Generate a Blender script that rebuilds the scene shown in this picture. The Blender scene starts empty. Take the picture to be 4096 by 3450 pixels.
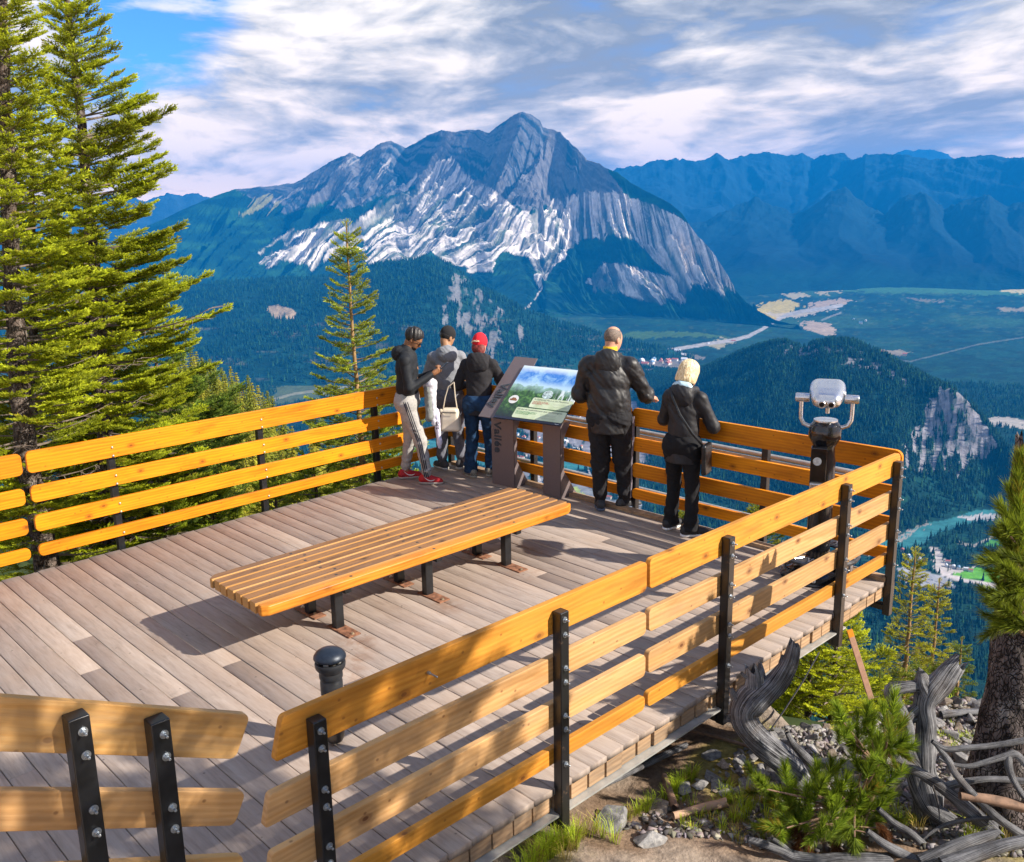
import bpy, bmesh, math, random
import numpy as np
from mathutils import Vector, Matrix
R_ = math.radians
SC = bpy.context.scene
COL = SC.collection
random.seed(7); rng = np.random.default_rng(7)

# ---------------------------------------------------------------- camera
CAM = np.array([-1.81020, -3.06122, 3.06942])
FPX, PITCH, ROLL = 3716.47, .230271, .0183871
_f = np.array([.69208, .72182, 0]); _r = np.array([.72182, -.69208, 0]); _u = np.array([0, 0, 1.])
_f3 = _f*math.cos(PITCH) - _u*math.sin(PITCH); _u3 = _f*math.sin(PITCH) + _u*math.cos(PITCH)
_R = math.cos(ROLL)*_r - math.sin(ROLL)*_u3; _U = math.sin(ROLL)*_r + math.cos(ROLL)*_u3
cd = bpy.data.cameras.new('camera'); cam = bpy.data.objects.new('camera', cd); COL.objects.link(cam)
cam.matrix_world = Matrix(((_R[0], _U[0], -_f3[0], CAM[0]), (_R[1], _U[1], -_f3[1], CAM[1]), (_R[2], _U[2], -_f3[2], CAM[2]), (0, 0, 0, 1)))
cd.sensor_width = 36; cd.sensor_fit = 'HORIZONTAL'; cd.lens = FPX/4096*36
cd.clip_start = .1; cd.clip_end = 200000
SC.camera = cam

def ray(x, y):                       # direction in the place of a spot of the photograph (4096 wide)
    return _f3 + _R*(x-2048)/FPX + _U*(1725-y)/FPX
def onz(x, y, z=0):
    d = ray(x, y); return CAM + d*(z-CAM[2])/d[2]
def atd(x, y, dist):                 # at a horizontal distance from the viewer
    d = ray(x, y); return CAM + d*dist/math.hypot(d[0], d[1])
def dep(x, y, t):
    return CAM + ray(x, y)*t

# ---------------------------------------------------------------- light
SUN = np.array([.33, -.62, .45]); SUN = SUN/np.linalg.norm(SUN)
sd = bpy.data.lights.new('sun', 'SUN'); so = bpy.data.objects.new('sun', sd); COL.objects.link(so)
sd.energy = 4.9; sd.angle = R_(.5); sd.color = (1.0, .91, .78)
so.rotation_euler = Vector(-SUN).to_track_quat('-Z', 'Y').to_euler()
vs = SC.view_settings
vs.view_transform = 'Standard'; vs.look = 'None'; vs.exposure = 1.0; vs.gamma = 1; vs.use_curve_mapping = False

W = bpy.data.worlds.new('World'); SC.world = W; W.use_nodes = True
nt = W.node_tree; nt.nodes.clear()
def N(tree, t, **kw):
    n = tree.nodes.new(t)
    for k, v in kw.items():
        if k == 'ins':
            for a, b in v.items(): n.inputs[a].default_value = b
        else: setattr(n, k, v)
    return n
def L(tree, a, b): tree.links.new(a, b)
def M_(tree, op, a, b=None, c=None):
    n = tree.nodes.new('ShaderNodeMath'); n.operation = op
    for i, v in enumerate((a, b, c)):
        if v is None: continue
        if isinstance(v, (int, float)): n.inputs[i].default_value = v
        else: tree.links.new(v, n.inputs[i])
    return n.outputs[0]
def mixc(tree, f, a, b, bt='MIX'):
    n = tree.nodes.new('ShaderNodeMix'); n.data_type = 'RGBA'; n.blend_type = bt
    for i, v in ((0, f), (6, a), (7, b)):
        if isinstance(v, (int, float)): n.inputs[i].default_value = v
        elif isinstance(v, tuple): n.inputs[i].default_value = (*v[:3], 1)
        else: tree.links.new(v, n.inputs[i])
    return n.outputs[2]
def ramp(tree, src, pts):
    n = tree.nodes.new('ShaderNodeValToRGB'); cr = n.color_ramp
    while len(cr.elements) < len(pts): cr.elements.new(.5)
    for e, (p, c) in zip(cr.elements, pts):
        e.position = p; e.color = (c, c, c, 1) if isinstance(c, (int, float)) else (*c, 1)
    tree.links.new(src, n.inputs[0]); return n.outputs[0]
def noise(tree, vec, scale, detail=4, rough=.55, dist=0, w=None):
    n = tree.nodes.new('ShaderNodeTexNoise')
    n.inputs['Scale'].default_value = scale; n.inputs['Detail'].default_value = detail
    n.inputs['Roughness'].default_value = rough; n.inputs['Distortion'].default_value = dist
    if w is not None:
        n.noise_dimensions = '4D'
        if isinstance(w, (int, float)): n.inputs['W'].default_value = w
        else: tree.links.new(w, n.inputs['W'])
    if vec is not None: tree.links.new(vec, n.inputs['Vector'])
    return n.outputs['Fac']

SKY = N(nt, 'ShaderNodeTexSky'); SKY.sky_type = 'NISHITA'; SKY.sun_disc = False
SKY.sun_elevation = math.asin(SUN[2]); SKY.sun_rotation = math.atan2(SUN[0], SUN[1])
SKY.altitude = 2200; SKY.air_density = 1.0; SKY.dust_density = .3; SKY.ozone_density = 3.0
tc = N(nt, 'ShaderNodeTexCoord')
sp = N(nt, 'ShaderNodeSeparateXYZ'); L(nt, tc.outputs['Generated'], sp.inputs[0])
zc = M_(nt, 'MAXIMUM', sp.outputs[2], 0.0)
zz = M_(nt, 'ADD', zc, .40)
px_ = M_(nt, 'DIVIDE', sp.outputs[0], zz); py_ = M_(nt, 'DIVIDE', sp.outputs[1], zz)
# cloud deck seen from below: rows run across the view, a little tilted
ca, sa = math.cos(R_(46+16)), math.sin(R_(46+16))
along = M_(nt, 'ADD', M_(nt, 'MULTIPLY', px_, ca), M_(nt, 'MULTIPLY', py_, sa))
across = M_(nt, 'SUBTRACT', M_(nt, 'MULTIPLY', px_, sa), M_(nt, 'MULTIPLY', py_, ca))
def cloudn(dx, dz, seedv=0.0):
    cb = N(nt, 'ShaderNodeCombineXYZ'); L(nt, M_(nt, 'ADD', M_(nt, 'MULTIPLY', along, .55), dx), cb.inputs[0]); L(nt, M_(nt, 'MULTIPLY', across, 1.0), cb.inputs[1])
    L(nt, M_(nt, 'ADD', M_(nt, 'MULTIPLY', sp.outputs[2], 6.0), dz), cb.inputs[2])
    w = N(nt, 'ShaderNodeTexNoise'); w.inputs['Scale'].default_value = 1.6; w.inputs['Detail'].default_value = 3; L(nt, cb.outputs[0], w.inputs['Vector'])
    ad = N(nt, 'ShaderNodeVectorMath', operation='MULTIPLY_ADD'); L(nt, w.outputs['Color'], ad.inputs[0]); ad.inputs[1].default_value = (.45, .45, .45); L(nt, cb.outputs[0], ad.inputs[2])
    return ad.outputs[0]
P = cloudn(0, 0); P2 = cloudn(.03, .09)
n1 = noise(nt, P, 1.7, 4, .55); n2 = noise(nt, P, 5.2, 9, .60); n3 = noise(nt, P, .35, 2, .5)
m1 = noise(nt, P2, 1.7, 4, .55); m2 = noise(nt, P2, 5.2, 9, .60)
dens = M_(nt, 'ADD', M_(nt, 'MULTIPLY', n1, .50), M_(nt, 'ADD', M_(nt, 'MULTIPLY', n2, .42), M_(nt, 'MULTIPLY', n3, .30)))
def lobe(x, y, r, k):
    d = ray(x, y); d = d/np.linalg.norm(d)
    v = N(nt, 'ShaderNodeVectorMath', operation='DOT_PRODUCT'); L(nt, tc.outputs['Generated'], v.inputs[0]); v.inputs[1].default_value = tuple(d)
    e = M_(nt, 'DIVIDE', M_(nt, 'SUBTRACT', 1.0, v.outputs['Value']), 1-math.cos(R_(r)))
    return M_(nt, 'MULTIPLY', M_(nt, 'EXPONENT', M_(nt, 'MULTIPLY', e, -1.0)), k)
for (x, y, r, k) in ((560, -40, 4.4, -.24), (880, 0, 2.2, -.14), (150, 60, 5, -.05), (3720, 180, 2.0, -.06), (3980, 90, 2.0, -.05), (4000, 560, 4, -.04), (1300, 330, 9, .05), (2600, 200, 12, .06)):
    dens = M_(nt, 'ADD', dens, lobe(x, y, r, k))
dens = M_(nt, 'ADD', dens, M_(nt, 'MULTIPLY', M_(nt, 'SUBTRACT', .25, zc), .22))
cover = ramp(nt, dens, [(.43, 0.0), (.51, .75), (.575, 1.0)])
dl = M_(nt, 'ADD', M_(nt, 'MULTIPLY', M_(nt, 'SUBTRACT', n1, m1), 2.4), M_(nt, 'MULTIPLY', M_(nt, 'SUBTRACT', n2, m2), 1.2))
lit = M_(nt, 'ADD', M_(nt, 'MULTIPLY', M_(nt, 'SUBTRACT', M_(nt, 'ADD', M_(nt, 'MULTIPLY', n2, .55), M_(nt, 'MULTIPLY', n1, .80)), .675), 2.6), M_(nt, 'ADD', dl, .62))
# grey bases: the cap over the summit, the belt above the far range
for (x, y, r, k) in ((2330, 400, 3.2, -.42), (2000, 420, 2.4, -.25), (3300, 230, 7, -.14), (3700, 480, 5, -.22), (1500, 380, 4, -.08), (1100, 700, 4, -.10), (2600, 560, 3, .18), (2750, 330, 3.5, .15), (1250, 600, 4, .10), (1750, 120, 5, .12), (3850, 260, 3, .12)):
    lit = M_(nt, 'ADD', lit, lobe(x, y, r, k))
cl_col = ramp(nt, lit, [(.0, (2.0, 2.25, 2.65)), (.25, (2.9, 3.1, 3.4)), (.48, (4.1, 4.2, 4.3)), (.68, (5.6, 5.5, 5.3)), (.95, (7.4, 7.1, 6.6))])
low = M_(nt, 'EXPONENT', M_(nt, 'MULTIPLY', zc, -11.0))
gl = N(nt, 'ShaderNodeCombineXYZ'); L(nt, M_(nt, 'ADD', 1.0, M_(nt, 'MULTIPLY', low, 1.3)), gl.inputs[0]); L(nt, M_(nt, 'ADD', 1.0, M_(nt, 'MULTIPLY', low, .55)), gl.inputs[1]); L(nt, M_(nt, 'ADD', 1.0, M_(nt, 'MULTIPLY', low, .0)), gl.inputs[2])
cl_col = mixc(nt, 1.0, cl_col, gl.outputs[0], 'MULTIPLY')
sc_ = N(nt, 'ShaderNodeVectorMath', operation='MULTIPLY'); L(nt, SKY.outputs[0], sc_.inputs[0]); sc_.inputs[1].default_value = (.55, .95, 1.45)
full = mixc(nt, cover, sc_.outputs[0], cl_col)
bg = N(nt, 'ShaderNodeBackground', ins={'Strength': .082}); L(nt, full, bg.inputs[0])
wo = N(nt, 'ShaderNodeOutputWorld'); L(nt, bg.outputs[0], wo.inputs[0])
W.cycles.sampling_method = 'MANUAL'; W.cycles.sample_map_resolution = 512
SC.cycles.volume_bounces = 0; SC.cycles.max_bounces = 6; SC.cycles.diffuse_bounces = 3; SC.cycles.glossy_bounces = 2
SC.cycles.transparent_max_bounces = 8; SC.cycles.caustics_reflective = False; SC.cycles.caustics_refractive = False
SC.cycles.use_denoising = True
# ---------------------------------------------------------------- helpers
def tag(o, label=None, cat=None, group=None, kind=None):
    for k, v in (('label', label), ('category', cat), ('group', group), ('kind', kind)):
        if v: o[k] = v
    return o
def thing(name, label, cat, loc=(0, 0, 0), rotz=0, group=None):
    o = bpy.data.objects.new(name, None); COL.objects.link(o)
    o.location = Vector([float(v) for v in loc]); o.rotation_euler = (0, 0, rotz); o.empty_display_size = .1
    return tag(o, label, cat, group)
def newobj(name, me, parent=None, mat=None, loc=None, smooth=False):
    if mat is not None:
        for m in (mat if isinstance(mat, (list, tuple)) else [mat]): me.materials.append(m)
    if smooth: me.shade_smooth()
    o = bpy.data.objects.new(name, me); COL.objects.link(o)
    if parent is not None: o.parent = parent
    if loc is not None: o.location = loc
    return o
def np_mesh(name, V, F, mi=None):
    """V (n,3), F (m,k) with one k"""
    V = np.asarray(V, np.float32); F = np.asarray(F, np.int32)
    me = bpy.data.meshes.new(name)
    me.vertices.add(len(V)); me.vertices.foreach_set('co', V.ravel())
    k = F.shape[1]; me.loops.add(F.size); me.loops.foreach_set('vertex_index', F.ravel())
    me.polygons.add(len(F)); me.polygons.foreach_set('loop_start', np.arange(0, F.size, k, dtype=np.int32))
    if mi is not None: me.polygons.foreach_set('material_index', np.asarray(mi, np.int32))
    me.update(calc_edges=True); return me
def col_attr(me, name, C):
    a = me.color_attributes.new(name, 'FLOAT_COLOR', 'POINT')
    c = np.ones((len(C), 4), np.float32); c[:, :C.shape[1]] = C; a.data.foreach_set('color', c.ravel())
def norm(v):
    v = np.asarray(v, float); return v/np.linalg.norm(v)

class MB:
    """gathers boxes, tubes, lathes and prisms into one mesh"""
    def __init__(s): s.v = []; s.f = []; s.m = []; s.n = 0
    def add(s, V, F, m=0):
        V = [tuple(float(c) for c in p) for p in V]
        s.v += V; s.f += [tuple(i+s.n for i in f) for f in F]; s.m += [m]*len(F); s.n += len(V); return s
    def box(s, c, d, ax=None, m=0):
        c = np.asarray(c, float); d = np.asarray(d, float)/2
        A = np.eye(3) if ax is None else np.asarray(ax, float)
        V = [c + A.T @ (d*np.array(q)) for q in ((-1,-1,-1),(1,-1,-1),(1,1,-1),(-1,1,-1),(-1,-1,1),(1,-1,1),(1,1,1),(-1,1,1))]
        return s.add(V, [(0,3,2,1),(4,5,6,7),(0,1,5,4),(1,2,6,5),(2,3,7,6),(3,0,4,7)], m)
    def tube(s, pts, rad, n=8, m=0, cap=True, sq=None):
        pts = [np.asarray(p, float) for p in pts]; k = len(pts)
        if not hasattr(rad, '__len__'): rad = [rad]*k
        V = []; F = []; prev = None
        for i in range(k):
            t = norm(pts[min(i+1, k-1)] - pts[max(i-1, 0)] + 1e-12)
            if prev is None:
                a = np.array([0, 0, 1.]) if abs(t[2]) < .9 else np.array([1., 0, 0])
                x = norm(np.cross(a, t))
            else: x = norm(prev - t*np.dot(prev, t))
            prev = x; y = np.cross(t, x)
            for j in range(n):
                a = 2*math.pi*j/n
                V.append(pts[i] + rad[i]*(x*math.cos(a) + y*math.sin(a)))
        for i in range(k-1):
            for j in range(n):
                j2 = (j+1) % n; F.append((i*n+j, i*n+j2, (i+1)*n+j2, (i+1)*n+j))
        if cap: F.append(tuple(range(n-1, -1, -1))); F.append(tuple((k-1)*n+j for j in range(n)))
        return s.add(V, F, m)
    def lathe(s, c, prof, n=24, m=0, axis=None):
        """prof: (radius, height) pairs"""
        c = np.asarray(c, float); ax = np.array([0, 0, 1.]) if axis is None else norm(axis)
        a = np.array([1., 0, 0]) if abs(ax[0]) < .9 else np.array([0, 1., 0])
        x = norm(np.cross(a, ax)); y = np.cross(ax, x); V = []; F = []
        for r, h in prof:
            for j in range(n):
                t = 2*math.pi*j/n; V.append(c + ax*h + max(r, 1e-4)*(x*math.cos(t)+y*math.sin(t)))
        for i in range(len(prof)-1):
            for j in range(n):
                j2 = (j+1) % n; F.append((i*n+j, i*n+j2, (i+1)*n+j2, (i+1)*n+j))
        F.append(tuple(range(n-1, -1, -1))); F.append(tuple((len(prof)-1)*n+j for j in range(n)))
        return s.add(V, F, m)
    def prism(s, poly, o, x, y, z, m=0):
        """polygon (a,b) in the x,y axes at o, extruded by the vector z"""
        o, x, y, z = [np.asarray(q, float) for q in (o, x, y, z)]; k = len(poly)
        V = [o + x*a + y*b for a, b in poly] + [o + x*a + y*b + z for a, b in poly]
        F = [tuple(range(k-1, -1, -1)), tuple(range(k, 2*k))] + [(i, (i+1) % k, (i+1) % k+k, i+k) for i in range(k)]
        return s.add(V, F, m)
    def mesh(s, name):
        me = bpy.data.meshes.new(name); me.from_pydata(s.v, [], s.f)
        me.polygons.foreach_set('material_index', s.m); me.update()
        bm = bmesh.new(); bm.from_mesh(me); bmesh.ops.recalc_face_normals(bm, faces=bm.faces); bm.to_mesh(me); bm.free()
        return me
    def build(s, name, mat, parent=None, smooth=False, bevel=0, seg=2, angle=35):
        o = newobj(name, s.mesh(name), parent, mat)
        if bevel:
            b = o.modifiers.new('bevel', 'BEVEL'); b.width = bevel; b.segments = seg; b.limit_method = 'ANGLE'; b.angle_limit = R_(30); b.harden_normals = True
        if smooth or bevel:
            o.data.shade_smooth()
            try: o.data.set_sharp_from_angle(angle=R_(angle))
            except Exception: pass
        return o

def material(name, rough=.6, metal=0, spec=.5):
    m = bpy.data.materials.new(name); m.use_nodes = True; t = m.node_tree
    b = t.nodes['Principled BSDF']; b.inputs['Roughness'].default_value = rough; b.inputs['Metallic'].default_value = metal
    b.inputs['Specular IOR Level'].default_value = spec
    return m, t, b
def objco(t, scale=(1, 1, 1), kind='Object'):
    c = N(t, 'ShaderNodeTexCoord'); mp = N(t, 'ShaderNodeMapping'); mp.inputs['Scale'].default_value = scale
    L(t, c.outputs[kind], mp.inputs[0]); return mp.outputs[0]
def bump(t, b, h, dist=.01, strength=.6):
    n = N(t, 'ShaderNodeBump', ins={'Distance': dist, 'Strength': strength}); L(t, h, n.inputs['Height']); L(t, n.outputs[0], b.inputs['Normal'])
def plain(name, c, rough=.6, metal=0, var=.15, scale=20, bmp=0, spec=.5, c2=None, bscale=None):
    m, t, b = material(name, rough, metal, spec); v = objco(t)
    f = noise(t, v, scale, 5, .6)
    lo = tuple(x*(1-var) for x in c); hi = tuple(min(1, x*(1+var)) for x in (c2 or c))
    L(t, ramp(t, f, [(.3, lo), (.7, hi)]), b.inputs['Base Color'])
    L(t, M_(t, 'ADD', rough-.08, M_(t, 'MULTIPLY', f, .16)), b.inputs['Roughness'])
    if bmp: bump(t, b, noise(t, v, bscale or scale*3, 4, .6), bmp)
    return m

def rand_of(t):
    n = N(t, 'ShaderNodeObjectInfo'); return n.outputs['Random']
def wood(name, c1, c2, knot=(.12, .05, .015), rough=.5, weather=.0, knots=1.0, grain=.5, wc=(.30, .27, .25), edge=None):
    """timber with the grain along local X"""
    m, t, b = material(name, rough, spec=.25); rd = rand_of(t); w = M_(t, 'MULTIPLY', rd, 37.0)
    v = objco(t, (1, 1, 1))
    gv = objco(t, (.55, 7, 9)); wob = noise(t, objco(t, (1.2, 4, 4)), 1.0, 2, .5, 0, w)
    g1 = noise(t, gv, 3.0, 6, .6, 1.2, w)
    wv = N(t, 'ShaderNodeTexWave', wave_type='BANDS', bands_direction='Z'); wv.inputs['Scale'].default_value = 11
    wv.inputs['Distortion'].default_value = 5.5; wv.inputs['Detail'].default_value = 2; wv.inputs['Detail Scale'].default_value = .7
    mp = objco(t, (.22, 1, 1)); ad = N(t, 'ShaderNodeVectorMath', operation='ADD'); L(t, mp, ad.inputs[0])
    cbx = N(t, 'ShaderNodeCombineXYZ'); L(t, w, cbx.inputs[0]); L(t, w, cbx.inputs[1]); L(t, cbx.outputs[0], ad.inputs[1]); L(t, ad.outputs[0], wv.inputs['Vector'])
    f = M_(t, 'ADD', M_(t, 'MULTIPLY', g1, .65), M_(t, 'MULTIPLY', wv.outputs['Fac'], .35*grain))
    col = ramp(t, f, [(.28, c2), (.62, c1)])
    big = noise(t, objco(t, (.9, 2.5, 2.5)), 1.6, 4, .6, 0, w)
    col = mixc(t, ramp(t, big, [(.35, .0), (.75, .45)]), col, tuple(x*1.28 if x*1.28 < 1 else 1 for x in c1))
    dk = noise(t, objco(t, (.6, 3.2, 3.2)), 2.6, 5, .6, .5, M_(t, 'ADD', w, 5.0))
    col = mixc(t, ramp(t, dk, [(.50, 0.0), (.68, .55)]), col, tuple(x*.55 for x in c2))
    if knots:
        sx = N(t, 'ShaderNodeSeparateXYZ'); L(t, objco(t), sx.inputs[0])
        def kn(scale, zs, thr, amt, off):
            nonlocal col
            cbk = N(t, 'ShaderNodeCombineXYZ'); L(t, M_(t, 'ADD', M_(t, 'MULTIPLY', sx.outputs[0], .8), M_(t, 'MULTIPLY', w, 3.1+off)), cbk.inputs[0]); L(t, M_(t, 'ADD', M_(t, 'MULTIPLY', M_(t, 'ADD', sx.outputs[2], sx.outputs[1]), zs), w), cbk.inputs[1])
            vo = N(t, 'ShaderNodeTexVoronoi'); vo.voronoi_dimensions = '2D'; vo.inputs['Scale'].default_value = scale; L(t, cbk.outputs[0], vo.inputs['Vector'])
            k = ramp(t, vo.outputs['Distance'], thr); col = mixc(t, M_(t, 'MULTIPLY', k, amt*knots), col, knot)
        kn(2.1, 1.3, [(.022, .95), (.034, .5), (.05, .55), (.075, .12), (.12, 0.0)], .85, 0)
        kn(5.0, 1.0, [(.02, .9), (.045, 0.0)], .6, 2.7)
    if weather:
        wn = noise(t, objco(t, (.7, 6, 6)), 2.2, 6, .65, .4, w)
        col = mixc(t, M_(t, 'MULTIPLY', ramp(t, wn, [(.42, 0.0), (.68, 1.0)]), weather), col, wc)
    # each board its own tone
    hs = N(t, 'ShaderNodeHueSaturation'); L(t, col, hs.inputs['Color']); L(t, M_(t, 'ADD', .86, M_(t, 'MULTIPLY', rd, .26)), hs.inputs['Value'])
    L(t, hs.outputs[0], b.inputs['Base Color'])
    bump(t, b, M_(t, 'ADD', f, M_(t, 'MULTIPLY', g1, .6)), .0025, .5)
    L(t, M_(t, 'ADD', rough-.1, M_(t, 'MULTIPLY', g1, .2)), b.inputs['Roughness'])
    return m
# ---------------------------------------------------------------- materials of the deck
M_honey = wood('honey_wood', (.80, .285, .004), (.56, .150, .002), knot=(.14, .035, .005), rough=.55, knots=1.0, weather=.18, wc=(.45, .17, .02))
M_pale = wood('pale_wood', (.62, .36, .15), (.42, .21, .07), knot=(.14, .05, .02), rough=.65, knots=1.2, weather=.3, wc=(.33, .25, .17))
M_gold = wood('golden_wood', (.64, .285, .038), (.44, .165, .017), knot=(.16, .05, .012), rough=.6, knots=1.1, weather=.22, wc=(.36, .20, .06))
M_dull = wood('worn_wood', (.52, .30, .10), (.38, .19, .055), knot=(.10, .045, .02), rough=.6, knots=1.0, weather=.45, wc=(.27, .23, .17))
M_block = wood('block_wood', (.40, .26, .15), (.26, .155, .085), knot=(.08, .04, .02), rough=.85, weather=.9, knots=.4, grain=1, wc=(.15, .115, .085))
M_blackpost = plain('black_painted_steel', (.010, .011, .013), rough=.32, var=.5, scale=14, bmp=.0006, bscale=60)
def rusty_black():
    m, t, b = material('chipped_black_steel', .38); v = objco(t)
    n = noise(t, v, 9, 8, .68); n2 = noise(t, v, 70, 3, .6)
    f = ramp(t, M_(t, 'ADD', M_(t, 'MULTIPLY', n, .75), M_(t, 'MULTIPLY', n2, .25)), [(.57, 0.0), (.63, 1.0)])
    L(t, mixc(t, M_(t, 'MULTIPLY', f, .75), (.011, .011, .012), (.085, .05, .028)), b.inputs['Base Color'])
    L(t, M_(t, 'ADD', .3, M_(t, 'MULTIPLY', f, .4)), b.inputs['Roughness']); bump(t, b, n, .001); return m
M_rpost = rusty_black()
M_zinc = plain('zinc_bolts', (.42, .46, .50), rough=.38, metal=.85, var=.25, scale=60)
M_brass = plain('dull_bolt_heads', (.50, .42, .30), rough=.4, metal=.7, var=.25, scale=60)
M_galv = plain('galvanised_steel', (.46, .46, .44), rough=.5, metal=.45, var=.18, scale=9, bmp=.001)
M_rust = plain('rusty_plate', (.16, .065, .035), rough=.85, var=.5, scale=25, bmp=.002, c2=(.24, .11, .06))

def deck_mat():
    m, t, b = material('weathered_decking', .8)
    c = N(t, 'ShaderNodeTexCoord'); s = N(t, 'ShaderNodeSeparateXYZ'); L(t, c.outputs['Object'], s.inputs[0])
    at = N(t, 'ShaderNodeAttribute'); at.attribute_name = 'rnd'; rd = at.outputs['Fac']
    cb2 = N(t, 'ShaderNodeCombineXYZ')
    L(t, s.outputs[0], cb2.inputs[0]); L(t, M_(t, 'MULTIPLY', s.outputs[1], .10), cb2.inputs[1]); L(t, M_(t, 'MULTIPLY', rd, 20.0), cb2.inputs[2])
    g = noise(t, cb2.outputs[0], 26, 7, .62, .6)
    g2 = noise(t, cb2.outputs[0], 90, 4, .6, .3)
    big = noise(t, c.outputs['Object'], 1.3, 5, .62)
    blot = noise(t, c.outputs['Object'], 5.5, 6, .7)
    f = M_(t, 'ADD', M_(t, 'MULTIPLY', g, .7), M_(t, 'MULTIPLY', g2, .3))
    col = ramp(t, f, [(.26, (.18, .137, .115)), (.48, (.305, .247, .212)), (.74, (.40, .335, .295))])
    tone = ramp(t, rd, [(0., (.92, .92, .92)), (.5, (.98, .98, .98)), (1., (1.05, 1.02, .99))])
    col = mixc(t, 1.0, col, tone, 'MULTIPLY')
    col = mixc(t, ramp(t, big, [(.42, 0.0), (.7, .38)]), col, (.31, .215, .15))
    col = mixc(t, ramp(t, blot, [(.60, 0.0), (.72, .42)]), col, (.14, .115, .10))
    vo = N(t, 'ShaderNodeTexVoronoi'); vo.inputs['Scale'].default_value = 7; L(t, c.outputs['Object'], vo.inputs['Vector'])
    col = mixc(t, ramp(t, vo.outputs['Distance'], [(.03, .75), (.07, 0.0)]), col, (.07, .05, .04))
    # rust and tread stains by the bench plates
    for (x, y, r) in ((1.35, 1.95, .30), (1.75, 2.35, .22), (2.62, 2.35, .22), (3.55, 2.4, .22), (1.55, 2.2, .25)):
        d = N(t, 'ShaderNodeVectorMath', operation='DISTANCE'); L(t, c.outputs['Object'], d.inputs[0]); d.inputs[1].default_value = (x, y, 0)
        q = M_(t, 'MULTIPLY', ramp(t, M_(t, 'DIVIDE', d.outputs['Value'], r), [(.3, 1.0), (1.0, 0.0)]), ramp(t, blot, [(.45, 0.0), (.6, .6)]))
        col = mixc(t, q, col, (.20, .11, .065))
    L(t, col, b.inputs['Base Color']); bump(t, b, f, .004, .55); return m
M_deck = deck_mat()

# ---------------------------------------------------------------- viewing deck
deck = thing('viewing_deck', 'weathered wooden viewing deck on steel beams, hanging over the slope', 'deck')
def planks():
    V = []; F = []; Rn = []
    r = random.Random(3)
    x = .097 - .15*22
    while x < 5.52:
        w = .1445; a0 = .055 + r.uniform(-.004, .006); a1 = 5.60 + max(0, x)*.022 + r.uniform(-.012, .012)
        if x < -.35: a0 = -.7
        cuts = [a0]; y = a0 + r.uniform(1.0, 7.5)
        while y < a1-1.4: cuts.append(y); y += r.uniform(2.6, 5.6)
        cuts.append(a1)
        for i in range(len(cuts)-1):
            y0, y1 = cuts[i], cuts[i+1]-(.003 if i < len(cuts)-2 else 0)
            z = r.uniform(-.0025, .0015); q = len(V); tl = r.uniform(-.0015, .0015)
            c = .003; x0, x1 = x, x+w
            V += [(x0, y0, z-.04), (x1, y0, z-.04), (x1, y1, z-.04), (x0, y1, z-.04),
                  (x0, y0, z-c), (x1, y0, z-c), (x1, y1, z-c), (x0, y1, z-c),
                  (x0+c, y0+c, z+tl), (x1-c, y0+c, z-tl), (x1-c, y1-c, z-tl), (x0+c, y1-c, z+tl)]
            F += [(q, q+3, q+2, q+1), (q+8, q+9, q+10, q+11)]
            for k in range(4):
                k2 = (k+1) % 4; F += [(q+k, q+k2, q+4+k2, q+4+k), (q+4+k, q+4+k2, q+8+k2, q+8+k)]
            Rn += [r.random()]*12
        x += .15
    me = np_mesh('decking', V, F)
    a = me.attributes.new('rnd', 'FLOAT', 'POINT'); a.data.foreach_set('value', np.array(Rn, np.float32))
    return newobj('decking', me, deck, M_deck)
planks()
b = MB(); b.box((5.505, 2.85, .016), (.085, 5.6, .04)); b.build('kerb_plank', M_block, deck, bevel=.004)
r = random.Random(5)
b = MB(); x = .097 - .15*8
while x < 5.5:
    w = .138 + r.uniform(-.008, .006)
    if not any(abs(x+w/2-p) < .075 for p in (0, 1.485, 3.05, 4.63)):
        y0 = .066 + r.uniform(-.006, .008)
        b.box((x+w/2, y0+.10, -.093), (w, .20, .102+r.uniform(0, .006)))
    else:
        b.box((x+w/2, .16, -.10), (w*.9, .12, .115)); b.box((x+w/2-.01, .085, -.13), (w*.55, .03, .16))
    x += .15
b.build('edge_blocking', M_block, deck, bevel=.003)
b = MB()
b.box((1.1, .115, -.157), (7.3, .19, .012)); b.box((1.1, .20, -.25), (7.3, .010, .18))
b.build('steel_beam', M_galv, deck)
b = MB()
for yy in (1.5, 2.9, 4.3, 5.5): b.box((1.6, yy, -.19), (8.0, .08, .28))
for xx in (0.2, 1.6, 3.1, 4.6, 5.48): b.box((xx, 2.85, -.12), (.07, 5.3, .14))
b.box((5.62, 2.75, -.12), (.09, 5.4, .13))
b.build('joists', M_block, deck)

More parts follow.
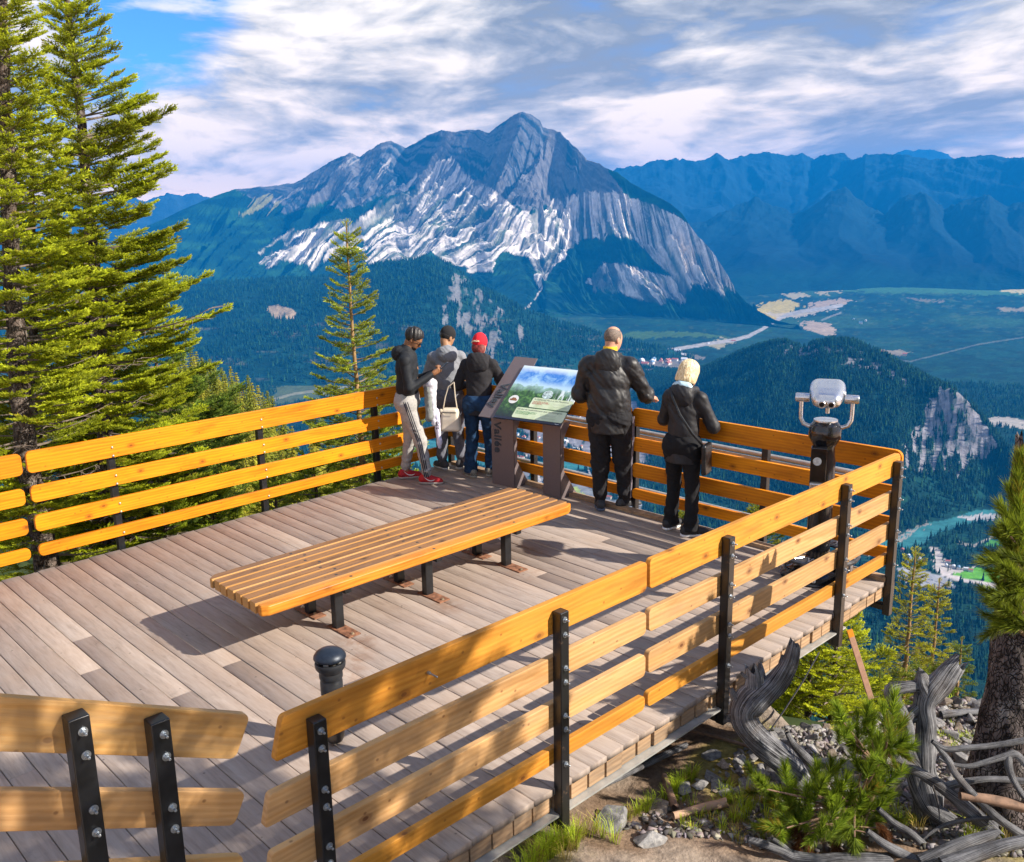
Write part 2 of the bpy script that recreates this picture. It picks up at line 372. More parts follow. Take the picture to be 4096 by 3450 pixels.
# ---------------------------------------------------------------- railings
BO = [(.905, 1.09), (.632, .775), (.362, .505), (.140, .235)]          # four boards, bottom and top
BZ = [1.0, .918, .726, .644, .450, .367, .157]                          # bolts
def board(parent, p0, p1, h, t, mats, cutl=0, cutr=0, rl=.03, rr=.03, z0=0, slope=0, name='rail_board'):
    """board whose long axis runs from p0 to p1 (bottom edge of the near face); t is its thickness to the left"""
    p0 = np.array(p0, float); p1 = np.array(p1, float); Lg = np.linalg.norm(p1-p0)
    n = 5
    def corner(cx, cz, a0, r):
        return [(cx + r*math.cos(R_(a0+90*i/n)), cz + r*math.sin(R_(a0+90*i/n))) for i in range(n+1)]
    poly = []
    poly += corner(rl+.0, rl, 180, rl) if rl > .001 else [(0, 0)]
    poly += corner(Lg-rr, rr, 270, rr) if rr > .001 else [(Lg, 0)]
    poly += corner(Lg-rr, h-rr, 0, rr) if rr > .001 else [(Lg, h)]
    poly += corner(rl, h-rl, 90, rl) if rl > .001 else [(0, h)]
    poly = [(a + cutl*(b_/h)*(1 if a < Lg/2 else 0) - cutr*(b_/h)*(1 if a > Lg/2 else 0), b_) for a, b_ in poly]
    mb = MB(); mb.prism([(a-Lg/2, b_-h/2) for a, b_ in poly], (0, 0, 0), (1, 0, 0), (0, 0, 1), (0, t, 0))
    o = mb.build(name, mats, parent, bevel=.005)
    d = (p1-p0)/Lg; yaw = math.atan2(d[1], d[0]); pit = math.asin(d[2])
    Mt = Matrix.Rotation(yaw, 4, 'Z') @ Matrix.Rotation(-pit, 4, 'Y')
    cen = Vector(((p0+p1)/2).tolist()) + Mt.to_3x3() @ Vector((0, 0, h/2))
    o.matrix_local = Matrix.Translation(cen) @ Mt
    return o
def post(parent, c, zb, zt, sx=.065, sy=.062, mats=None, yaw=0):
    mb = MB(); mb.box((0, 0, (zb+zt)/2), (sx, sy, zt-zb))
    o = mb.build('post', mats or M_rpost, parent, bevel=.006); o.location = (c[0], c[1], 0); o.rotation_euler = (0, 0, yaw); return o
_bolt = None
def bolt_mesh():
    mb = MB()
    mb.lathe((0, 0, 0), [(.0165, 0), (.0165, .003)], 16, axis=(0, -1, 0))
    mb.lathe((0, 0, 0), [(.0105, .003), (.0105, .012)], 6, axis=(0, -1, 0))
    mb.lathe((0, 0, 0), [(.0052, .012), (.0052, .030), (.004, .031)], 10, axis=(0, -1, 0))
    return mb.mesh('bolt')
_head = None
def head_mesh():
    mb = MB(); mb.lathe((0, 0, 0), [(.0125, 0), (.0115, .004), (.008, .007), (.002, .0085)], 14, axis=(0, -1, 0)); me = mb.mesh('bolt_head'); me.shade_smooth(); return me
BOLT = bolt_mesh(); BOLT.materials.append(M_zinc); HEAD = head_mesh(); HEAD.materials.append(M_brass)
def bolt(parent, p, yaw=0, me=None):
    o = bpy.data.objects.new('bolt' if me is None or me is BOLT else 'bolt_head', me or BOLT); COL.objects.link(o); o.parent = parent
    # parent may carry its own transform
    Mi = parent.matrix_basis.inverted()
    o.matrix_local = Mi @ (Matrix.Translation(Vector([float(q) for q in p])) @ Matrix.Rotation(yaw, 4, 'Z') @ Matrix.Rotation(random.uniform(0, 3), 4, 'Y'))
    return o

T = .038
# near railing on the right-hand side of the deck
rr = thing('railing', 'near timber railing on black steel posts with nuts and washers facing the viewer', 'railing', group=None)
YF = .066
ends = [(-.185, .05), (-.255, .035), (-.262, .03), (-.262, .02)]
for i, (lo, hi) in enumerate(BO):
    m1_ = [M_gold, M_pale, M_pale, M_gold][i]; m2_ = [M_gold, M_pale, M_pale, M_gold][i]
    board(rr, (ends[i][0], YF, lo), (2.257, YF, lo), hi-lo, T, [M_dull, M_dull, M_dull, M_dull][i] if False else m1_, cutl=ends[i][1], rr=.032, rl=.018)
    board(rr, (2.283, YF, lo), ((5.63, 5.56, 5.56, 5.56)[i], YF, lo), hi-lo, T, m2_, rl=.032, rr=(.05 if i == 0 else .01))
for k, x in enumerate((0.0, 1.485, 3.05, 4.635, 5.52)):
    p_ = post(rr, (x, .033), -.27 if k < 4 else -.30, 1.043, mats=M_rpost if k else M_blackpost)
    for j, z in enumerate(BZ):
        if k == 4 and j == 0: z = .99
        bolt(p_, (x+random.uniform(-.003, .003), .0015, z+random.uniform(-.002, .002)))
    if k:
        mb = MB(); mb.box((0, .085, -.235), (.075, .13, .05)); q = mb.build('bracket', M_rpost, p_, bevel=.004)
mb = MB(); mb.lathe((.62, YF, 1.005), [(.008, 0), (.008, .014), (.0045, .0141), (.0045, .06), (.003, .062)], 10, axis=(.12, -1, -.1)); mb.build('loose_bolt', M_zinc, rr)

# stair railing rising to the left of the gap
sr = thing('stair_railing', 'timber railing sloping up at lower left on two close black posts', 'railing')
K = 1.09; sl = .458; dd = np.array([-math.cos(sl), 0, math.sin(sl)])
for i, (lo, hi) in enumerate(BO):
    topo = (1.09-hi)*K; h = (hi-lo)*K*math.cos(sl)
    xr = -.350 - .03*i; zt = 1.162 + .493*(-.276-xr) - topo
    pr = np.array([xr, .0655, zt]) - np.array([0, 0, (hi-lo)*K])        # bottom right corner (vertical drop)
    pr = pr + dd*0
    pl = pr + dd*1.75
    board(sr, pl + np.array([0, 0, 0]), pr, h, T, [M_dull, M_pale, M_dull, M_pale][i], rl=.02, rr=.03, cutr=.0)
for (x, zt) in ((-.918, 1.393), (-.65, 1.266)):
    p_ = post(sr, (x, .030), -.5, zt+.052, sx=.072, sy=.068, mats=M_blackpost)
    for z in BZ: bolt(p_, (x+.006, -.0055, zt+(z-1.0)*K))

# left railing, boards on the deck side, posts outside
lr = thing('railing', 'honey-stained railing along the left edge by the fir trees', 'railing')
def lrY(x): return 5.622 + max(0, x-.58)*.0205
XE = 5.36
for i, (lo, hi) in enumerate([(.902, 1.10), (.630, .782), (.358, .510), (.125, .235)]):
    x0 = .585
    board(lr, (XE, lrY(XE), lo), (x0, lrY(x0), lo), hi-lo, -T, M_honey, rl=.01, rr=.042)
    board(lr, (.545-.01*i, lrY(.5), lo-.004), (-1.4, lrY(-1.4)-.02, lo-.01), hi-lo, -T, M_honey, rl=.042, rr=.02)
for k, x in enumerate((-.25, 1.335, 2.905, 4.42)):
    yb = lrY(x) + T
    p_ = post(lr, (x, yb+.033), -.30, 1.045, mats=M_blackpost, yaw=.02)
    if k in (1, 2, 3):
        for z in BZ: bolt(p_, (x + (1.0-z)*.02, lrY(x)-.0015, z), 0, HEAD)

# far railing at the end of the deck
fr = thing('railing', 'shaded brown railing at the far end, above the town', 'railing')
def frX(y): return 5.625 if y < 2.8 else 5.57 - (y-2.8)*.035
for i, (lo, hi) in enumerate([(.905, 1.095), (.640, .785), (.358, .510), (.125, .235)]):
    board(fr, (frX(.04)+.035, .068, lo), (frX(2.8), 2.83, lo), hi-lo, -T, M_honey, rl=.01 if i else .06, rr=.035)
    board(fr, (frX(2.9)+.012, 2.87, lo), (frX(5.7), 5.70, lo), hi-lo, -T, M_honey, rl=.035, rr=.01)
for y in (2.85, 5.73):
    p_ = post(fr, (frX(y)+.075, y), -.3, 1.05, mats=M_blackpost, yaw=R_(90))
    for z in BZ:
        for dy in ((-.06, .055) if (y < 3 and z < 1.0) else ()):
            bolt(p_, (frX(y+dy)-.001 + (.005 if dy > 0 else 0), y+dy, z), R_(-90), HEAD)
for y in (1.35, 4.3):
    post(fr, (frX(y)+.075, y), -.3, .9 if y > 2 else 1.045, mats=M_blackpost, yaw=R_(90))
# galvanised handrails of the walkway below
for z in (.66, -.01):
    mb = MB(); mb.tube([(6.25, .55, z), (6.25, 6.5, z)], .024, 10); mb.box((6.25, 3.5, z-.07), (.02, 5.9, .07))
    tag(mb.build('handrail', M_galv, None, smooth=True), 'upper galvanised pipe rail beyond the far railing' if z > .3 else 'lower galvanised pipe rail beyond the far railing', 'handrail', 'galvanised pipe rails')

# ---------------------------------------------------------------- bench
M_slat = wood('bench_slats', (.33, .165, .070), (.12, .055, .025), knot=(.03, .02, .015), rough=.6, weather=.6, knots=1.0, wc=(.20, .125, .085))
M_slat_edge = wood('bench_edge', (.62, .25, .03), (.42, .13, .012), knot=(.12, .04, .01), rough=.4, knots=.7, weather=.12, wc=(.2, .09, .04))
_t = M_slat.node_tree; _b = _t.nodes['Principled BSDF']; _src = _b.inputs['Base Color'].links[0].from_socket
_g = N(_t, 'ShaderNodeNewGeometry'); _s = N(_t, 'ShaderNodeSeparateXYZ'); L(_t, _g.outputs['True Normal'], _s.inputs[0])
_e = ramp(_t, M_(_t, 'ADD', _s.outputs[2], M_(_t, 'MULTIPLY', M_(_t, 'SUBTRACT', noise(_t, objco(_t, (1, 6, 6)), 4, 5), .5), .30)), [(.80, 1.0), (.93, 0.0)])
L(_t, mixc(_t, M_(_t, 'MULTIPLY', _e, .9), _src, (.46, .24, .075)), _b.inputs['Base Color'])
bench = thing('park_bench', 'long backless slatted bench in the middle of the deck', 'bench', (2.66, 2.83, 0))
ns = 8; wy = .095; y0 = -.385
for i in range(ns):
    yc = y0 + i*.1075 + .045
    lx0, lx1 = -1.595, 1.60
    cut = .09 if i in (0,) else (.02 if i in (7,) else 0)
    h = .078; t = .084
    # seen from above the end slats are rounded
    poly = [(lx0 + (.05 if i == 0 else 0), 0), (lx1 - (.09 if i == 0 else 0), 0), (lx1, .05 if i == 0 else 0), (lx1 - (.04 if i == 7 else 0), t), (lx0 + (.06 if i == 7 else 0), t), (lx0, t-.05 if i == 7 else t), (lx0, .03 if i == 0 else 0)]
    pp = []
    for q in poly:
        if not pp or abs(q[0]-pp[-1][0])+abs(q[1]-pp[-1][1]) > 1e-5: pp.append(q)
    pp = [(a + random.uniform(-.006, .006)*(1 if abs(a) > 1 else 0), b_) for a, b_ in pp]
    mb = MB(); mb.prism(pp, (0, -t/2, -h/2), (1, 0, 0), (0, 1, 0), (0, 0, h))
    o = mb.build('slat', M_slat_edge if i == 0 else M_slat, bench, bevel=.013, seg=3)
    o.location = (0, yc-t/2+.045, .41)
    for x in (-.87, -.07, .0, .83):
        if x == .0: continue
        for dx in ((-.03,) if i % 2 else (.03,)):
            q = MB(); q.lathe((x+dx, 0, h/2-.0005), [(.013, 0), (.012, .0015)], 12); q.build('screw', M_rpost, o)
for x in (-.885, -.005, .895):
    mb = MB(); mb.box((x, .0, .352), (.06, .72, .035)); mb.build('cross_bar', M_blackpost, bench, bevel=.003)
    for y in (-.19, .20):
        mb = MB(); mb.box((x, y, .165), (.075, .062, .33)); mb.build('leg', M_blackpost, bench, bevel=.005)
        mb = MB(); mb.box((x, y-.02*np.sign(y)+(-.09 if y < 0 else .03), .006), (.11, .30, .010)); pl = mb.build('base_plate', M_rust, bench, bevel=.002)
        for dy in ((-.19, .0) if y < 0 else (-.06, .12)):
            q = MB(); q.lathe((x, y+dy, .011), [(.016, 0), (.016, .003), (.010, .0031), (.010, .012)], 8); q.build('anchor_bolt', M_brass, pl)

# ---------------------------------------------------------------- bollard light
M_cap = plain('dark_blue_metal_cap', (.014, .022, .038), rough=.42, metal=.3, var=.2, scale=60, bmp=.0005, bscale=400)
M_bollard = plain('black_cast_metal', (.016, .018, .022), rough=.4, var=.35, scale=30, bmp=.0008)
M_brush = plain('brushed_dark_steel', (.11, .10, .09), rough=.35, metal=.8, var=.3, scale=12)
bo = thing('bollard_light', 'short black bollard light with a domed cap behind the near railing', 'bollard light', (.86, 1.30, 0))
mb = MB(); mb.lathe((0, 0, 0), [(.045, .02), (.058, .05), (.060, .10), (.060, .33)], 28); mb.build('shaft', M_brush, bo, smooth=True)
mb = MB(); mb.lathe((0, 0, 0), [(.066, .33), (.066, .41), (.063, .415), (.063, .43), (.069, .435), (.07, .455), (.067, .47), (.088, .500), (.091, .525), (.088, .535), (.075, .535), (.07, .52)], 32); mb.build('collar', M_bollard, bo, smooth=True)
mb = MB(); mb.lathe((0, 0, 0), [(.045, .50), (.045, .565)], 16); mb.build('lamp', M_brush, bo, smooth=True)
mb = MB()
for k in range(4):
    a = .6+k*math.pi/2; mb.box((.06*math.cos(a), .06*math.sin(a), .545), (.012, .03, .05), ax=[(math.cos(a), math.sin(a), 0), (-math.sin(a), math.cos(a), 0), (0, 0, 1)])
mb.build('cap_bracket', M_galv, bo)
mb = MB(); mb.lathe((0, 0, 0), [(.06, .552), (.090, .553), (.0955, .560), (.094, .572), (.082, .590), (.062, .604), (.035, .613), (.0, .616)], 36); mb.build('cap', M_cap, bo, smooth=True, angle=60)
# ---------------------------------------------------------------- terrain
S = 4096/2094.                       # sketch units used for the landscape outlines (photograph 2094 wide)
def pD(x, y): return (x*S, y*S)
_tab = rng.random((256, 256))
def vn(x, y):
    xi = np.floor(x).astype(int); yi = np.floor(y).astype(int); fx = x-xi; fy = y-yi
    fx = fx*fx*fx*(fx*(fx*6-15)+10); fy = fy*fy*fy*(fy*(fy*6-15)+10)
    a = _tab[yi & 255, xi & 255]; b = _tab[yi & 255, (xi+1) & 255]; c = _tab[(yi+1) & 255, xi & 255]; d = _tab[(yi+1) & 255, (xi+1) & 255]
    return (a+(b-a)*fx) + ((c+(d-c)*fx) - (a+(b-a)*fx))*fy
def fbm(x, y, o=5, g=.5, ridged=False):
    s = 0; a = 1; t = 0
    for i in range(o):
        n = vn(x*2**i+17.3*i, y*2**i+9.1*i)
        if ridged: n = 1-abs(2*n-1)
        s = s+a*n; t += a; a *= g
    return s/t
def sstep(a, b, x): t = np.clip((x-a)/(b-a), 0, 1); return t*t*(3-2*t)
def polar(az0, az1, r0, r1, na, nr, pw=1.0):
    az = np.linspace(R_(az0), R_(az1), na); q = np.linspace(0, 1, nr)**pw
    r = r0*(r1/r0)**q
    A, Rr = np.meshgrid(az, r)
    D = (_f[:2, None, None]*np.cos(A) + _r[:2, None, None]*np.sin(A))
    return A, Rr, CAM[0]+D[0]*Rr, CAM[1]+D[1]*Rr
def topx(X, Y, Z):
    dx, dy, dz = X-CAM[0], Y-CAM[1], Z-CAM[2]
    d = dx*_f3[0]+dy*_f3[1]+dz*_f3[2]; d = np.maximum(d, .01)
    return (2048+FPX*(dx*_R[0]+dy*_R[1]+dz*_R[2])/d)/S, (1725-FPX*(dx*_U[0]+dy*_U[1]+dz*_U[2])/d)/S
def azof(x, y):
    d = ray(x*S, y*S); return math.atan2(d @ _r, d @ _f)
def skyline(pts):
    """(x, y, distance) along an outline -> azimuth, distance, height"""
    o = []
    for x, y, D in pts:
        p = atd(x*S, y*S, D); o.append((azof(x, y), D, p[2]))
    o.sort(); return np.array(o)
def inpoly(px, py, poly):
    poly = np.array(poly, float); c = np.zeros(px.shape, bool); n = len(poly); j = n-1
    for i in range(n):
        xi, yi = poly[i]; xj, yj = poly[j]
        if yi != yj:
            c ^= ((yi > py) != (yj > py)) & (px < (xj-xi)*(py-yi)/(yj-yi)+xi)
        j = i
    return c
def pline(px, py, pts):
    """distance to a polyline in sketch units"""
    d = np.full(px.shape, 1e9)
    for (x0, y0), (x1, y1) in zip(pts[:-1], pts[1:]):
        vx, vy = x1-x0, y1-y0; t = np.clip(((px-x0)*vx+(py-y0)*vy)/(vx*vx+vy*vy), 0, 1)
        d = np.minimum(d, np.hypot(px-x0-t*vx, py-y0-t*vy))
    return d
FLOOR = -880.

def grid_mesh(name, X, Y, Z, C):
    nr, na = X.shape
    i = np.arange(nr*na).reshape(nr, na)
    F = np.stack([i[:-1, :-1], i[:-1, 1:], i[1:, 1:], i[1:, :-1]], -1).reshape(-1, 4)
    me = np_mesh(name, np.stack([X, Y, Z], -1).reshape(-1, 3), F)
    col_attr(me, 'tint', C.reshape(-1, C.shape[-1])); me.shade_smooth(); return me
def land_mat(name, rough=.95, fine=.02, bd=3.0):
    m, t, b = material(name, rough, spec=.1)
    a = N(t, 'ShaderNodeAttribute'); a.attribute_name = 'tint'
    g = N(t, 'ShaderNodeNewGeometry')
    n = noise(t, g.outputs['Position'], fine, 4, .65)
    L(t, mixc(t, 1.0, a.outputs['Color'], ramp(t, n, [(.25, .62), (.75, 1.38)]), 'MULTIPLY'), b.inputs['Base Color'])
    bump(t, b, n, bd, .8); return m
FOREST = np.array([.005, .028, .024]); FOREST2 = np.array([.018, .075, .032]); SUNLIT_PALE = np.array([.84, .75, .67]); SHADED_GREY = np.array([.028, .048, .075])  # mountain's pale and grey rock tones include painted sunlight and cloud shade
MEADOW = np.array([.42, .33, .15]); WATER = np.array([.035, .16, .17])
def lerp(a, b, t): return a*(1-t[..., None]) + b*t[..., None]

# ---- the big mountain -------------------------------------------------------
def big_mountain():
    sk = skyline([(-150, 620, 12200), (60, 560, 12100), (200, 505, 12000), (300, 462, 11800), (335, 447, 11700), (365, 432, 11600), (430, 404, 11500), (480, 386, 11400), (560, 379, 11300), (600, 374, 11200), (625, 362, 11150), (650, 346, 11100), (680, 328, 11000), (705, 316, 10900), (716, 313, 10900), (735, 319, 10900), (758, 304, 10850), (780, 292, 10800), (800, 289, 10800), (815, 296, 10800), (828, 302, 10800), (855, 288, 10600),
        (880, 273, 10500), (902, 265, 10400), (925, 269, 10300), (945, 265, 10250), (968, 262, 10200), (985, 267, 10100), (1000, 269, 10050), (1025, 253, 9950), (1045, 239, 9900), (1060, 230, 9850), (1070, 228, 9850), (1085, 233, 9850), (1104, 244, 9850), (1110, 260, 9850), (1128, 264, 9850), (1146, 268, 9800), (1160, 284, 9700), (1180, 303, 9600), (1200, 326, 9500), (1225, 333, 9400),
        (1240, 344, 9300), (1262, 352, 9200), (1290, 372, 9100), (1325, 392, 9000), (1370, 415, 8800), (1395, 436, 8700), (1410, 460, 8600), (1425, 480, 8500), (1442, 497, 8400), (1458, 516, 8300), (1474, 540, 8200), (1490, 565, 8100), (1503, 590, 8000), (1520, 612, 7900), (1545, 632, 7800), (1580, 650, 7700), (1640, 668, 7500)])

    bpts = [(-150, 660), (200, 650), (380, 650), (700, 655), (900, 655), (1060, 650), (1200, 648), (1300, 652), (1450, 657), (1540, 660), (1640, 674)]
    bd = np.array(sorted([(azof(x, y), np.hypot(*(onz(x*S, y*S, FLOOR)-CAM)[:2])) for x, y in bpts]))
    na, nr = 1500, 620
    az = np.linspace(sk[0, 0], sk[-1, 0], na); az_ = az
    Rr_ = np.interp(az, sk[:, 0], sk[:, 1]); H_ = np.interp(az, sk[:, 0], sk[:, 2]); B_ = np.interp(az, bd[:, 0], bd[:, 1])
    B_ = np.minimum(B_, Rr_-250)
    k = np.hanning(25); k /= k.sum(); Rr_ = np.convolve(np.pad(Rr_, 12, 'edge'), k, 'valid')
    # s runs 0 at the foot to 1 on the crest, then a back slope to 1.25
    s = np.linspace(-.04, 1.22, nr)
    A, Sg = np.meshgrid(az, s); Rr = B_ + (Rr_-B_)*Sg
    D = (_f[:2, None, None]*np.cos(A) + _r[:2, None, None]*np.sin(A)); X = CAM[0]+D[0]*Rr; Y = CAM[1]+D[1]*Rr
    s1 = np.clip(Sg, 0, 1)
    prof = .80*s1**1.25 + .20*s1**4
    pxa = (2048+FPX*np.tan(A)/math.cos(PITCH))/S
    ln0 = np.clip(1.5-(pxa-700)*.0031, -1.1, 1.6)
    H2_ = np.interp(A + (ln0*.060 + (fbm(X/700., Y/700., 4)-.5)*.09)*(1-s1)*sstep(0, .25, 1-s1), az, H_)
    Zb = FLOOR + (H2_-FLOOR)*prof
    px, py = topx(X, Y, Zb)
    skx, sky_ = topx(CAM[0]+(_f[0]*np.cos(az)+_r[0]*np.sin(az))*Rr_, CAM[1]+(_f[1]*np.cos(az)+_r[1]*np.sin(az))*Rr_, H_)
    drop = py - sky_
    lean = np.clip(1.5-(px-700)*.0031, -1.1, 1.6)
    q = px + lean*drop
    rid = fbm(q/50., drop/330.+3, 5, .52, True)
    rid2 = fbm(q/15.+5, drop/70., 4, .55, True)
    bed = fbm(px/160.+9, (drop-.30*px)/11., 3, .5)          # tilted rock beds
    amp = sstep(0, .18, s1)*(1-sstep(.84, 1.0, s1)*.97)
    Z = Zb + amp*((rid-.70-.22*s1)*460 + (rid2-.75)*130 + (bed-.5)*80 + (fbm(q/6.+9, drop/18., 4, .6, True)-.6)*70)
    Z += (fbm(X/140., Y/140., 4)-.5)*26*amp
    Z += (fbm(X/110., Y/110.+3, 4, .6, True)-.6)*34*np.clip((H_-200)/500, 0, 1)*sstep(.55, 1.0, s1)
    # central ravine
    rv = pline(px, py, [(1062, 470), (1072, 510), (1096, 555), (1108, 585), (1098, 610), (1075, 632), (1062, 645)])
    Z -= 55*np.exp(-(rv/9.)**2)
    back = np.clip(Sg-1, 0, 1); Z = np.where(Sg > 1, Z - back*(H_-FLOOR)*2.6, Z)
    Z = np.where(Sg < 0, FLOOR-30, Z)
    px, py = topx(X, Y, Z)
    # ---- what grows and what is bare, sun and cloud shade painted into the rock
    warp = (fbm(q/22.+1, drop/50., 5, .6)-.5)
    w2 = (fbm(q/9.+1, drop/60., 4, .6)-.5)
    wx, wy = px + warp*46 + w2*22, py + warp*34 + w2*20
    w3 = fbm(q/5.+61, drop/45., 5, .62, True)
    rocky = np.zeros(px.shape)
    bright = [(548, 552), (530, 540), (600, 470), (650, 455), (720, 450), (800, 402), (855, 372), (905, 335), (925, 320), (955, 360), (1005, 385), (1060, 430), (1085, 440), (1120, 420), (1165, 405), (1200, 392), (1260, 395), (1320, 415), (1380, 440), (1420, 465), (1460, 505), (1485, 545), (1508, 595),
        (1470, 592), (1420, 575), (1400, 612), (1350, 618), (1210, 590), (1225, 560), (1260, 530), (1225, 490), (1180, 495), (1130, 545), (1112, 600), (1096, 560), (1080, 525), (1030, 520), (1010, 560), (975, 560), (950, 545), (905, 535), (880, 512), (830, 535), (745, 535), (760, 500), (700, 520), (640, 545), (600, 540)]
    br = inpoly(wx, wy, bright)  # main sunlit bands, put into the rock colour
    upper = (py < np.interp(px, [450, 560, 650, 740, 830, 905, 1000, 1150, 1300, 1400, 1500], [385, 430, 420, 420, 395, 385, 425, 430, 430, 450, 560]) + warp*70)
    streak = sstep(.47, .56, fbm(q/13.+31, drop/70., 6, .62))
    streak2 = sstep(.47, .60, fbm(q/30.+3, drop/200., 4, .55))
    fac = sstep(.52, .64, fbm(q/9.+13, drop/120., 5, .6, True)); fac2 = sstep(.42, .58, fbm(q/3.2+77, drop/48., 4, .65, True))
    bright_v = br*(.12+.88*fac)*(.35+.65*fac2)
    # hand-placed pale screes, ribs and slide paths, sunlit strips painted in as paler rock
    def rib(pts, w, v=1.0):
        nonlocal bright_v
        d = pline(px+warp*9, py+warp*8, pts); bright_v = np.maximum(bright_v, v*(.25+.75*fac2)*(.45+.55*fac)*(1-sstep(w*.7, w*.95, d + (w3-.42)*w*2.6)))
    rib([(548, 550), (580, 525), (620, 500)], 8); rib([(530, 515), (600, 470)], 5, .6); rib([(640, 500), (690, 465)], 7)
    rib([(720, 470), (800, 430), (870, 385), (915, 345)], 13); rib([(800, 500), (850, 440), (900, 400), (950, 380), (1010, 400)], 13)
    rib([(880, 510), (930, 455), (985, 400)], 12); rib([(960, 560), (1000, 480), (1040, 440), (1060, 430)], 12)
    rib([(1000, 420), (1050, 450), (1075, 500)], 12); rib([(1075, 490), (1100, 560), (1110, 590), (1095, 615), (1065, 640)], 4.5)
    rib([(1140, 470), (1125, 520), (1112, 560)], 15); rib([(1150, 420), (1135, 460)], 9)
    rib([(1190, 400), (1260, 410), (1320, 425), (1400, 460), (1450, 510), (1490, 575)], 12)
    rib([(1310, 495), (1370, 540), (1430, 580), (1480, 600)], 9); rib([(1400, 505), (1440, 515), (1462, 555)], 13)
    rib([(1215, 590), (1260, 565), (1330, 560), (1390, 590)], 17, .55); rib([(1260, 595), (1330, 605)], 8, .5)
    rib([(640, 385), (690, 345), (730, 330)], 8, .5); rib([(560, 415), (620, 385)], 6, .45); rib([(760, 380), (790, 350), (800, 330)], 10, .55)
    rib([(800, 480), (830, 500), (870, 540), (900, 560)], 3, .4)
    green = inpoly(wx, wy, [(1130, 600), (1150, 545), (1180, 505), (1240, 480), (1300, 492), (1345, 540), (1390, 575), (1300, 545), (1250, 545), (1215, 580), (1190, 610)])
    trees_hi = inpoly(wx, wy, [(1245, 345), (1330, 390), (1405, 440), (1440, 500), (1400, 480), (1330, 440), (1280, 400)])
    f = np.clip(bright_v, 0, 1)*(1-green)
    bed2 = fbm(px/90.+4, (drop-.22*px+warp*10)/4.2, 4, .6); rockc = lerp(SHADED_GREY*.8, np.array([.15, .155, .175]), sstep(.40, .62, bed2)*.8)
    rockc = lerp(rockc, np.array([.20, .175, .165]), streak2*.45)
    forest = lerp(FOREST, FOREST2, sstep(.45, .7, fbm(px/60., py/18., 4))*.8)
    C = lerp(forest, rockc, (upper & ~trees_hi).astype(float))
    C = lerp(C, SUNLIT_PALE*(.35+.80*fbm(q/4., drop/40., 4, .6, True))[..., None], f)
    mead = inpoly(wx, wy, [(480, 440), (520, 405), (560, 398), (560, 415), (520, 435)])
    C = lerp(C, np.array([.26, .24, .09]), mead*.8)
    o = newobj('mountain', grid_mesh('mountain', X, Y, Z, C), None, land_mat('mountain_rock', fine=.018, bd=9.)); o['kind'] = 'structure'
big_mountain()

# ---- far ranges --------------------------------------------------------------
def far_range(name, pts, rb, na, nr, tone, seed, thick=.45, rough=420):
    sk = skyline(pts); az = np.linspace(sk[0, 0], sk[-1, 0], na)
    Rr_ = np.interp(az, sk[:, 0], sk[:, 1]); H_ = np.interp(az, sk[:, 0], sk[:, 2])
    s = np.linspace(0, 1.2, nr); A, Sg = np.meshgrid(az, s)
    D = (_f[:2, None, None]*np.cos(A) + _r[:2, None, None]*np.sin(A)); Rr = rb + (Rr_-rb)*Sg
    X = CAM[0]+D[0]*Rr; Y = CAM[1]+D[1]*Rr; s1 = np.clip(Sg, 0, 1)
    H2_ = np.interp(A + (fbm(X/1400.+seed, Y/1400., 4)-.5)*.16*(1-s1), az, H_ + (fbm(az*70+seed, az*0, 3)-.5)*rough*.25)
    H2_ = H2_*(1-sstep(.9, 1, s1)) + H_*sstep(.9, 1, s1)
    Z = FLOOR-10 + (H2_-FLOOR)*(.6*s1+.4*s1**2)
    q = A*180/math.pi + .5*np.sin(A*40)*(1-s1)
    rid = fbm(q*1.1+seed, s1*1.6+seed, 6, .55, True); amp = sstep(0, .2, s1)*(1-.75*sstep(.9, 1, s1))
    rid = fbm(X/2600.+seed+fbm(X/3000.,Y/3000.,3)*1.5, Y/2600.+seed, 6, .5, True)
    Z += amp*(rid-.62)*rough*2.2
    Z += (fbm(X/230.+seed, Y/230., 4, .6, True)-.55)*90*sstep(.5, 1, s1)
    Z = np.where(Sg > 1, Z-(Sg-1)*(H_-FLOOR)*3, Z)
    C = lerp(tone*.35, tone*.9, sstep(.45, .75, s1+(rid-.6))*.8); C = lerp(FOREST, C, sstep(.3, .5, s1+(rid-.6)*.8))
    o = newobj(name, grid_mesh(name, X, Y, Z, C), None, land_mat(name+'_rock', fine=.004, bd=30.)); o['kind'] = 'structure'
far_range('far_mountains', [(1150, 400, 16320), (1260, 350, 16320), (1290, 345, 16320), (1330, 334, 16320), (1345, 330, 16320), (1360, 334, 16320), (1375, 328, 16320), (1400, 336, 16660), (1440, 333, 16660), (1466, 318, 16660), (1490, 331, 16660), (1530, 320, 17000), (1575, 316, 17000), (1610, 324, 17000), (1640, 318, 17000), (1665, 328, 17000), (1700, 312, 16660), (1725, 316, 16660), (1745, 326, 16320), (1770, 314, 15980), (1800, 316, 15980), (1850, 318, 15640), (1900, 330, 15640), (1960, 326, 15640), (2010, 322, 15640), (2060, 326, 15640), (2094, 330, 15300), (2300, 350, 14960), (2700, 340, 14960)], 11800, 900, 170, np.array([.012, .04, .07]), 3, rough=330)
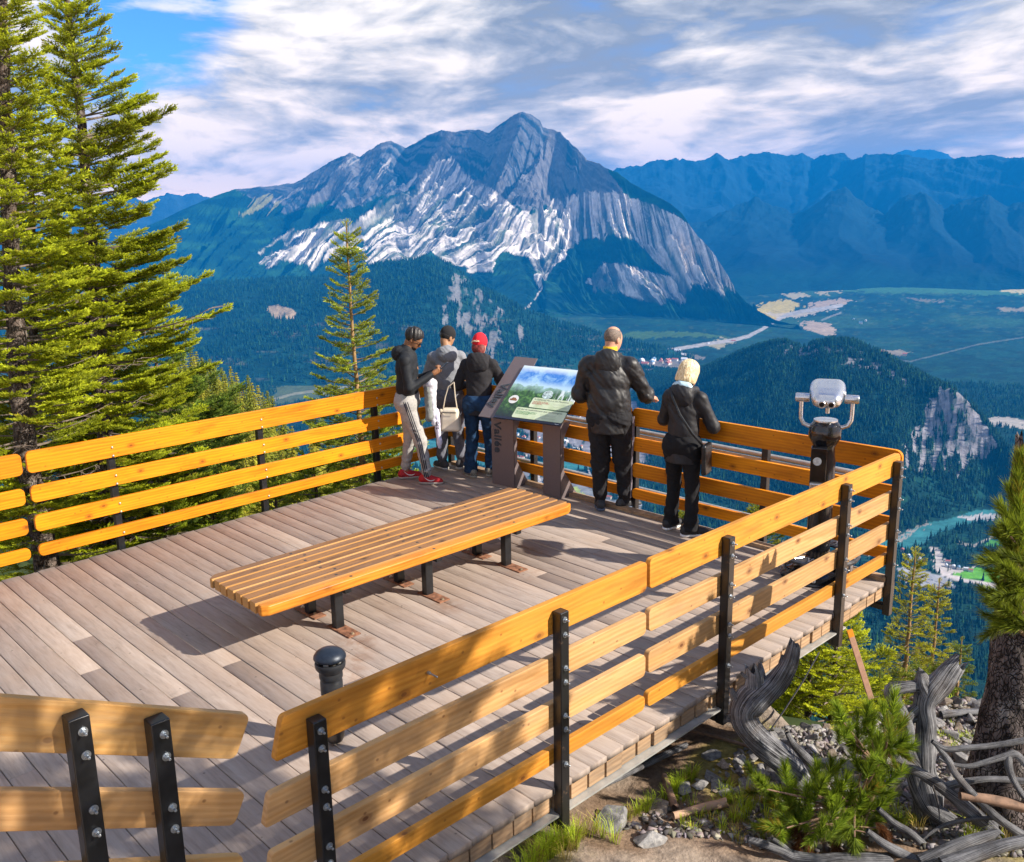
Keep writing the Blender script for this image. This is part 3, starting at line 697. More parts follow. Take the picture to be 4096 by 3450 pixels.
far_range('foothills', [(1380, 470, 12600), (1440, 452, 12600), (1500, 425, 12600), (1545, 402, 12600), (1590, 418, 12600), (1640, 436, 12500), (1700, 392, 12500), (1730, 384, 12500), (1770, 420, 12400), (1810, 438, 12400), (1850, 400, 12300), (1885, 392, 12300), (1930, 430, 12200), (1980, 408, 12100), (2020, 398, 12000), (2060, 425, 12000), (2110, 410, 12000), (2300, 430, 11800), (2500, 450, 11600)], 9900, 700, 120, np.array([.010, .034, .052]), 12, rough=210)
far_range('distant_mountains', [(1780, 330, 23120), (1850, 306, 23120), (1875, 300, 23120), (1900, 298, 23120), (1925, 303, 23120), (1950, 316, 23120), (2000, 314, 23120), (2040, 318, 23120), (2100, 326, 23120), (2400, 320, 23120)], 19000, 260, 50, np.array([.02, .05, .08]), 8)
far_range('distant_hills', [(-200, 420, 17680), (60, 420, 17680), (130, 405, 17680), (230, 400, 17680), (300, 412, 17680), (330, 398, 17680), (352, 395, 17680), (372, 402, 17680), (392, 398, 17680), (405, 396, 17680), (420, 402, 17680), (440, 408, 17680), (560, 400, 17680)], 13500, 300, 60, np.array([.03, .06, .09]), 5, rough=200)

# ---- wooded hills in the valley ------------------------------------------------
def hill(name, pts, foot, na, nr, paint, rough=60, seed=1, gul=40., pw=.8, Zfun=None):
    sk = skyline(pts); az = np.linspace(sk[0, 0], sk[-1, 0], na)
    fd = np.array(sorted([(azof(x, y), np.hypot(*(onz(x*S, y*S, FLOOR)-CAM)[:2])) for x, y in foot]))
    Rr_ = np.interp(az, sk[:, 0], sk[:, 1]); H_ = np.interp(az, sk[:, 0], sk[:, 2]); B_ = np.minimum(np.interp(az, fd[:, 0], fd[:, 1]), Rr_-120)
    k = np.hanning(41); k /= k.sum(); Rr_ = np.convolve(np.pad(Rr_, 20, 'edge'), k, 'valid'); B_ = np.convolve(np.pad(B_, 20, 'edge'), k, 'valid')
    s = np.linspace(-.05, 2.0, nr); A, Sg = np.meshgrid(az, s); Rr = B_+(Rr_-B_)*Sg
    D = (_f[:2, None, None]*np.cos(A) + _r[:2, None, None]*np.sin(A)); X = CAM[0]+D[0]*Rr; Y = CAM[1]+D[1]*Rr; s1 = np.clip(Sg, 0, 1)
    Z = FLOOR + (H_-FLOOR)*(s1**pw*(1+.35*s1*(1-s1)))
    if Zfun is not None: Z = Zfun(Z, s1, *topx(X, Y, Z), H_)
    px, py = topx(X, Y, Z); am = sstep(0, .15, s1)*(1-.7*sstep(.85, 1, s1))
    Z += am*((fbm(X/520.+seed, Y/520., 5, .5, True)-.6)*rough*1.6 + (fbm(X/60., Y/60., 4)-.5)*14)
    Z = np.where(Sg > 1, Z-(np.clip(Sg-1, 0, 1))**1.3*(H_-FLOOR)*1.3, Z); Z = np.where(Sg < 0, FLOOR-20, Z)
    px, py = topx(X, Y, Z); C = paint(px, py, X, Y, s1)
    o = newobj(name, grid_mesh(name, X, Y, Z, C), None, land_mat(name+'_cover', fine=.05, bd=5.)); o['kind'] = 'structure'
    return X, Y, Z, px, py, C, Sg
def forest_c(px, py, X, Y):
    c = lerp(FOREST, FOREST*1.7, sstep(.35, .7, fbm(X/90., Y/90., 4)))
    return lerp(c, FOREST2*.8, sstep(.55, .75, fbm(px/45.+3, py/14., 4))*.5)
def paint_a(px, py, X, Y, s):
    C = forest_c(px, py, X, Y); w = fbm(px/10., py/10., 4)-.5
    m = inpoly(px+w*16, py+w*10, [(543, 632), (556, 626), (580, 627), (600, 634), (608, 642), (598, 652), (575, 655), (560, 650)])
    C = lerp(C, np.array([.36, .26, .16]), m.astype(float))
    r_ = inpoly(px+w*30, py+w*30, [(930, 560), (965, 575), (1010, 620), (1060, 660), (1080, 700), (1010, 740), (960, 690), (900, 660)])
    st = sstep(.52, .66, fbm(px/14.+2, py/30., 5, .6)); C = lerp(C, np.array([.20, .19, .19]), r_*st*.8)
    st2 = sstep(.60, .72, fbm(px/60.+8, py/8., 4, .6)); C = lerp(C, np.array([.20, .16, .10]), st2*(py > 650)*.35)
    return C
HA = hill('hill', [(-300, 700, 8600), (-100, 670, 8400), (100, 645, 8200), (300, 610, 8000), (380, 592, 7800), (450, 580, 7600), (560, 573, 7400), (640, 571, 7200), (700, 562, 7000), (760, 546, 6800), (820, 533, 6700), (870, 528, 6600), (900, 533, 6500), (940, 555, 6400), (980, 585, 6300), (1030, 612, 6200), (1080, 640, 6100), (1150, 663, 6000), (1250, 690, 5900), (1360, 715, 5800), (1420, 735, 5700)],
    [(-300, 770), (-100, 765), (150, 760), (400, 780), (600, 790), (800, 790), (1000, 780), (1150, 760), (1300, 740), (1420, 738)], 900, 260, paint_a, rough=55, seed=2)
def paint_b(px, py, X, Y, s):
    C = forest_c(px, py, X, Y); w = fbm(px/12., py/16., 5, .6)-.5
    m = inpoly(px+w*26, py+w*22, [(1838, 925), (1856, 905), (1880, 862), (1905, 820), (1925, 797), (1950, 793), (1975, 812), (2000, 850), (2028, 885), (2040, 915), (2010, 935), (1985, 955), (1955, 975), (1920, 960), (1900, 972), (1860, 962)])
    st = sstep(.40, .56, fbm(px/7.+3, py/34., 5, .6))
    C = lerp(C, np.array([.25, .235, .25])*(.5+.8*fbm(px/5., py/26., 4))[..., None], m*(.25+.75*st))
    m2 = inpoly(px+w*30, py+w*20, [(1560, 712), (1600, 702), (1650, 708), (1700, 700), (1750, 712), (1800, 740), (1870, 775), (1850, 790), (1780, 760), (1700, 740), (1640, 745), (1580, 740)])
    st2 = sstep(.50, .66, fbm(px/12.+9, py/8., 5, .6)); C = lerp(C, np.array([.26, .24, .25]), m2*st2*.8)
    return C
def cliffz(Z, s, px, py, H):
    m = sstep(1830, 1880, px)*(1-sstep(2030, 2060, px))
    # steep face under the brow on the right-hand end
    z2 = FLOOR + (H-FLOOR)*(.42*sstep(0, .55, s)**.9 + .58*sstep(.50, .93, s))
    return Z*(1-m)+z2*m
HB = hill('wooded_hill', [(1300, 830, 4300), (1380, 790, 4250), (1430, 762, 4200), (1500, 732, 4150), (1545, 713, 4100), (1575, 704, 4050), (1605, 702, 4000), (1640, 711, 3950), (1672, 702, 3900), (1705, 696, 3850), (1745, 702, 3800), (1780, 715, 3750), (1830, 740, 3650), (1870, 763, 3600), (1900, 780, 3550), (1925, 791, 3500), (1950, 797, 3450), (1975, 818, 3400), (2000, 848, 3350), (2028, 882, 3300), (2046, 905, 3250), (2070, 930, 3200), (2110, 958, 3150), (2200, 1000, 3100)],
    [(1300, 985), (1380, 990), (1500, 1000), (1600, 1010), (1700, 1030), (1800, 1060), (1850, 1080), (1900, 1058), (1980, 1040), (2060, 1020), (2100, 1010), (2200, 1010)], 900, 300, paint_b, rough=34, seed=6, gul=24., Zfun=cliffz)

# ---- valley floor and the slope below the deck -----------------------------------
HOLES = []
def floor_paint(px, py, X, Y, Z):
    C = forest_c(px, py, X, Y)
    w = fbm(px/9., py/5., 4)-.5; w = w + .5*(fbm(px/3., py/1.6, 3)-.5); wx, wy = px+w*30, py+w*9
    far = sstep(640, 480, py)
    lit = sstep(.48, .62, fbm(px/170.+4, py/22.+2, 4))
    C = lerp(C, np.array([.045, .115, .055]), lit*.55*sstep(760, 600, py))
    tex = fbm(px/3.2, py/1.5, 4, .65); C = C*(.45+1.1*tex)[..., None]
    C = lerp(C, np.array([.10, .14, .07]), sstep(.62, .72, fbm(px/14.+6, py/4.5, 4, .6))*.45*sstep(800, 560, py))
    def area(poly, col, k=1.0):
        nonlocal C
        C = lerp(C, np.array(col), inpoly(wx, wy, poly)*k)
    def line(pts, wd, col, k=1.0):
        nonlocal C
        C = lerp(C, np.array(col), (1-sstep(wd*.7, wd, pline(px+w*2, py+w*1, pts)))*k)
    area([(1400, 478), (1460, 470), (1560, 500), (1680, 520), (1640, 535), (1480, 505)], (.07, .17, .10), .9)
    area([(1680, 572), (1790, 565), (1900, 580), (2094, 590), (2094, 605), (1900, 600), (1730, 598)], (.05, .15, .07), .8)  # sunlit stretch of forest, painted as a brighter green
    area([(1500, 690), (1350, 690), (1260, 700), (1290, 680), (1400, 678)], (.06, .12, .03), .8)
    area([(1900, 502), (1960, 496), (2094, 492), (2300, 490), (2300, 500), (2094, 503), (2010, 504), (1960, 506), (1900, 508)], (.05, .14, .24))
    area([(1990, 525), (2094, 520), (2300, 520), (2300, 532), (2094, 530)], (.06, .16, .26))
    G = (.36, .31, .19); G2 = (.36, .27, .20)
    area([(1545, 630), (1570, 618), (1610, 612), (1640, 625), (1600, 650), (1570, 662), (1552, 652)], (.44, .34, .10))
    area([(1600, 602), (1640, 596), (1650, 606), (1620, 612)], G); area([(1660, 588), (1710, 582), (1750, 590), (1700, 600), (1680, 606)], G)
    area([(1660, 618), (1720, 610), (1745, 615), (1700, 628), (1650, 632)], G2); area([(1640, 655), (1700, 662), (1710, 680), (1690, 688), (1640, 672)], G2)
    area([(1440, 705), (1480, 690), (1500, 700), (1470, 715)], G, .8); area([(1560, 640), (1640, 640), (1720, 628), (1700, 636), (1600, 655)], (.45, .38, .3), .8)
    area([(2040, 595), (2094, 588), (2140, 590), (2140, 600), (2060, 600)], (.52, .44, .22)); area([(2045, 630), (2094, 628), (2140, 630), (2140, 638), (2050, 638)], (.42, .34, .22), .6)
    area([(1790, 525), (1815, 522), (1812, 528), (1795, 530)], (.6, .5, .4)); area([(1800, 715), (1860, 718), (1850, 728), (1790, 726)], (.38, .3, .22), .6)
    area([(1740, 560), (1800, 566), (1760, 572)], G2, .4); area([(1850, 610), (1930, 614), (1900, 620)], G2, .4)
    area([(1200, 688), (1230, 684), (1240, 692), (1215, 698)], (.45, .38, .33)); area([(1985, 860), (2060, 852), (2110, 862), (2100, 878), (2030, 872)], (.38, .34, .30), .9)
    ROAD = (.34, .32, .31)
    line([(1290, 730), (1380, 715), (1450, 703), (1500, 696), (1530, 688), (1560, 673), (1580, 660), (1605, 646), (1640, 637), (1700, 629), (1720, 625)], 4.2, ROAD)
    line([(1180, 690), (1230, 702), (1280, 718)], 2.4, ROAD, .8); line([(1680, 655), (1720, 640)], 2, ROAD, .5)
    line([(500, 835), (600, 806), (700, 792), (860, 780)], 3.0, (.34, .30, .26), .8); line([(640, 780), (655, 800), (690, 822)], 3.5, (.30, .29, .28), .8)
    line([(1700, 715), (1860, 740), (2000, 705), (2094, 690)], 1.5, ROAD, .25)
    area([(560, 790), (700, 770), (720, 800), (560, 830)], (.14, .16, .06), .5)
    # built-up ground of the town
    area([(1270, 745), (1300, 725), (1400, 722), (1440, 730), (1400, 752), (1300, 760)], (.30, .25, .23), .55)
    tn = sstep(.46, .6, fbm(px/26., py/22., 4))
    C = lerp(C, np.array([.26, .24, .27]), tn*.75*inpoly(px, py, [(960, 850), (1100, 800), (1300, 790), (1420, 830), (1700, 900), (1560, 960), (1300, 945), (1000, 930)]))
    C = lerp(C, np.array([.22, .22, .24]), tn*.8*inpoly(px, py, [(1000, 960), (1130, 955), (1300, 985), (1320, 1080), (1000, 1080)]))
    for k in range(7): line([(930+k*70, 800), (1020+k*55, 930)], 1.6, (.30, .29, .30), .6)
    for k in range(5): line([(960, 850+k*20), (1500, 862+k*22)], 1.4, (.30, .29, .30), .5)
    line([(1090, 940), (1108, 1000), (1100, 1040)], 4, (.40, .37, .36)); line([(1100, 1000), (1250, 1035), (1350, 1060)], 4, (.42, .38, .33))
    area([(1130, 1000), (1180, 995), (1200, 1015), (1150, 1020)], (.30, .40, .08), .8)
    # the river, from left behind the deck to the bend on the right
    wat = inpoly(px, py, [(790, 905), (850, 895), (905, 905), (980, 935), (1060, 945), (1100, 945), (1180, 938), (1210, 930), (1215, 950), (1600, 1112), (1790, 1108), (1840, 1096), (1870, 1081), (1905, 1068), (1935, 1063), (1962, 1055), (1995, 1044), (2094, 1040), (2250, 1036),
        (2250, 1052), (2094, 1058), (2030, 1064), (1990, 1071), (1960, 1079), (1930, 1087), (1905, 1098), (1885, 1116), (1850, 1124), (1790, 1128), (1600, 1113), (1212, 952), (1205, 958), (1150, 966), (1080, 960), (960, 950), (900, 958), (860, 955), (790, 950)])
    bar = inpoly(wx, wy, [(1960, 1060), (2000, 1052), (2094, 1050), (2250, 1048), (2250, 1058), (2094, 1062), (2000, 1066)])
    C = lerp(C, WATER, wat.astype(float)); C = lerp(C, np.array([.36, .35, .36]), bar.astype(float))
    rim = inpoly(wx, wy, [(1830, 1100), (1880, 1074), (1900, 1066), (1905, 1070), (1875, 1082), (1838, 1108)]); C = lerp(C, np.array([.35, .27, .24]), rim*.7)
    area([(1905, 1122), (1918, 1120), (1935, 1150), (1945, 1165), (1920, 1168), (1908, 1150)], (.42, .38, .36)); area([(1930, 1168), (2000, 1158), (1990, 1166), (1940, 1174)], (.42, .38, .36))
    line([(1920, 1168), (1945, 1180), (1990, 1190), (2060, 1202), (2140, 1215)], 5.5, (.48, .43, .42))
    area([(1950, 1172), (1990, 1164), (2060, 1160), (2140, 1158), (2140, 1185), (2060, 1192), (2000, 1188), (1965, 1182)], (.10, .30, .03)); area([(2010, 1112), (2060, 1096), (2110, 1086), (2110, 1100), (2060, 1112), (2030, 1122)], (.06, .22, .04))
    area([(2000, 1196), (2060, 1208), (2120, 1220), (2120, 1232), (2060, 1222), (2010, 1210)], (.28, .34, .03))
    line([(1960, 1110), (1990, 1118), (2030, 1098), (2090, 1080)], 3, (.34, .30, .27), .8)
    area([(1840, 1165), (1870, 1160), (1930, 1180), (1950, 1200), (1930, 1210), (1890, 1205), (1845, 1190)], (.30, .30, .33), .9)
    return C
def local_slope(A, r):
    """height of our own mountain at azimuth A and distance r"""
    a = np.degrees(A)
    rs = [0, 3, 8, 30, 80, 160, 320, 600, 1000, 1500, 1900, 2400]
    mid = np.interp(r, rs, [-1.4, -4, -8, -25, -56, -106, -205, -380, -640, -870, -900, -900])
    lef = np.interp(r, rs, [-1.0, -1.4, -3.2, -9.5, -23, -52, -150, -340, -620, -860, -900, -900])
    rig = np.interp(r, rs, [-1.4, -4, -8, -25, -55, -102, -198, -368, -560, -758, -872, -900])
    wl = sstep(-10, -17, a); wr = sstep(8, 16, a)
    return mid*(1-wl)*(1-wr) + lef*wl*(1-wr) + rig*wr
def valley():
    A, Rr, X, Y = polar(-50, 50, 700, 60000, 1500, 900, .92)
    Z = FLOOR + (fbm(X/700., Y/700., 5)-.5)*60*sstep(3000, 7000, Rr) + (fbm(X/90., Y/90., 3)-.5)*5
    own = local_slope(A, Rr) + (fbm(X/120., Y/120., 4)-.5)*40*sstep(700, 1000, Rr)*(1-sstep(1800, 2300, Rr))
    wl = sstep(14000, 15000, Rr)
    Z = Z + 160*np.exp(-((Rr-10800)/1500.)**2)*sstep(0.20, .42, A)*(.6+.8*fbm(X/2500., Y/2500., 3))
    px, py = topx(X, Y, Z)
    C = floor_paint(px, py, X, Y, Z)
    Z2 = np.maximum(Z, own); C = np.where((own > Z)[..., None], forest_c(px, py, X, Y), C)
    me = grid_mesh('valley', X, Y, Z2, C)
    # water gets its own material
    px, py = topx(X, Y, Z2)
    o = newobj('valley', me, None, [land_mat('valley_ground', fine=.03, bd=3.)]); o['kind'] = 'structure'
    return A, Rr, X, Y, Z2, C
VAL = valley()
def hillside():
    A, Rr, X, Y = polar(-75, 75, 5.0, 800, 700, 260)
    d = np.hypot(X-1.6, Y-2.8)
    r = np.maximum(Rr-8.0, 0)
    Z = local_slope(A, r) + (fbm(X/6., Y/6., 4)-.5)*np.minimum(2.5, Rr*.06)
    C = lerp(np.array([.05, .06, .02]), np.array([.03, .055, .015]), fbm(X/2., Y/2., 4)); C = lerp(C, FOREST, sstep(40, 120, Rr))
    return A, Rr, X, Y, Z, C
hs = hillside()
# cut the part that would rise through the deck or the foreground ground
A_, R2, X_, Y_, Z_, C_ = hs
Z_ = np.where((X_ > -4) & (X_ < 5.9) & (Y_ < 6.0), np.minimum(Z_, -1.6), Z_)
o = newobj('hillside', grid_mesh('hillside', X_, Y_, Z_, C_), None, land_mat('hillside_ground', fine=1.2, bd=.05)); o['kind'] = 'structure'
# ---------------------------------------------------------------- distant woods (too many trees to count)
def cone_tree(nl=3, k=6, seed=0):
    r = random.Random(seed); V = []; F = []
    for l in range(nl):
        z0 = .06+.80*l/nl; z1 = min(1.0, z0+.52-.08*l); rad = .185*(1-.80*l/nl)
        q = len(V); V.append((0, 0, z1 if l < nl-1 else 1.0)); ph = r.random()*6
        for j in range(k):
            a = ph+2*math.pi*j/k; rr_ = rad*r.uniform(.65, 1.2); V.append((rr_*math.cos(a), rr_*math.sin(a), z0+r.uniform(-.05, .04)))
        for j in range(k): F.append((q, q+1+j, q+1+(j+1) % k))
    return np.array(V), np.array(F)
def forest(name, G, n, h0, h1, seed, label, mask=None, col=(.006, .030, .022), zoff=0, dens_noise=60., maxlum=.16):
    X, Y, Z, C = G; rg = np.random.default_rng(seed); nr, na = X.shape
    area = np.abs((X[1:, :-1]-X[:-1, :-1])*(Y[:-1, 1:]-Y[:-1, :-1]) - (Y[1:, :-1]-Y[:-1, :-1])*(X[:-1, 1:]-X[:-1, :-1]))
    okc = C[:-1, :-1].sum(-1) < maxlum
    dist = np.hypot(X[:-1, :-1]-CAM[0], Y[:-1, :-1]-CAM[1])
    wgt = area*okc/np.maximum(dist, 50)**.6
    if mask is not None: wgt = wgt*mask(X[:-1, :-1], Y[:-1, :-1], Z[:-1, :-1])
    wgt = wgt*(.25+sstep(.3, .55, fbm(X[:-1, :-1]/dens_noise, Y[:-1, :-1]/dens_noise, 3)))
    p = wgt.ravel()/wgt.sum(); idx = rg.choice(p.size, n, p=p); i, j = np.unravel_index(idx, wgt.shape); u, v = rg.random(n), rg.random(n)
    def bl(Q): return (Q[i, j]*(1-u)+Q[i+1, j]*u)*(1-v) + (Q[i, j+1]*(1-u)+Q[i+1, j+1]*u)*v
    px_, py_, pz_ = bl(X), bl(Y), bl(Z)+zoff
    H = rg.uniform(h0, h1, n)*(.8+.5*fbm(px_/40., py_/40., 3)); tn = rg.random(n)
    TV = []; TF = []; TC = []; off = 0
    for s_ in range(4):
        sel = np.arange(n) % 4 == s_; tv, tf = cone_tree(3, 5, s_+seed)
        m = sel.sum(); a = rg.uniform(0, 6.28, m); hh = H[sel]; ww = hh*rg.uniform(.8, 1.35, m)
        ca_, sa_ = np.cos(a), np.sin(a)
        vx = px_[sel][:, None] + (tv[:, 0]*ca_[:, None]-tv[:, 1]*sa_[:, None])*ww[:, None]
        vy = py_[sel][:, None] + (tv[:, 0]*sa_[:, None]+tv[:, 1]*ca_[:, None])*ww[:, None]
        vz = pz_[sel][:, None] + tv[:, 2]*hh[:, None]
        TV.append(np.stack([vx, vy, vz], -1).reshape(-1, 3)); TF.append((tf[None]+(np.arange(m)*len(tv))[:, None, None]).reshape(-1, 3)+off)
        base = np.array(col)*(.55+1.1*tn[sel])[:, None]; yel = (tn[sel] > .9)[:, None]; base = np.where(yel, base*np.array([2.2, 1.5, .7]), base)
        TC.append(np.repeat(base, len(tv), 0)); off += m*len(tv)
    me = np_mesh(name, np.concatenate(TV), np.concatenate(TF)); col_attr(me, 'tint', np.concatenate(TC))
    o = newobj(name, me, None, M_wood); tag(o, label, name.replace('_', ' '), None, 'stuff')
def _wm():
    m, t, b = material('conifer_wood', .9, spec=.1); a = N(t, 'ShaderNodeAttribute'); a.attribute_name = 'tint'
    L(t, a.outputs['Color'], b.inputs['Base Color']); return m
M_wood = _wm()
A1, R1, X1, Y1, Z1, C1 = VAL
def inr(lo, hi, xmin=-200, xmax=2300):
    def f(X, Y, Z):
        d = np.hypot(X-CAM[0], Y-CAM[1]); px, py = topx(X, Y, Z); return ((d > lo) & (d < hi) & (px > xmin) & (px < xmax)).astype(float)
    return f
forest('valley_forest', (X1, Y1, Z1, C1), 70000, 13, 24, 11, 'dark conifer forest covering the valley and the slope below', inr(700, 5200), maxlum=.20)
forest('hill_forest', (HB[0], HB[1], HB[2], HB[5]), 42000, 14, 24, 12, 'dark conifer forest on the near wooded hill', lambda X, Y, Z: (Z > FLOOR-3)*1.0, maxlum=.28)
forest('far_hill_forest', (HA[0], HA[1], HA[2], HA[5]), 38000, 20, 36, 13, 'dark conifer forest on the broad hill under the mountain', lambda X, Y, Z: (Z > FLOOR-3)*1.0, dens_noise=200., maxlum=.28)
# ---------------------------------------------------------------- near conifers
def leaf_mat(name, rough=.6, trans=.45):
    m = bpy.data.materials.new(name); m.use_nodes = True; t = m.node_tree; b = t.nodes['Principled BSDF']
    a = N(t, 'ShaderNodeAttribute'); a.attribute_name = 'tint'; b.inputs['Roughness'].default_value = rough; b.inputs['Specular IOR Level'].default_value = .25
    L(t, a.outputs['Color'], b.inputs['Base Color'])
    tr = N(t, 'ShaderNodeBsdfTranslucent'); L(t, a.outputs['Color'], tr.inputs[0]); mx = N(t, 'ShaderNodeMixShader', ins={0: trans})
    L(t, b.outputs[0], mx.inputs[1]); L(t, tr.outputs[0], mx.inputs[2]); L(t, mx.outputs[0], t.nodes['Material Output'].inputs[0]); return m
M_needle = leaf_mat('conifer_needles')
def bark_mat(name, c1, c2, c3, sc=(9, 9, 5), bd=.012, bscale=3):
    m, t, b = material(name, .9, spec=.15); v = objco(t, sc)
    n = noise(t, v, 2.2, 8, .68, .3); vo = N(t, 'ShaderNodeTexVoronoi'); vo.inputs['Scale'].default_value = bscale; vo.feature = 'DISTANCE_TO_EDGE'
    ad = N(t, 'ShaderNodeVectorMath', operation='ADD'); L(t, v, ad.inputs[0])
    nn = N(t, 'ShaderNodeTexNoise'); nn.inputs['Scale'].default_value = 2; L(t, v, nn.inputs['Vector']); sc_ = N(t, 'ShaderNodeVectorMath', operation='SCALE'); L(t, nn.outputs['Color'], sc_.inputs[0]); sc_.inputs['Scale'].default_value = 1.2
    L(t, sc_.outputs[0], ad.inputs[1]); L(t, ad.outputs[0], vo.inputs['Vector'])
    e = ramp(t, vo.outputs['Distance'], [(.0, 0.0), (.12, 1.0)])
    col = ramp(t, n, [(.32, c2), (.52, c1), (.7, c3)]); col = mixc(t, M_(t, 'SUBTRACT', 1.0, e), col, tuple(x*.4 for x in c2))
    L(t, col, b.inputs['Base Color']); bump(t, b, M_(t, 'ADD', M_(t, 'MULTIPLY', n, .6), M_(t, 'MULTIPLY', e, .5)), bd, .9); return m
M_bark = bark_mat('fir_bark', (.13, .10, .085), (.05, .038, .030), (.30, .27, .24))
M_twig = plain('bare_twigs', (.16, .125, .10), .9, var=.4, scale=14)
M_youngbark = plain('young_spruce_bark', (.28, .17, .07), .85, var=.4, scale=18, bmp=.003)

def rotframe(d, up=(0, 0, 1)):
    d = norm(d); u = np.asarray(up, float); s = np.cross(d, u)
    if np.linalg.norm(s) < 1e-4: s = np.array([1., 0, 0])
    s = norm(s); return np.stack([d, s, np.cross(s, d)], 1)          # columns: along, side, up
def brush(seed, Lg=.30, nn=170, nl=.034, nw=.0085, sub=4, flat=.6, back=.1):
    """a needle-clad twig along +X with side twigs; returns verts, faces, shade 0..1, stems"""
    r = np.random.default_rng(seed); V = []; F = []; C = []
    axes = [(np.zeros(3), np.array([1., 0, .05]), Lg)]
    for k in range(sub):
        for sgn in (-1, 1):
            t0 = .12+.75*(k+.5*(sgn > 0)+r.uniform(-.2, .2))/sub
            axes.append((np.array([Lg*t0, 0, 0]), norm([.75, sgn*(.75), r.uniform(-.08, .2)]), Lg*(1-t0)*r.uniform(.55, .85)+.03))
    tot = sum(a[2] for a in axes); stems = []
    for o, d, l in axes:
        k = int(nn*l/tot)+4; Fm = rotframe(d)
        stems.append((o, o+d*l))
        for i in range(k):
            t = (i+r.random())/k; a = r.uniform(-math.pi, math.pi)
            side, upv = math.sin(a), math.cos(a)*flat+(1-flat)*.5
            nd = norm(Fm @ np.array([.62+.6*t*t, side, upv])); p = o+d*l*t; e = p+nd*nl*r.uniform(.75, 1.25)
            w = norm(np.cross(nd, r.normal(size=3)))*nw
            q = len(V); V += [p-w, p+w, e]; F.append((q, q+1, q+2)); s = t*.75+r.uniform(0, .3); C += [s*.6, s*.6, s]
    return np.array(V), np.array(F), np.clip(np.array(C), 0, 1), stems
BR = [brush(s) for s in range(6)]
BRs = [brush(40+s, Lg=.21, nn=130, nl=.026, nw=.007, sub=3, flat=.95) for s in range(4)]
def crown_mesh(name, items, tmpl, dark, light, tip=(.30, .16, .03), ptip=.08, seed=0):
    """items: (pos, dir, scale, tone)"""
    r = np.random.default_rng(seed); VV = []; FF = []; CC = []; off = 0
    dark = np.array(dark); light = np.array(light); tip = np.array(tip)
    for p, d, s, tone in items:
        v, f, c, _ = tmpl[r.integers(len(tmpl))]
        M = rotframe(d); a = r.uniform(-.35, .35); ca_, sa_ = math.cos(a), math.sin(a)
        M = M @ np.array([[1, 0, 0], [0, ca_, -sa_], [0, sa_, ca_]])
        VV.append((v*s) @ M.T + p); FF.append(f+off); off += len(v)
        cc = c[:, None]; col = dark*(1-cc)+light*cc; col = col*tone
        if r.random() < ptip: k = c > .72; col[k] = tip*r.uniform(.7, 1.4)
        CC.append(col)
    me = np_mesh(name, np.concatenate(VV), np.concatenate(FF)); col_attr(me, 'tint', np.concatenate(CC)); me.materials.append(M_needle); return me
def blocked(p):
    return p[0] < 5.7 and p[1] < 5.85 and p[0] > -2.5 and p[1] > -.1 and p[2] > -.5
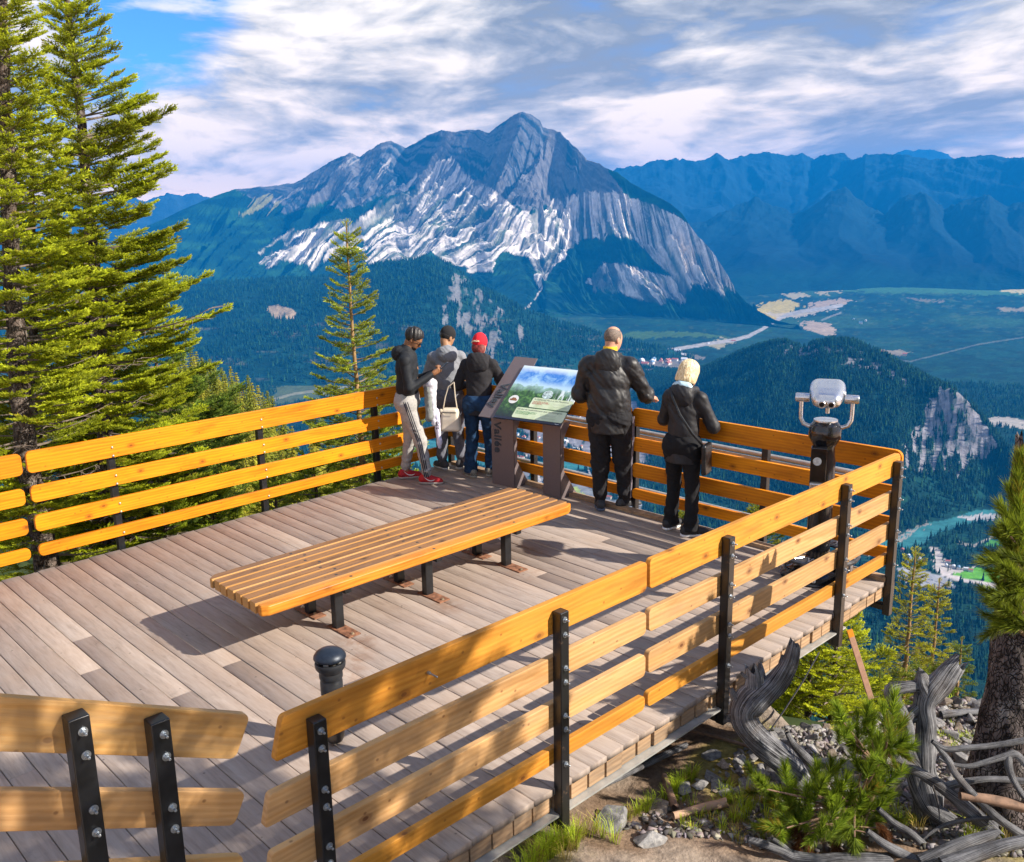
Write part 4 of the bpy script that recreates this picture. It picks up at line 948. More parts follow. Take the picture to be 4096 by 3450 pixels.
def conifer(trunk, rad0, rad1, reach, label, name='fir_tree', cat='fir tree', step=.11, per=4, dens=1.0, droop=.25, curl=.35, seed=0, dark=(.085, .115, .012), light=(.66, .72, .025), tmpl=None,
            dead=.0, deadz=None, bark=None, group=None, gapf=0, tscale=1.0, ptip=.08, zmin=None, twigend=0):
    """trunk: list of points low to high; reach(z, dirvec) -> branch length"""
    tr = [np.asarray(p, float) for p in trunk]; r = np.random.default_rng(seed); base = tr[0]
    root = thing(name, label, cat, base, 0, group)
    tl = [p-base for p in tr]; n = len(tl)
    # resample the trunk
    cum = np.concatenate([[0], np.cumsum([np.linalg.norm(tl[i+1]-tl[i]) for i in range(n-1)])]); H = cum[-1]
    P_ = lambda h: np.array([np.interp(h, cum, [q[k] for q in tl]) for k in range(3)])
    hs_ = np.linspace(0, H, max(8, int(H/.18)))
    pts = [P_(h)+np.r_[r.normal(size=2)*.006, 0] for h in hs_]; rad = [np.interp(h, [0, H], [rad0, rad1])*(1+r.uniform(-.08, .08)) for h in hs_]
    mb = MB(); mb.tube(pts, rad, 12); mb.build('trunk', bark or M_bark, root, smooth=True)
    items = []; bw = MB(); h = .15 if zmin is None else max(.15, zmin-base[2])
    tmpl = tmpl or BR
    while h < H-.05:
        nb = per if r.random() > gapf else max(1, per-2); a0 = r.uniform(0, 6.28)
        for k in range(nb):
            a = a0+2*math.pi*k/nb+r.uniform(-.4, .4); dr = np.array([math.cos(a), math.sin(a), 0]); Lb = reach(base[2]+h, dr)*r.uniform(.68, 1.12)
            if Lb < .05: continue
            o = P_(h+r.uniform(-step/2, step/2)); isdead = r.random() < dead and (deadz is None or base[2]+h < deadz)
            el = .06+.42*(h/H)**2; ns = max(3, int(Lb/.12)); pts = []
            dirn = np.array([dr[0]*math.cos(el), dr[1]*math.cos(el), math.sin(el)-droop*.6]); p = o.copy()
            bend = r.uniform(-.12, .12)
            for i in range(ns+1):
                if i > 0 and blocked(p+base): break
                pts.append(p.copy()); t = i/ns
                dz = (-droop*(1-t)*1.0 + curl*t*t*1.6); dirn = norm(np.array([dr[0]-dr[1]*bend*t*2, dr[1]+dr[0]*bend*t*2, el+dz])); p = p+dirn*Lb/ns
            ns = len(pts)-1
            if ns < 2: continue
            bw.tube(pts, [max(.0025, .017*Lb**.7*(1-i/(ns+.4))) for i in range(ns+1)], 5, cap=False)
            if isdead:
                for i in range(2, ns+1):
                    for sg in (-1, 1):
                        e = pts[i]+norm([dr[0]*.6-sg*dr[1], dr[1]*.6+sg*dr[0], r.uniform(-.6, .3)])*r.uniform(.1, .35)*Lb*.6; bw.tube([pts[i], (pts[i]+e)/2+r.normal(size=3)*.02, e], [.004, .003, .0015], 3, cap=False)
                continue
            tone = r.uniform(.75, 1.2)
            # side sprays, longest in the middle, with needles from a bare inner part outwards
            m = max(2, int(Lb/.075*dens)); inner = .12 if Lb < .5 else .28
            for i in range(m):
                t = inner+(1-inner)*(i+r.random())/m; j = min(ns-1, int(t*ns)); q = pts[j]+(pts[j+1]-pts[j])*(t*ns-j); ax_ = norm(pts[j+1]-pts[j])
                sg = 1 if i % 2 else -1; lat = np.array([-dr[1], dr[0], 0])*sg
                d = norm(ax_*r.uniform(.7, 1.1)+lat*r.uniform(.5, 1.05)+np.array([0, 0, r.uniform(-.05, .28)]))
                ln = min(1.0, .42+Lb*.55)*(1-.55*t)*r.uniform(.7, 1.25)
                if blocked(q+base+d*.3): continue
                items.append((q, d, max(.35, ln)*tscale, tone*r.uniform(.8, 1.2)))
                if Lb > .7 and t < .75:
                    q2 = q+d*.16*tscale*ln*1.4; items.append((q2, norm(d+ax_*.4+np.array([0, 0, .12])), max(.35, ln*.9)*tscale, tone*r.uniform(.85, 1.25)))
            items.append((pts[-2], norm(pts[-1]-pts[-2]), .8*tscale, tone*1.15))
        h += step*r.uniform(.75, 1.3)*(1 if h < H*.8 else .85)
    items.append((P_(H-.12), np.array([0, 0, 1.]), .6*tscale, 1.1))
    bw.build('branches', M_twig, root)
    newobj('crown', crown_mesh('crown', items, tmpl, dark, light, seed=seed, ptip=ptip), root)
    return root, len(items)
def tp(pts, D):                        # trunk outline in sketch units -> points at distance D
    return [atd(x*S, y*S, D) for x, y in pts][::-1]
RT = _r[:2]
def flag(prof, right=1.0, left=.6):
    """prof: (z, length); stronger on the side to the viewer's right"""
    zs_ = [p[0] for p in prof]; ls = [p[1] for p in prof]
    def f(z, d):
        c = d[0]*RT[0]+d[1]*RT[1]; k = left+(right-left)*(c*.5+.5); return np.interp(z, zs_, ls)*k
    return f
def zy(y, D, x=200): return atd(x*S, y*S, D)[2]
# big fir with a visible trunk
D = 11.4
pr = [(zy(1100, D), 1.5), (zy(700, D), 1.45), (zy(640, D), 1.65), (zy(600, D), 1.15), (zy(450, D), 1.0), (zy(330, D), .95), (zy(240, D), 1.05), (zy(190, D), .70), (zy(120, D), .50), (zy(40, D), .33), (zy(-40, D), .2)]
conifer(tp([(128, -60), (140, 30), (160, 200), (178, 380), (196, 600), (208, 800), (218, 960), (222, 1150)], D), .105, .028, flag([(a, b*.80) for a, b in pr], 1.12, .45),
    'tall fir with longer boughs on its right side, beside the fir at the left edge', step=.10, per=5, seed=21, dead=.12, deadz=zy(560, D), dens=1.3, gapf=.15, tscale=1.0, droop=.10, curl=.26)
D = 9.9
pr = [(zy(1150, D), 1.0), (zy(900, D), 1.25), (zy(600, D), 1.15), (zy(450, D), .95), (zy(300, D), .68), (zy(200, D), .60), (zy(100, D), .46), (zy(0, D), .42), (zy(-200, D), .2)]
conifer(tp([(-5, -260), (4, 0), (12, 250), (22, 500), (36, 760), (58, 960), (92, 1120), (104, 1260)], D), .125, .03, flag([(a, b*.68) for a, b in pr], 1.0, .7),
    'tall dense fir cut by the left edge of the picture', step=.10, per=5, seed=22, dead=.2, deadz=zy(600, D), dens=1.3, tscale=1.0, droop=.10, curl=.26)
D = 12.2
pr = [(zy(1150, D), .95), (zy(760, D), .9), (zy(500, D), .65), (zy(320, D), .40), (zy(220, D), .1)]
conifer(tp([(62, 215), (66, 500), (72, 800), (80, 1120)], D), .09, .015, flag(pr, 1.0, .9), 'dense fir between and behind the two tallest firs', step=.12, per=5, seed=27, dead=.2, dens=1.0, droop=.1, curl=.26)
D = 12.9
pr = [(zy(1150, D), 1.2), (zy(760, D), 1.2), (zy(600, D), .9), (zy(480, D), .35), (zy(430, D), .1)]
conifer(tp([(118, 430), (122, 700), (128, 900), (135, 1120)], D), .08, .015, flag(pr, 1.0, .9), 'shorter fir filling the gap behind the two tall firs', step=.14, per=4, seed=23, dead=.3, dens=.7)
D = 13.6
pr = [(zy(1120, D), 1.5), (zy(900, D), 1.45), (zy(820, D), .85), (zy(760, D), .5), (zy(700, D), .1)]
conifer(tp([(318, 700), (322, 800), (326, 900), (330, 1100)], D), .07, .015, flag(pr, 1.0, .9), 'young pale-green fir right of the tall firs, behind the left railing', step=.11, per=5, seed=24, dens=.9, dark=(.05, .09, .015), light=(.30, .42, .05))
# slim spruce behind the group of visitors
D = 12.6
pr = [(zy(1100, D), .80), (zy(960, D), .85), (zy(800, D), .62), (zy(740, D), .42), (zy(690, D), .28), (zy(650, D), .34), (zy(600, D), .20), (zy(560, D), .17), (zy(520, D), .06), (zy(450, D), .03)]
conifer(tp([(709, 452), (712, 560), (718, 640), (728, 760), (738, 900), (748, 1100)], D), .052, .008, flag([(a, b*1.0) for a, b in pr], 1.05, .95), 'slim young spruce behind the left railing, beside the man in red shoes',
    name='spruce_tree', cat='spruce tree', step=.13, per=5, seed=25, dens=1.1, droop=.05, curl=.4, tmpl=BRs, bark=M_youngbark, ptip=.3, dark=(.06, .11, .02), light=(.60, .66, .05), tscale=1.15)
# low boughs beyond the deck edge
def bush(x, y, D, w, h, label, seed, name='fir_sapling', cat='sapling', light=(.50, .62, .035), n=4, dark=(.08, .12, .014), group=None, base=None):
    top = atd(x*S, y*S, D) if base is None else np.array(base)+[0, 0, h]; b = top-np.array([0, 0, h])
    pr = [(b[2], w), (b[2]+h*.4, w*.8), (b[2]+h*.8, w*.3), (top[2], .05)]
    return conifer([b, b+(top-b)*.5+np.array([.01, .01, 0]), top], .03+.012*h, .006, flag(pr, 1, 1), label, name=name, cat=cat, step=.11, per=n, seed=seed, dens=1.1, droop=.0, curl=.4, light=light, dark=dark, tmpl=BR, tscale=.9, group=group)
bush(640, 930, 12.0, .95, 1.4, 'bright green fir boughs beyond the left railing below the spruce', 31)
bush(800, 905, 12.4, .95, 1.5, 'fir sapling seen between the legs of the group, beyond the railing corner', 32)
bush(560, 975, 11.2, .7, 1.2, 'low fir sapling under the middle of the left railing', 33)
bush(330, 1010, 11.0, .9, 1.6, 'dense fir sapling beyond the left railing posts', 34)
bush(430, 990, 13.5, 1.0, 1.8, 'fir sapling farther down behind the left railing', 35)
# right-hand group beyond the rubble
for (x, y0_, y1_, D, w, lab, sd) in ((1872, 1128, 1425, 15.0, .50, 'tallest of the two sunlit spruces at the right beyond the rubble', 41), (1922, 1182, 1420, 16.5, .40, 'second sunlit spruce, just right of the tallest one', 42), (1968, 1302, 1425, 17.5, .28, 'small dark spruce right of the sunlit pair', 43)):
    t = atd(x*S, y0_*S, D); b = atd((x+4)*S, (y1_+60)*S, D); b[:2] = t[:2]
    pr = [(b[2], w*1.1), (b[2]+(t[2]-b[2])*.3, w), (b[2]+(t[2]-b[2])*.6, w*.62), (b[2]+(t[2]-b[2])*.85, w*.22), (t[2], .03)]
    conifer([b, (b+t)/2, t], .05, .008, flag(pr, 1.05, .95), lab, name='spruce_tree', cat='spruce tree', step=.10, per=4, seed=sd, dens=.9, droop=.12, curl=.35, tmpl=BRs, light=(.72, .68, .035) if sd < 43 else (.30, .38, .04), dark=(.06, .075, .012), bark=M_youngbark, ptip=.12)
bush(1715, 1255, 10.2, 1.0, 1.7, 'bright yellow-green fir under the far corner of the deck', 44, name='fir_tree', cat='fir tree', light=(.85, .88, .035), n=6)
bush(1660, 1330, 10.0, .45, .8, 'small yellow-green fir beside the larger one under the deck', 45, light=(.85, .88, .035), n=5)
bush(1800, 1378, 11.5, .42, .5, 'low bright fir seedling right of the survey stake', 46, light=(.26, .30, .03), n=5)
bush(1900, 1368, 12.2, .40, .5, 'low bright fir seedling below the sunlit spruces', 47, light=(.26, .30, .03), n=5)
bush(1560, 1040, 12.0, .5, 1.1, 'yellow-green shrub seen through the far railing', 48, name='shrub', cat='shrub', light=(.34, .34, .02), n=6)
bush(1390, 1050, 12.0, .35, 1.0, 'yellow-green shrub between the legs of the blond woman', 49, name='shrub', cat='shrub', light=(.34, .34, .02), n=6)

# spruces along the ridge beyond the left railing
def spire(seed, H=12., W=1.5):
    r = np.random.default_rng(seed); V = []; F = []; C = []; h = H*.06
    while h < H*.99:
        t = h/H; w = W*(1-t)**.8*r.uniform(.6, 1.1)+.12; nb = 9
        a0 = r.uniform(0, 6.28)
        for k in range(nb):
            a = a0+6.283*k/nb+r.uniform(-.2, .2); d = np.array([math.cos(a), math.sin(a), 0]); s = np.array([-d[1], d[0], 0]); Lw = w*r.uniform(.55, 1.1)
            for i in range(4):
                t0 = i/4; p = d*Lw*t0+np.array([0, 0, h-.22*Lw*t0]); e = d*Lw*(t0+.38)+s*r.uniform(-.3, .3)*Lw*.5+np.array([0, 0, h-.25*Lw*(t0+.3)-r.uniform(0, .16)])
                ww = s*Lw*.17+np.array([0, 0, r.uniform(-.05, .05)]); q = len(V); V += [p-ww, p+ww, e]; F.append((q, q+1, q+2)); c = r.uniform(.4, 1.3)*(.55+.45*t0+.2*t); C += [c]*3
        h += r.uniform(.16, .30)*H/12
    return np.array(V), np.array(F), np.array(C)
def spire_mesh(seed, col, H, W):
    v, f, c = spire(seed, H, W); me = np_mesh('crown', v, f); col_attr(me, 'tint', np.array(col)*c[:, None]); me.materials.append(M_needle); return me
SPM = [spire_mesh(s, col, 11., w) for s, col, w in ((1, (.30, .31, .03), 1.9), (2, (.38, .36, .035), 1.6), (3, (.24, .27, .03), 2.1), (4, (.42, .39, .04), 1.5))]
SPR = spire_mesh(9, (.20, .07, .03), 10., .8)
mb = MB(); mb.tube([(0, 0, -3), (0, 0, 10.6)], [.16, .02], 6); TRM = mb.mesh('trunk'); TRM.materials.append(M_bark)
def ridge_tree(x, y, D, sc_, me=None, label=None, group='spruces on the ridge'):
    t = atd(x*S, y*S, D); H = 11*sc_; b = t-np.array([0, 0, H])
    root = thing('spruce_tree', label or 'narrow olive-green spruce on the ridge below the left railing', 'spruce tree', b, random.uniform(0, 6), group); root.scale = (sc_, sc_, sc_)
    for nm, m_ in (('crown', me or random.choice(SPM)), ('trunk', TRM)):
        o = bpy.data.objects.new(nm, m_); COL.objects.link(o); o.parent = root
random.seed(4)
tops = [(372, 700, 95), (388, 706, 92), (400, 716, 88), (412, 728, 84), (428, 730, 86), (440, 752, 80), (452, 748, 82), (460, 762, 76), (470, 744, 84), (482, 756, 80), (500, 790, 72), (506, 764, 82), (514, 776, 76), (526, 782, 78), (536, 800, 72), (546, 796, 74), (556, 806, 70), (420, 760, 76), (380, 740, 80), (350, 690, 100), (435, 742, 70), (447, 768, 66), (459, 775, 68), (474, 770, 64), (488, 786, 66), (510, 790, 62), (520, 800, 60), (541, 812, 62), (395, 722, 72), (405, 745, 68), (365, 720, 74)]
for x, y, D in tops: ridge_tree(x, y, D, random.uniform(.78, 1.0)*D/84)
ridge_tree(493, 772, 80, .85, SPR, 'reddish dead spruce standing among the green spruces on the ridge', None)
for k in range(150):
    x = random.uniform(330, 960); e = np.interp(x, [330, 560, 700, 960], [760, 815, 880, 985]); y = e+random.uniform(5, 150); D = random.uniform(38, 74)*(1-.25*(y-e)/150)
    ridge_tree(x, y, D, random.uniform(.7, 1.15)*D/70, None, 'narrow spruce in the stand seen through the left railing', 'spruces seen through the left railing')
# ---------------------------------------------------------------- stony ground beside the deck
def gz(x, y):
    x = np.asarray(x, float); y = np.asarray(y, float)
    z = -.36-.105*(np.maximum(x, -1)-1.5) + .03*np.minimum(0, y+1)
    z = z + (fbm(x*1.3+4, y*1.3+7, 4)-.5)*.16 + (fbm(x*7, y*7, 3)-.5)*.035
    e = 5.35+.25*(fbm(y*1.1, y*0+2, 3)-.5)*4 - .05*y - 1.3*sstep(-.75, -.05, y)
    over = np.maximum(0, x-e); return z - over*.35 - 1.6*over**2*(over < 3) - (over >= 3)*(14.4+(over-3)*6)
def ground():
    x = np.linspace(-3, 7.2, 520); y = np.linspace(-7, 2.2, 460); X, Y = np.meshgrid(x, y)
    Z = gz(X, Y)
    n = fbm(X*2.2+3, Y*2.2, 5); mossy = sstep(.52, .66, fbm(X*1.4+11, Y*1.9+3, 5)+.16*sstep(3.6, 5.2, X))
    stony = sstep(.42, .6, fbm(X*1.0+20, Y*1.0+9, 4)+.25*np.exp(-((X-4.3)/.9)**2))
    C = lerp(np.array([.10, .062, .040]), np.array([.26, .185, .13]), n); C = lerp(C, np.array([.30, .26, .22]), stony*.6); C = lerp(C, np.array([.30, .25, .05]), mossy*.55)
    o = newobj('ground', grid_mesh('ground', X, Y, Z, C), None, land_mat('stony_soil', fine=30, bd=.02)); o['kind'] = 'structure'
ground()
M_stone = None
def stone_mat(name, c1, c2, c3):
    m, t, b = material(name, .85, spec=.2); v = objco(t); rd = rand_of(t)
    n = noise(t, v, 7, 6, .65, .3, M_(t, 'MULTIPLY', rd, 9.0)); col = ramp(t, n, [(.3, c1), (.5, c2), (.68, c3)])
    hs_ = N(t, 'ShaderNodeHueSaturation'); L(t, col, hs_.inputs['Color']); L(t, M_(t, 'ADD', .65, M_(t, 'MULTIPLY', rd, .7)), hs_.inputs['Value']); L(t, hs_.outputs[0], b.inputs['Base Color'])
    bump(t, b, noise(t, v, 26, 5, .7), .006, .8); return m
M_stone = [stone_mat('grey_stone', (.09, .09, .10), (.21, .205, .205), (.36, .345, .33)), stone_mat('tan_stone', (.12, .09, .065), (.25, .20, .155), (.38, .32, .26))]
def rock_mesh(seed, flat=.6):
    r = np.random.default_rng(seed); bm = bmesh.new()
    for p in r.normal(size=(13, 3)):
        p = p/np.linalg.norm(p)*r.uniform(.75, 1.1); bm.verts.new((p[0]*.5, p[1]*.5*r.uniform(.7, 1), p[2]*.5*flat))
    bmesh.ops.convex_hull(bm, input=bm.verts)
    bmesh.ops.delete(bm, geom=[v for v in bm.verts if not v.link_faces], context='VERTS')
    bmesh.ops.bevel(bm, geom=list(bm.edges), offset=.018, segments=1, affect='EDGES')
    me = bpy.data.meshes.new('rock'); bm.to_mesh(me); bm.free(); return me
RK = []
for s in range(10):
    me = rock_mesh(s+3, .45+.05*(s % 5)); me.materials.append(M_stone[s % 3 == 2]); RK.append(me)
r = random.Random(12); placed = []
def rock(x, y, s, lab, grp, sink=.3):
    o = bpy.data.objects.new('rock', r.choice(RK)); COL.objects.link(o); s2 = (s*r.uniform(.8, 1.3), s*r.uniform(.8, 1.2), s*r.uniform(.7, 1.1))
    o.scale = s2; o.rotation_euler = (r.uniform(-.5, .5), r.uniform(-.5, .5), r.uniform(0, 6.28)); o.location = (x, y, float(gz(x, y))+s*.25*(1-sink)); tag(o, lab, 'rock', grp)
k = 0
while k < 285:
    # scree tongue running from under the deck to the crest
    px_ = r.uniform(2700, 3950); py_ = r.uniform(2740, 3300); q = onz(px_, py_, -.7); x, y = q[0], q[1]
    if y > -.04 or x > 5.5: continue
    s = r.uniform(.06, .17) if r.random() < .78 else r.uniform(.16, .27)
    if any(math.hypot(x-a, y-b) < .27*(s+c) for a, b, c in placed): continue
    placed.append((x, y, s)); rock(x, y, s, 'angular grey stone lying in the rubble right of the deck', 'stones of the rubble'); k += 1
for (px_, py_, s) in ((3480, 2760, .34), (3560, 2735, .40), (3350, 2755, .26), (2480, 3010, .22), (2620, 3230, .2), (2450, 3330, .30), (2600, 3400, .26), (2850, 2985, .18)):
    q = onz(px_, py_, -.68 if px_ > 3000 else -.45); rock(q[0], q[1], s, 'larger flat grey stone half sunk in the soil beside the deck', 'larger stones', .8)
def scatter(name, n, reg, smin, smax, label, seed):
    rg = np.random.default_rng(seed); V = []; F = []; off = 0; T = []
    for s in range(5):
        bm = bmesh.new(); rr_ = np.random.default_rng(s+60)
        for p in rr_.normal(size=(8, 3)): bm.verts.new(tuple(p/np.linalg.norm(p)*.5*np.array([1, .8, .6])))
        bmesh.ops.convex_hull(bm, input=bm.verts); bmesh.ops.triangulate(bm, faces=bm.faces); bm.verts.index_update()
        T.append((np.array([v.co[:] for v in bm.verts]), np.array([[v.index for v in f.verts] for f in bm.faces]))); bm.free()
    Cc = []
    for i in range(n):
        x, y = reg(rg); z = float(gz(x, y)); s = rg.uniform(smin, smax)**1; tv, tf = T[i % 5]; a = rg.uniform(0, 6.28); ca_, sa_ = math.cos(a), math.sin(a)
        v = tv*s*rg.uniform(.6, 1.4, 3); v = np.stack([v[:, 0]*ca_-v[:, 1]*sa_+x, v[:, 0]*sa_+v[:, 1]*ca_+y, v[:, 2]+z+s*.12], 1); V.append(v); F.append(tf+off); off += len(tv)
        c = rg.uniform(.07, .34); Cc.append(np.tile(np.array([c, c*rg.uniform(.82, 1), c*rg.uniform(.7, 1)]), (len(tv), 1)))
    me = np_mesh(name, np.concatenate(V), np.concatenate(F)); col_attr(me, 'tint', np.concatenate(Cc)); me.materials.append(M_wood)
    tag(newobj(name, me), label, name, None, 'stuff')
def reg_all(rg):
    while True:
        q = onz(rg.uniform(2250, 4150), rg.uniform(2745, 3460), -.6)
        if q[1] < -.02 and q[0] < 5.6 and (fbm(np.array([q[0]*1.0+20]), np.array([q[1]*1.0+9]), 4)[0] + .22*math.exp(-((q[0]-4.3)/.9)**2) > rg.uniform(.30, .60)): return q[0], q[1]
scatter('gravel', 12000, reg_all, .010, .075, 'loose gravel and stone chips strewn on the soil', 5)

# grass tufts and low herbs
M_grass = leaf_mat('grass_blades', .6, .4)
def grass():
    rg = np.random.default_rng(8); V = []; F = []; C = []
    spots = []
    for (cx, cy, n, sp_, h) in ((2180, 3420, 34, 130, .15), (2060, 3440, 20, 60, .14), (2650, 3180, 16, 60, .11), (2600, 3290, 9, 50, .10), (3010, 3290, 34, 90, .11), (2900, 3400, 22, 120, .09), (3960, 3420, 14, 90, .18), (3600, 2950, 7, 60, .05), (3850, 2950, 16, 80, .06), (2800, 2830, 3, 20, .05), (3330, 2930, 5, 40, .05), (3620, 3320, 10, 60, .12), (3700, 2760, 10, 120, .05), (2900, 2930, 4, 20, .06), (2420, 3230, 6, 40, .09), (3250, 2800, 12, 100, .04)):
        for i in range(n):
            q = onz(cx+rg.normal()*sp_, cy+rg.normal()*sp_*.35, -.45 if cx < 2600 else -.62); spots.append((q[0], min(q[1], -.02) if q[1] > -.02 else q[1], h))
    for x, y, h in spots:
        z = float(gz(x, y)); tone = rg.uniform(.6, 1.3); dry = rg.random() < .25
        for b in range(26):
            a = rg.uniform(0, 6.28); d = np.array([math.cos(a), math.sin(a), 0]); o = np.array([x, y, z])+d*rg.uniform(0, .035); hh = h*rg.uniform(.4, 1.15); ln = d*hh*rg.uniform(.15, .7)
            s = np.array([-d[1], d[0], 0])*.0016; m = o+ln*.35+np.array([0, 0, hh*.65]); e = o+ln+np.array([0, 0, hh*rg.uniform(.75, 1.0)])
            q = len(V); V += [o-s, o+s, m+s*.8, m-s*.8, e, e]; F += [(q, q+1, q+2, q+3), (q+3, q+2, q+4, q+5)]
            c = (np.array([.50, .62, .04]) if not dry else np.array([.50, .38, .10]))*tone; C += [c*.5, c*.5, c, c, c*1.1, c*1.1]
    me = np_mesh('grass', V, F); col_attr(me, 'tint', np.array(C)); me.materials.append(M_grass); tag(newobj('grass', me), 'sparse tufts of bright green grass on the stony soil', 'grass', None, 'stuff')
grass()

# ---------------------------------------------------------------- weathered dead wood
def drift_mat():
    m, t, b = material('silver_dead_wood', .85, spec=.2); at = N(t, 'ShaderNodeAttribute'); at.attribute_name = 'along'
    at2 = N(t, 'ShaderNodeVectorMath', operation='MULTIPLY'); L(t, at.outputs['Vector'], at2.inputs[0]); at2.inputs[1].default_value = (1.2, 1, 1)
    n = noise(t, at2.outputs[0], 9, 7, .65, .6); n2 = noise(t, objco(t), 8, 5, .6)
    f = M_(t, 'ADD', M_(t, 'MULTIPLY', n, .7), M_(t, 'MULTIPLY', n2, .3))
    col = ramp(t, f, [(.40, (.012, .012, .014)), (.49, (.11, .11, .12)), (.68, (.42, .42, .44))])
    col = mixc(t, ramp(t, noise(t, objco(t), 3.1, 5, .7), [(.55, 0.0), (.7, .6)]), col, (.10, .075, .06))
    L(t, col, b.inputs['Base Color']); bump(t, b, f, .012, 1.0); return m
M_drift = drift_mat()
M_brownstick = plain('brown_dead_stick', (.20, .12, .08), .85, var=.4, scale=20, bmp=.004)
def wobble_tube(paths, name, label, cat, mat=M_drift, group=None, n=18, seed=0, rough=.16, parent=None):
    """paths: lists of (point, radius) - the limbs of one piece of wood"""
    rg = np.random.default_rng(seed); V = []; F = []; A = []; off = 0
    for ip, path in enumerate(paths):
        P = np.array([p for p, _ in path], float); Rd = np.array([q for _, q in path], float); k = len(P)
        L_ = np.concatenate([[0], np.cumsum(np.linalg.norm(np.diff(P, axis=0), axis=1))]); m = max(6, int(L_[-1]/.018)); tt = np.linspace(0, L_[-1], m)
        # smooth through the points
        def cr(Q):
            o = []
            for t in tt:
                i = min(k-2, max(0, np.searchsorted(L_, t)-1)); u = (t-L_[i])/max(1e-6, L_[i+1]-L_[i]); p0, p1, p2, p3 = Q[max(i-1, 0)], Q[i], Q[i+1], Q[min(i+2, k-1)]
                o.append(.5*((2*p1)+(-p0+p2)*u+(2*p0-5*p1+4*p2-p3)*u*u+(-p0+3*p1-3*p2+p3)*u**3))
            return np.array(o)
        pp = cr(P); rr_ = np.maximum(cr(Rd), .0015); prev = None
        for i in range(m):
            t = norm(pp[min(i+1, m-1)]-pp[max(i-1, 0)]+1e-9); a0 = prev if prev is not None else np.cross(t, [0.3, .9, .1]); x = norm(a0-t*np.dot(a0, t)); prev = x; y = np.cross(t, x)
            for j in range(n):
                a = 2*math.pi*j/n; tw = a+tt[i]*1.5
                g = 1+rough*(vn(np.array([tw*1.9+ip*7+seed]), np.array([tt[i]*4.+ip]))[0]-.5)*2+rough*.8*(vn(np.array([tw*4.1+50]), np.array([tt[i]*9.+ip]))[0]-.5)
                V.append(pp[i]+rr_[i]*g*(x*math.cos(a)+y*math.sin(a))); A.append((tt[i]*.35+ip, math.cos(tw)*1.3, math.sin(tw)*1.3))
        for i in range(m-1):
            for j in range(n):
                j2 = (j+1) % n; F.append((off+i*n+j, off+i*n+j2, off+(i+1)*n+j2, off+(i+1)*n+j))
        # jagged broken end
        c = len(V); V.append(pp[-1]-norm(pp[-1]-pp[-2])*rr_[-1]*.5); A.append((9, 0, 0))
        for j in range(n): F.append((off+(m-1)*n+j, off+(m-1)*n+(j+1) % n, c, c))
        for j in range(n): V[off+(m-1)*n+j] = V[off+(m-1)*n+j]+norm(pp[-1]-pp[-2])*rr_[-1]*rg.uniform(-.6, 1.1)
        off = len(V)
    me = np_mesh(name, V, F); a = me.attributes.new('along', 'FLOAT_VECTOR', 'POINT'); a.data.foreach_set('vector', np.array(A, np.float32).ravel())
    me.validate(); me.materials.append(mat); me.shade_smooth(); o = newobj(name, me, parent)
    if parent is None: tag(o, label, cat, group)
    return o
def zp(x, y, dx, dy, d):              # sketch point in the zoomed right-hand crop (2094 wide over 1296) at depth d
    return dep(2800+x*.6189, 2400+y*.6187, d)
d = 5.75
A_ = lambda x, y, r_, dd=0: (zp(x, y, 0, 0, d+dd), r_)
wobble_tube([[A_(665, 1200, .075, .1), A_(600, 1110, .085), A_(480, 1000, .085), A_(370, 890, .085), A_(300, 800, .085), A_(280, 720, .085), A_(330, 650, .095), A_(400, 600, .085), A_(480, 540, .070), A_(545, 460, .060), A_(590, 380, .050), A_(612, 290, .036)],
    [A_(330, 640, .07), A_(355, 560, .058), A_(360, 490, .055), A_(352, 450, .05)], [A_(375, 500, .03), A_(385, 460, .02), A_(385, 420, .009)], [A_(320, 700, .05), A_(265, 670, .042), A_(225, 625, .026), A_(200, 575, .012)],
    [A_(320, 500, .022), A_(290, 495, .014), A_(268, 475, .008)], [A_(530, 470, .028), A_(530, 410, .022), A_(535, 360, .010)], [A_(300, 770, .06), A_(255, 770, .05), A_(215, 775, .045)]],
    'dead_stump', 'twisted silver dead trunk with broken prongs rising in front of the deck beam', 'dead tree', seed=3)
d = 5.55
wobble_tube([[A_(1480, 1390, .085, .1), A_(1470, 1240, .08), A_(1445, 1100, .07), A_(1455, 950, .065), A_(1460, 800, .06), A_(1450, 680, .06), A_(1490, 600, .075), A_(1560, 530, .075), A_(1620, 460, .066), A_(1660, 415, .055)],
    [A_(1470, 600, .065), A_(1440, 540, .05), A_(1430, 480, .028), A_(1410, 450, .012)], [A_(1480, 560, .04), A_(1380, 560, .035), A_(1280, 570, .04), A_(1240, 590, .045), A_(1255, 660, .042), A_(1300, 740, .045), A_(1335, 830, .045), A_(1330, 920, .045), A_(1345, 1010, .055), A_(1390, 1080, .06), A_(1420, 1200, .06), A_(1480, 1330, .055), A_(1600, 1420, .05)],
    [A_(1330, 770, .035), A_(1380, 720, .032), A_(1430, 690, .03), A_(1485, 685, .014)], [A_(1345, 810, .018), A_(1400, 770, .014), A_(1450, 800, .012), A_(1500, 800, .006)]],
    'dead_stump', 'forked silver stump with a thick pale broken top, left of the living pine trunk', 'dead tree', seed=5)
d = 5.35
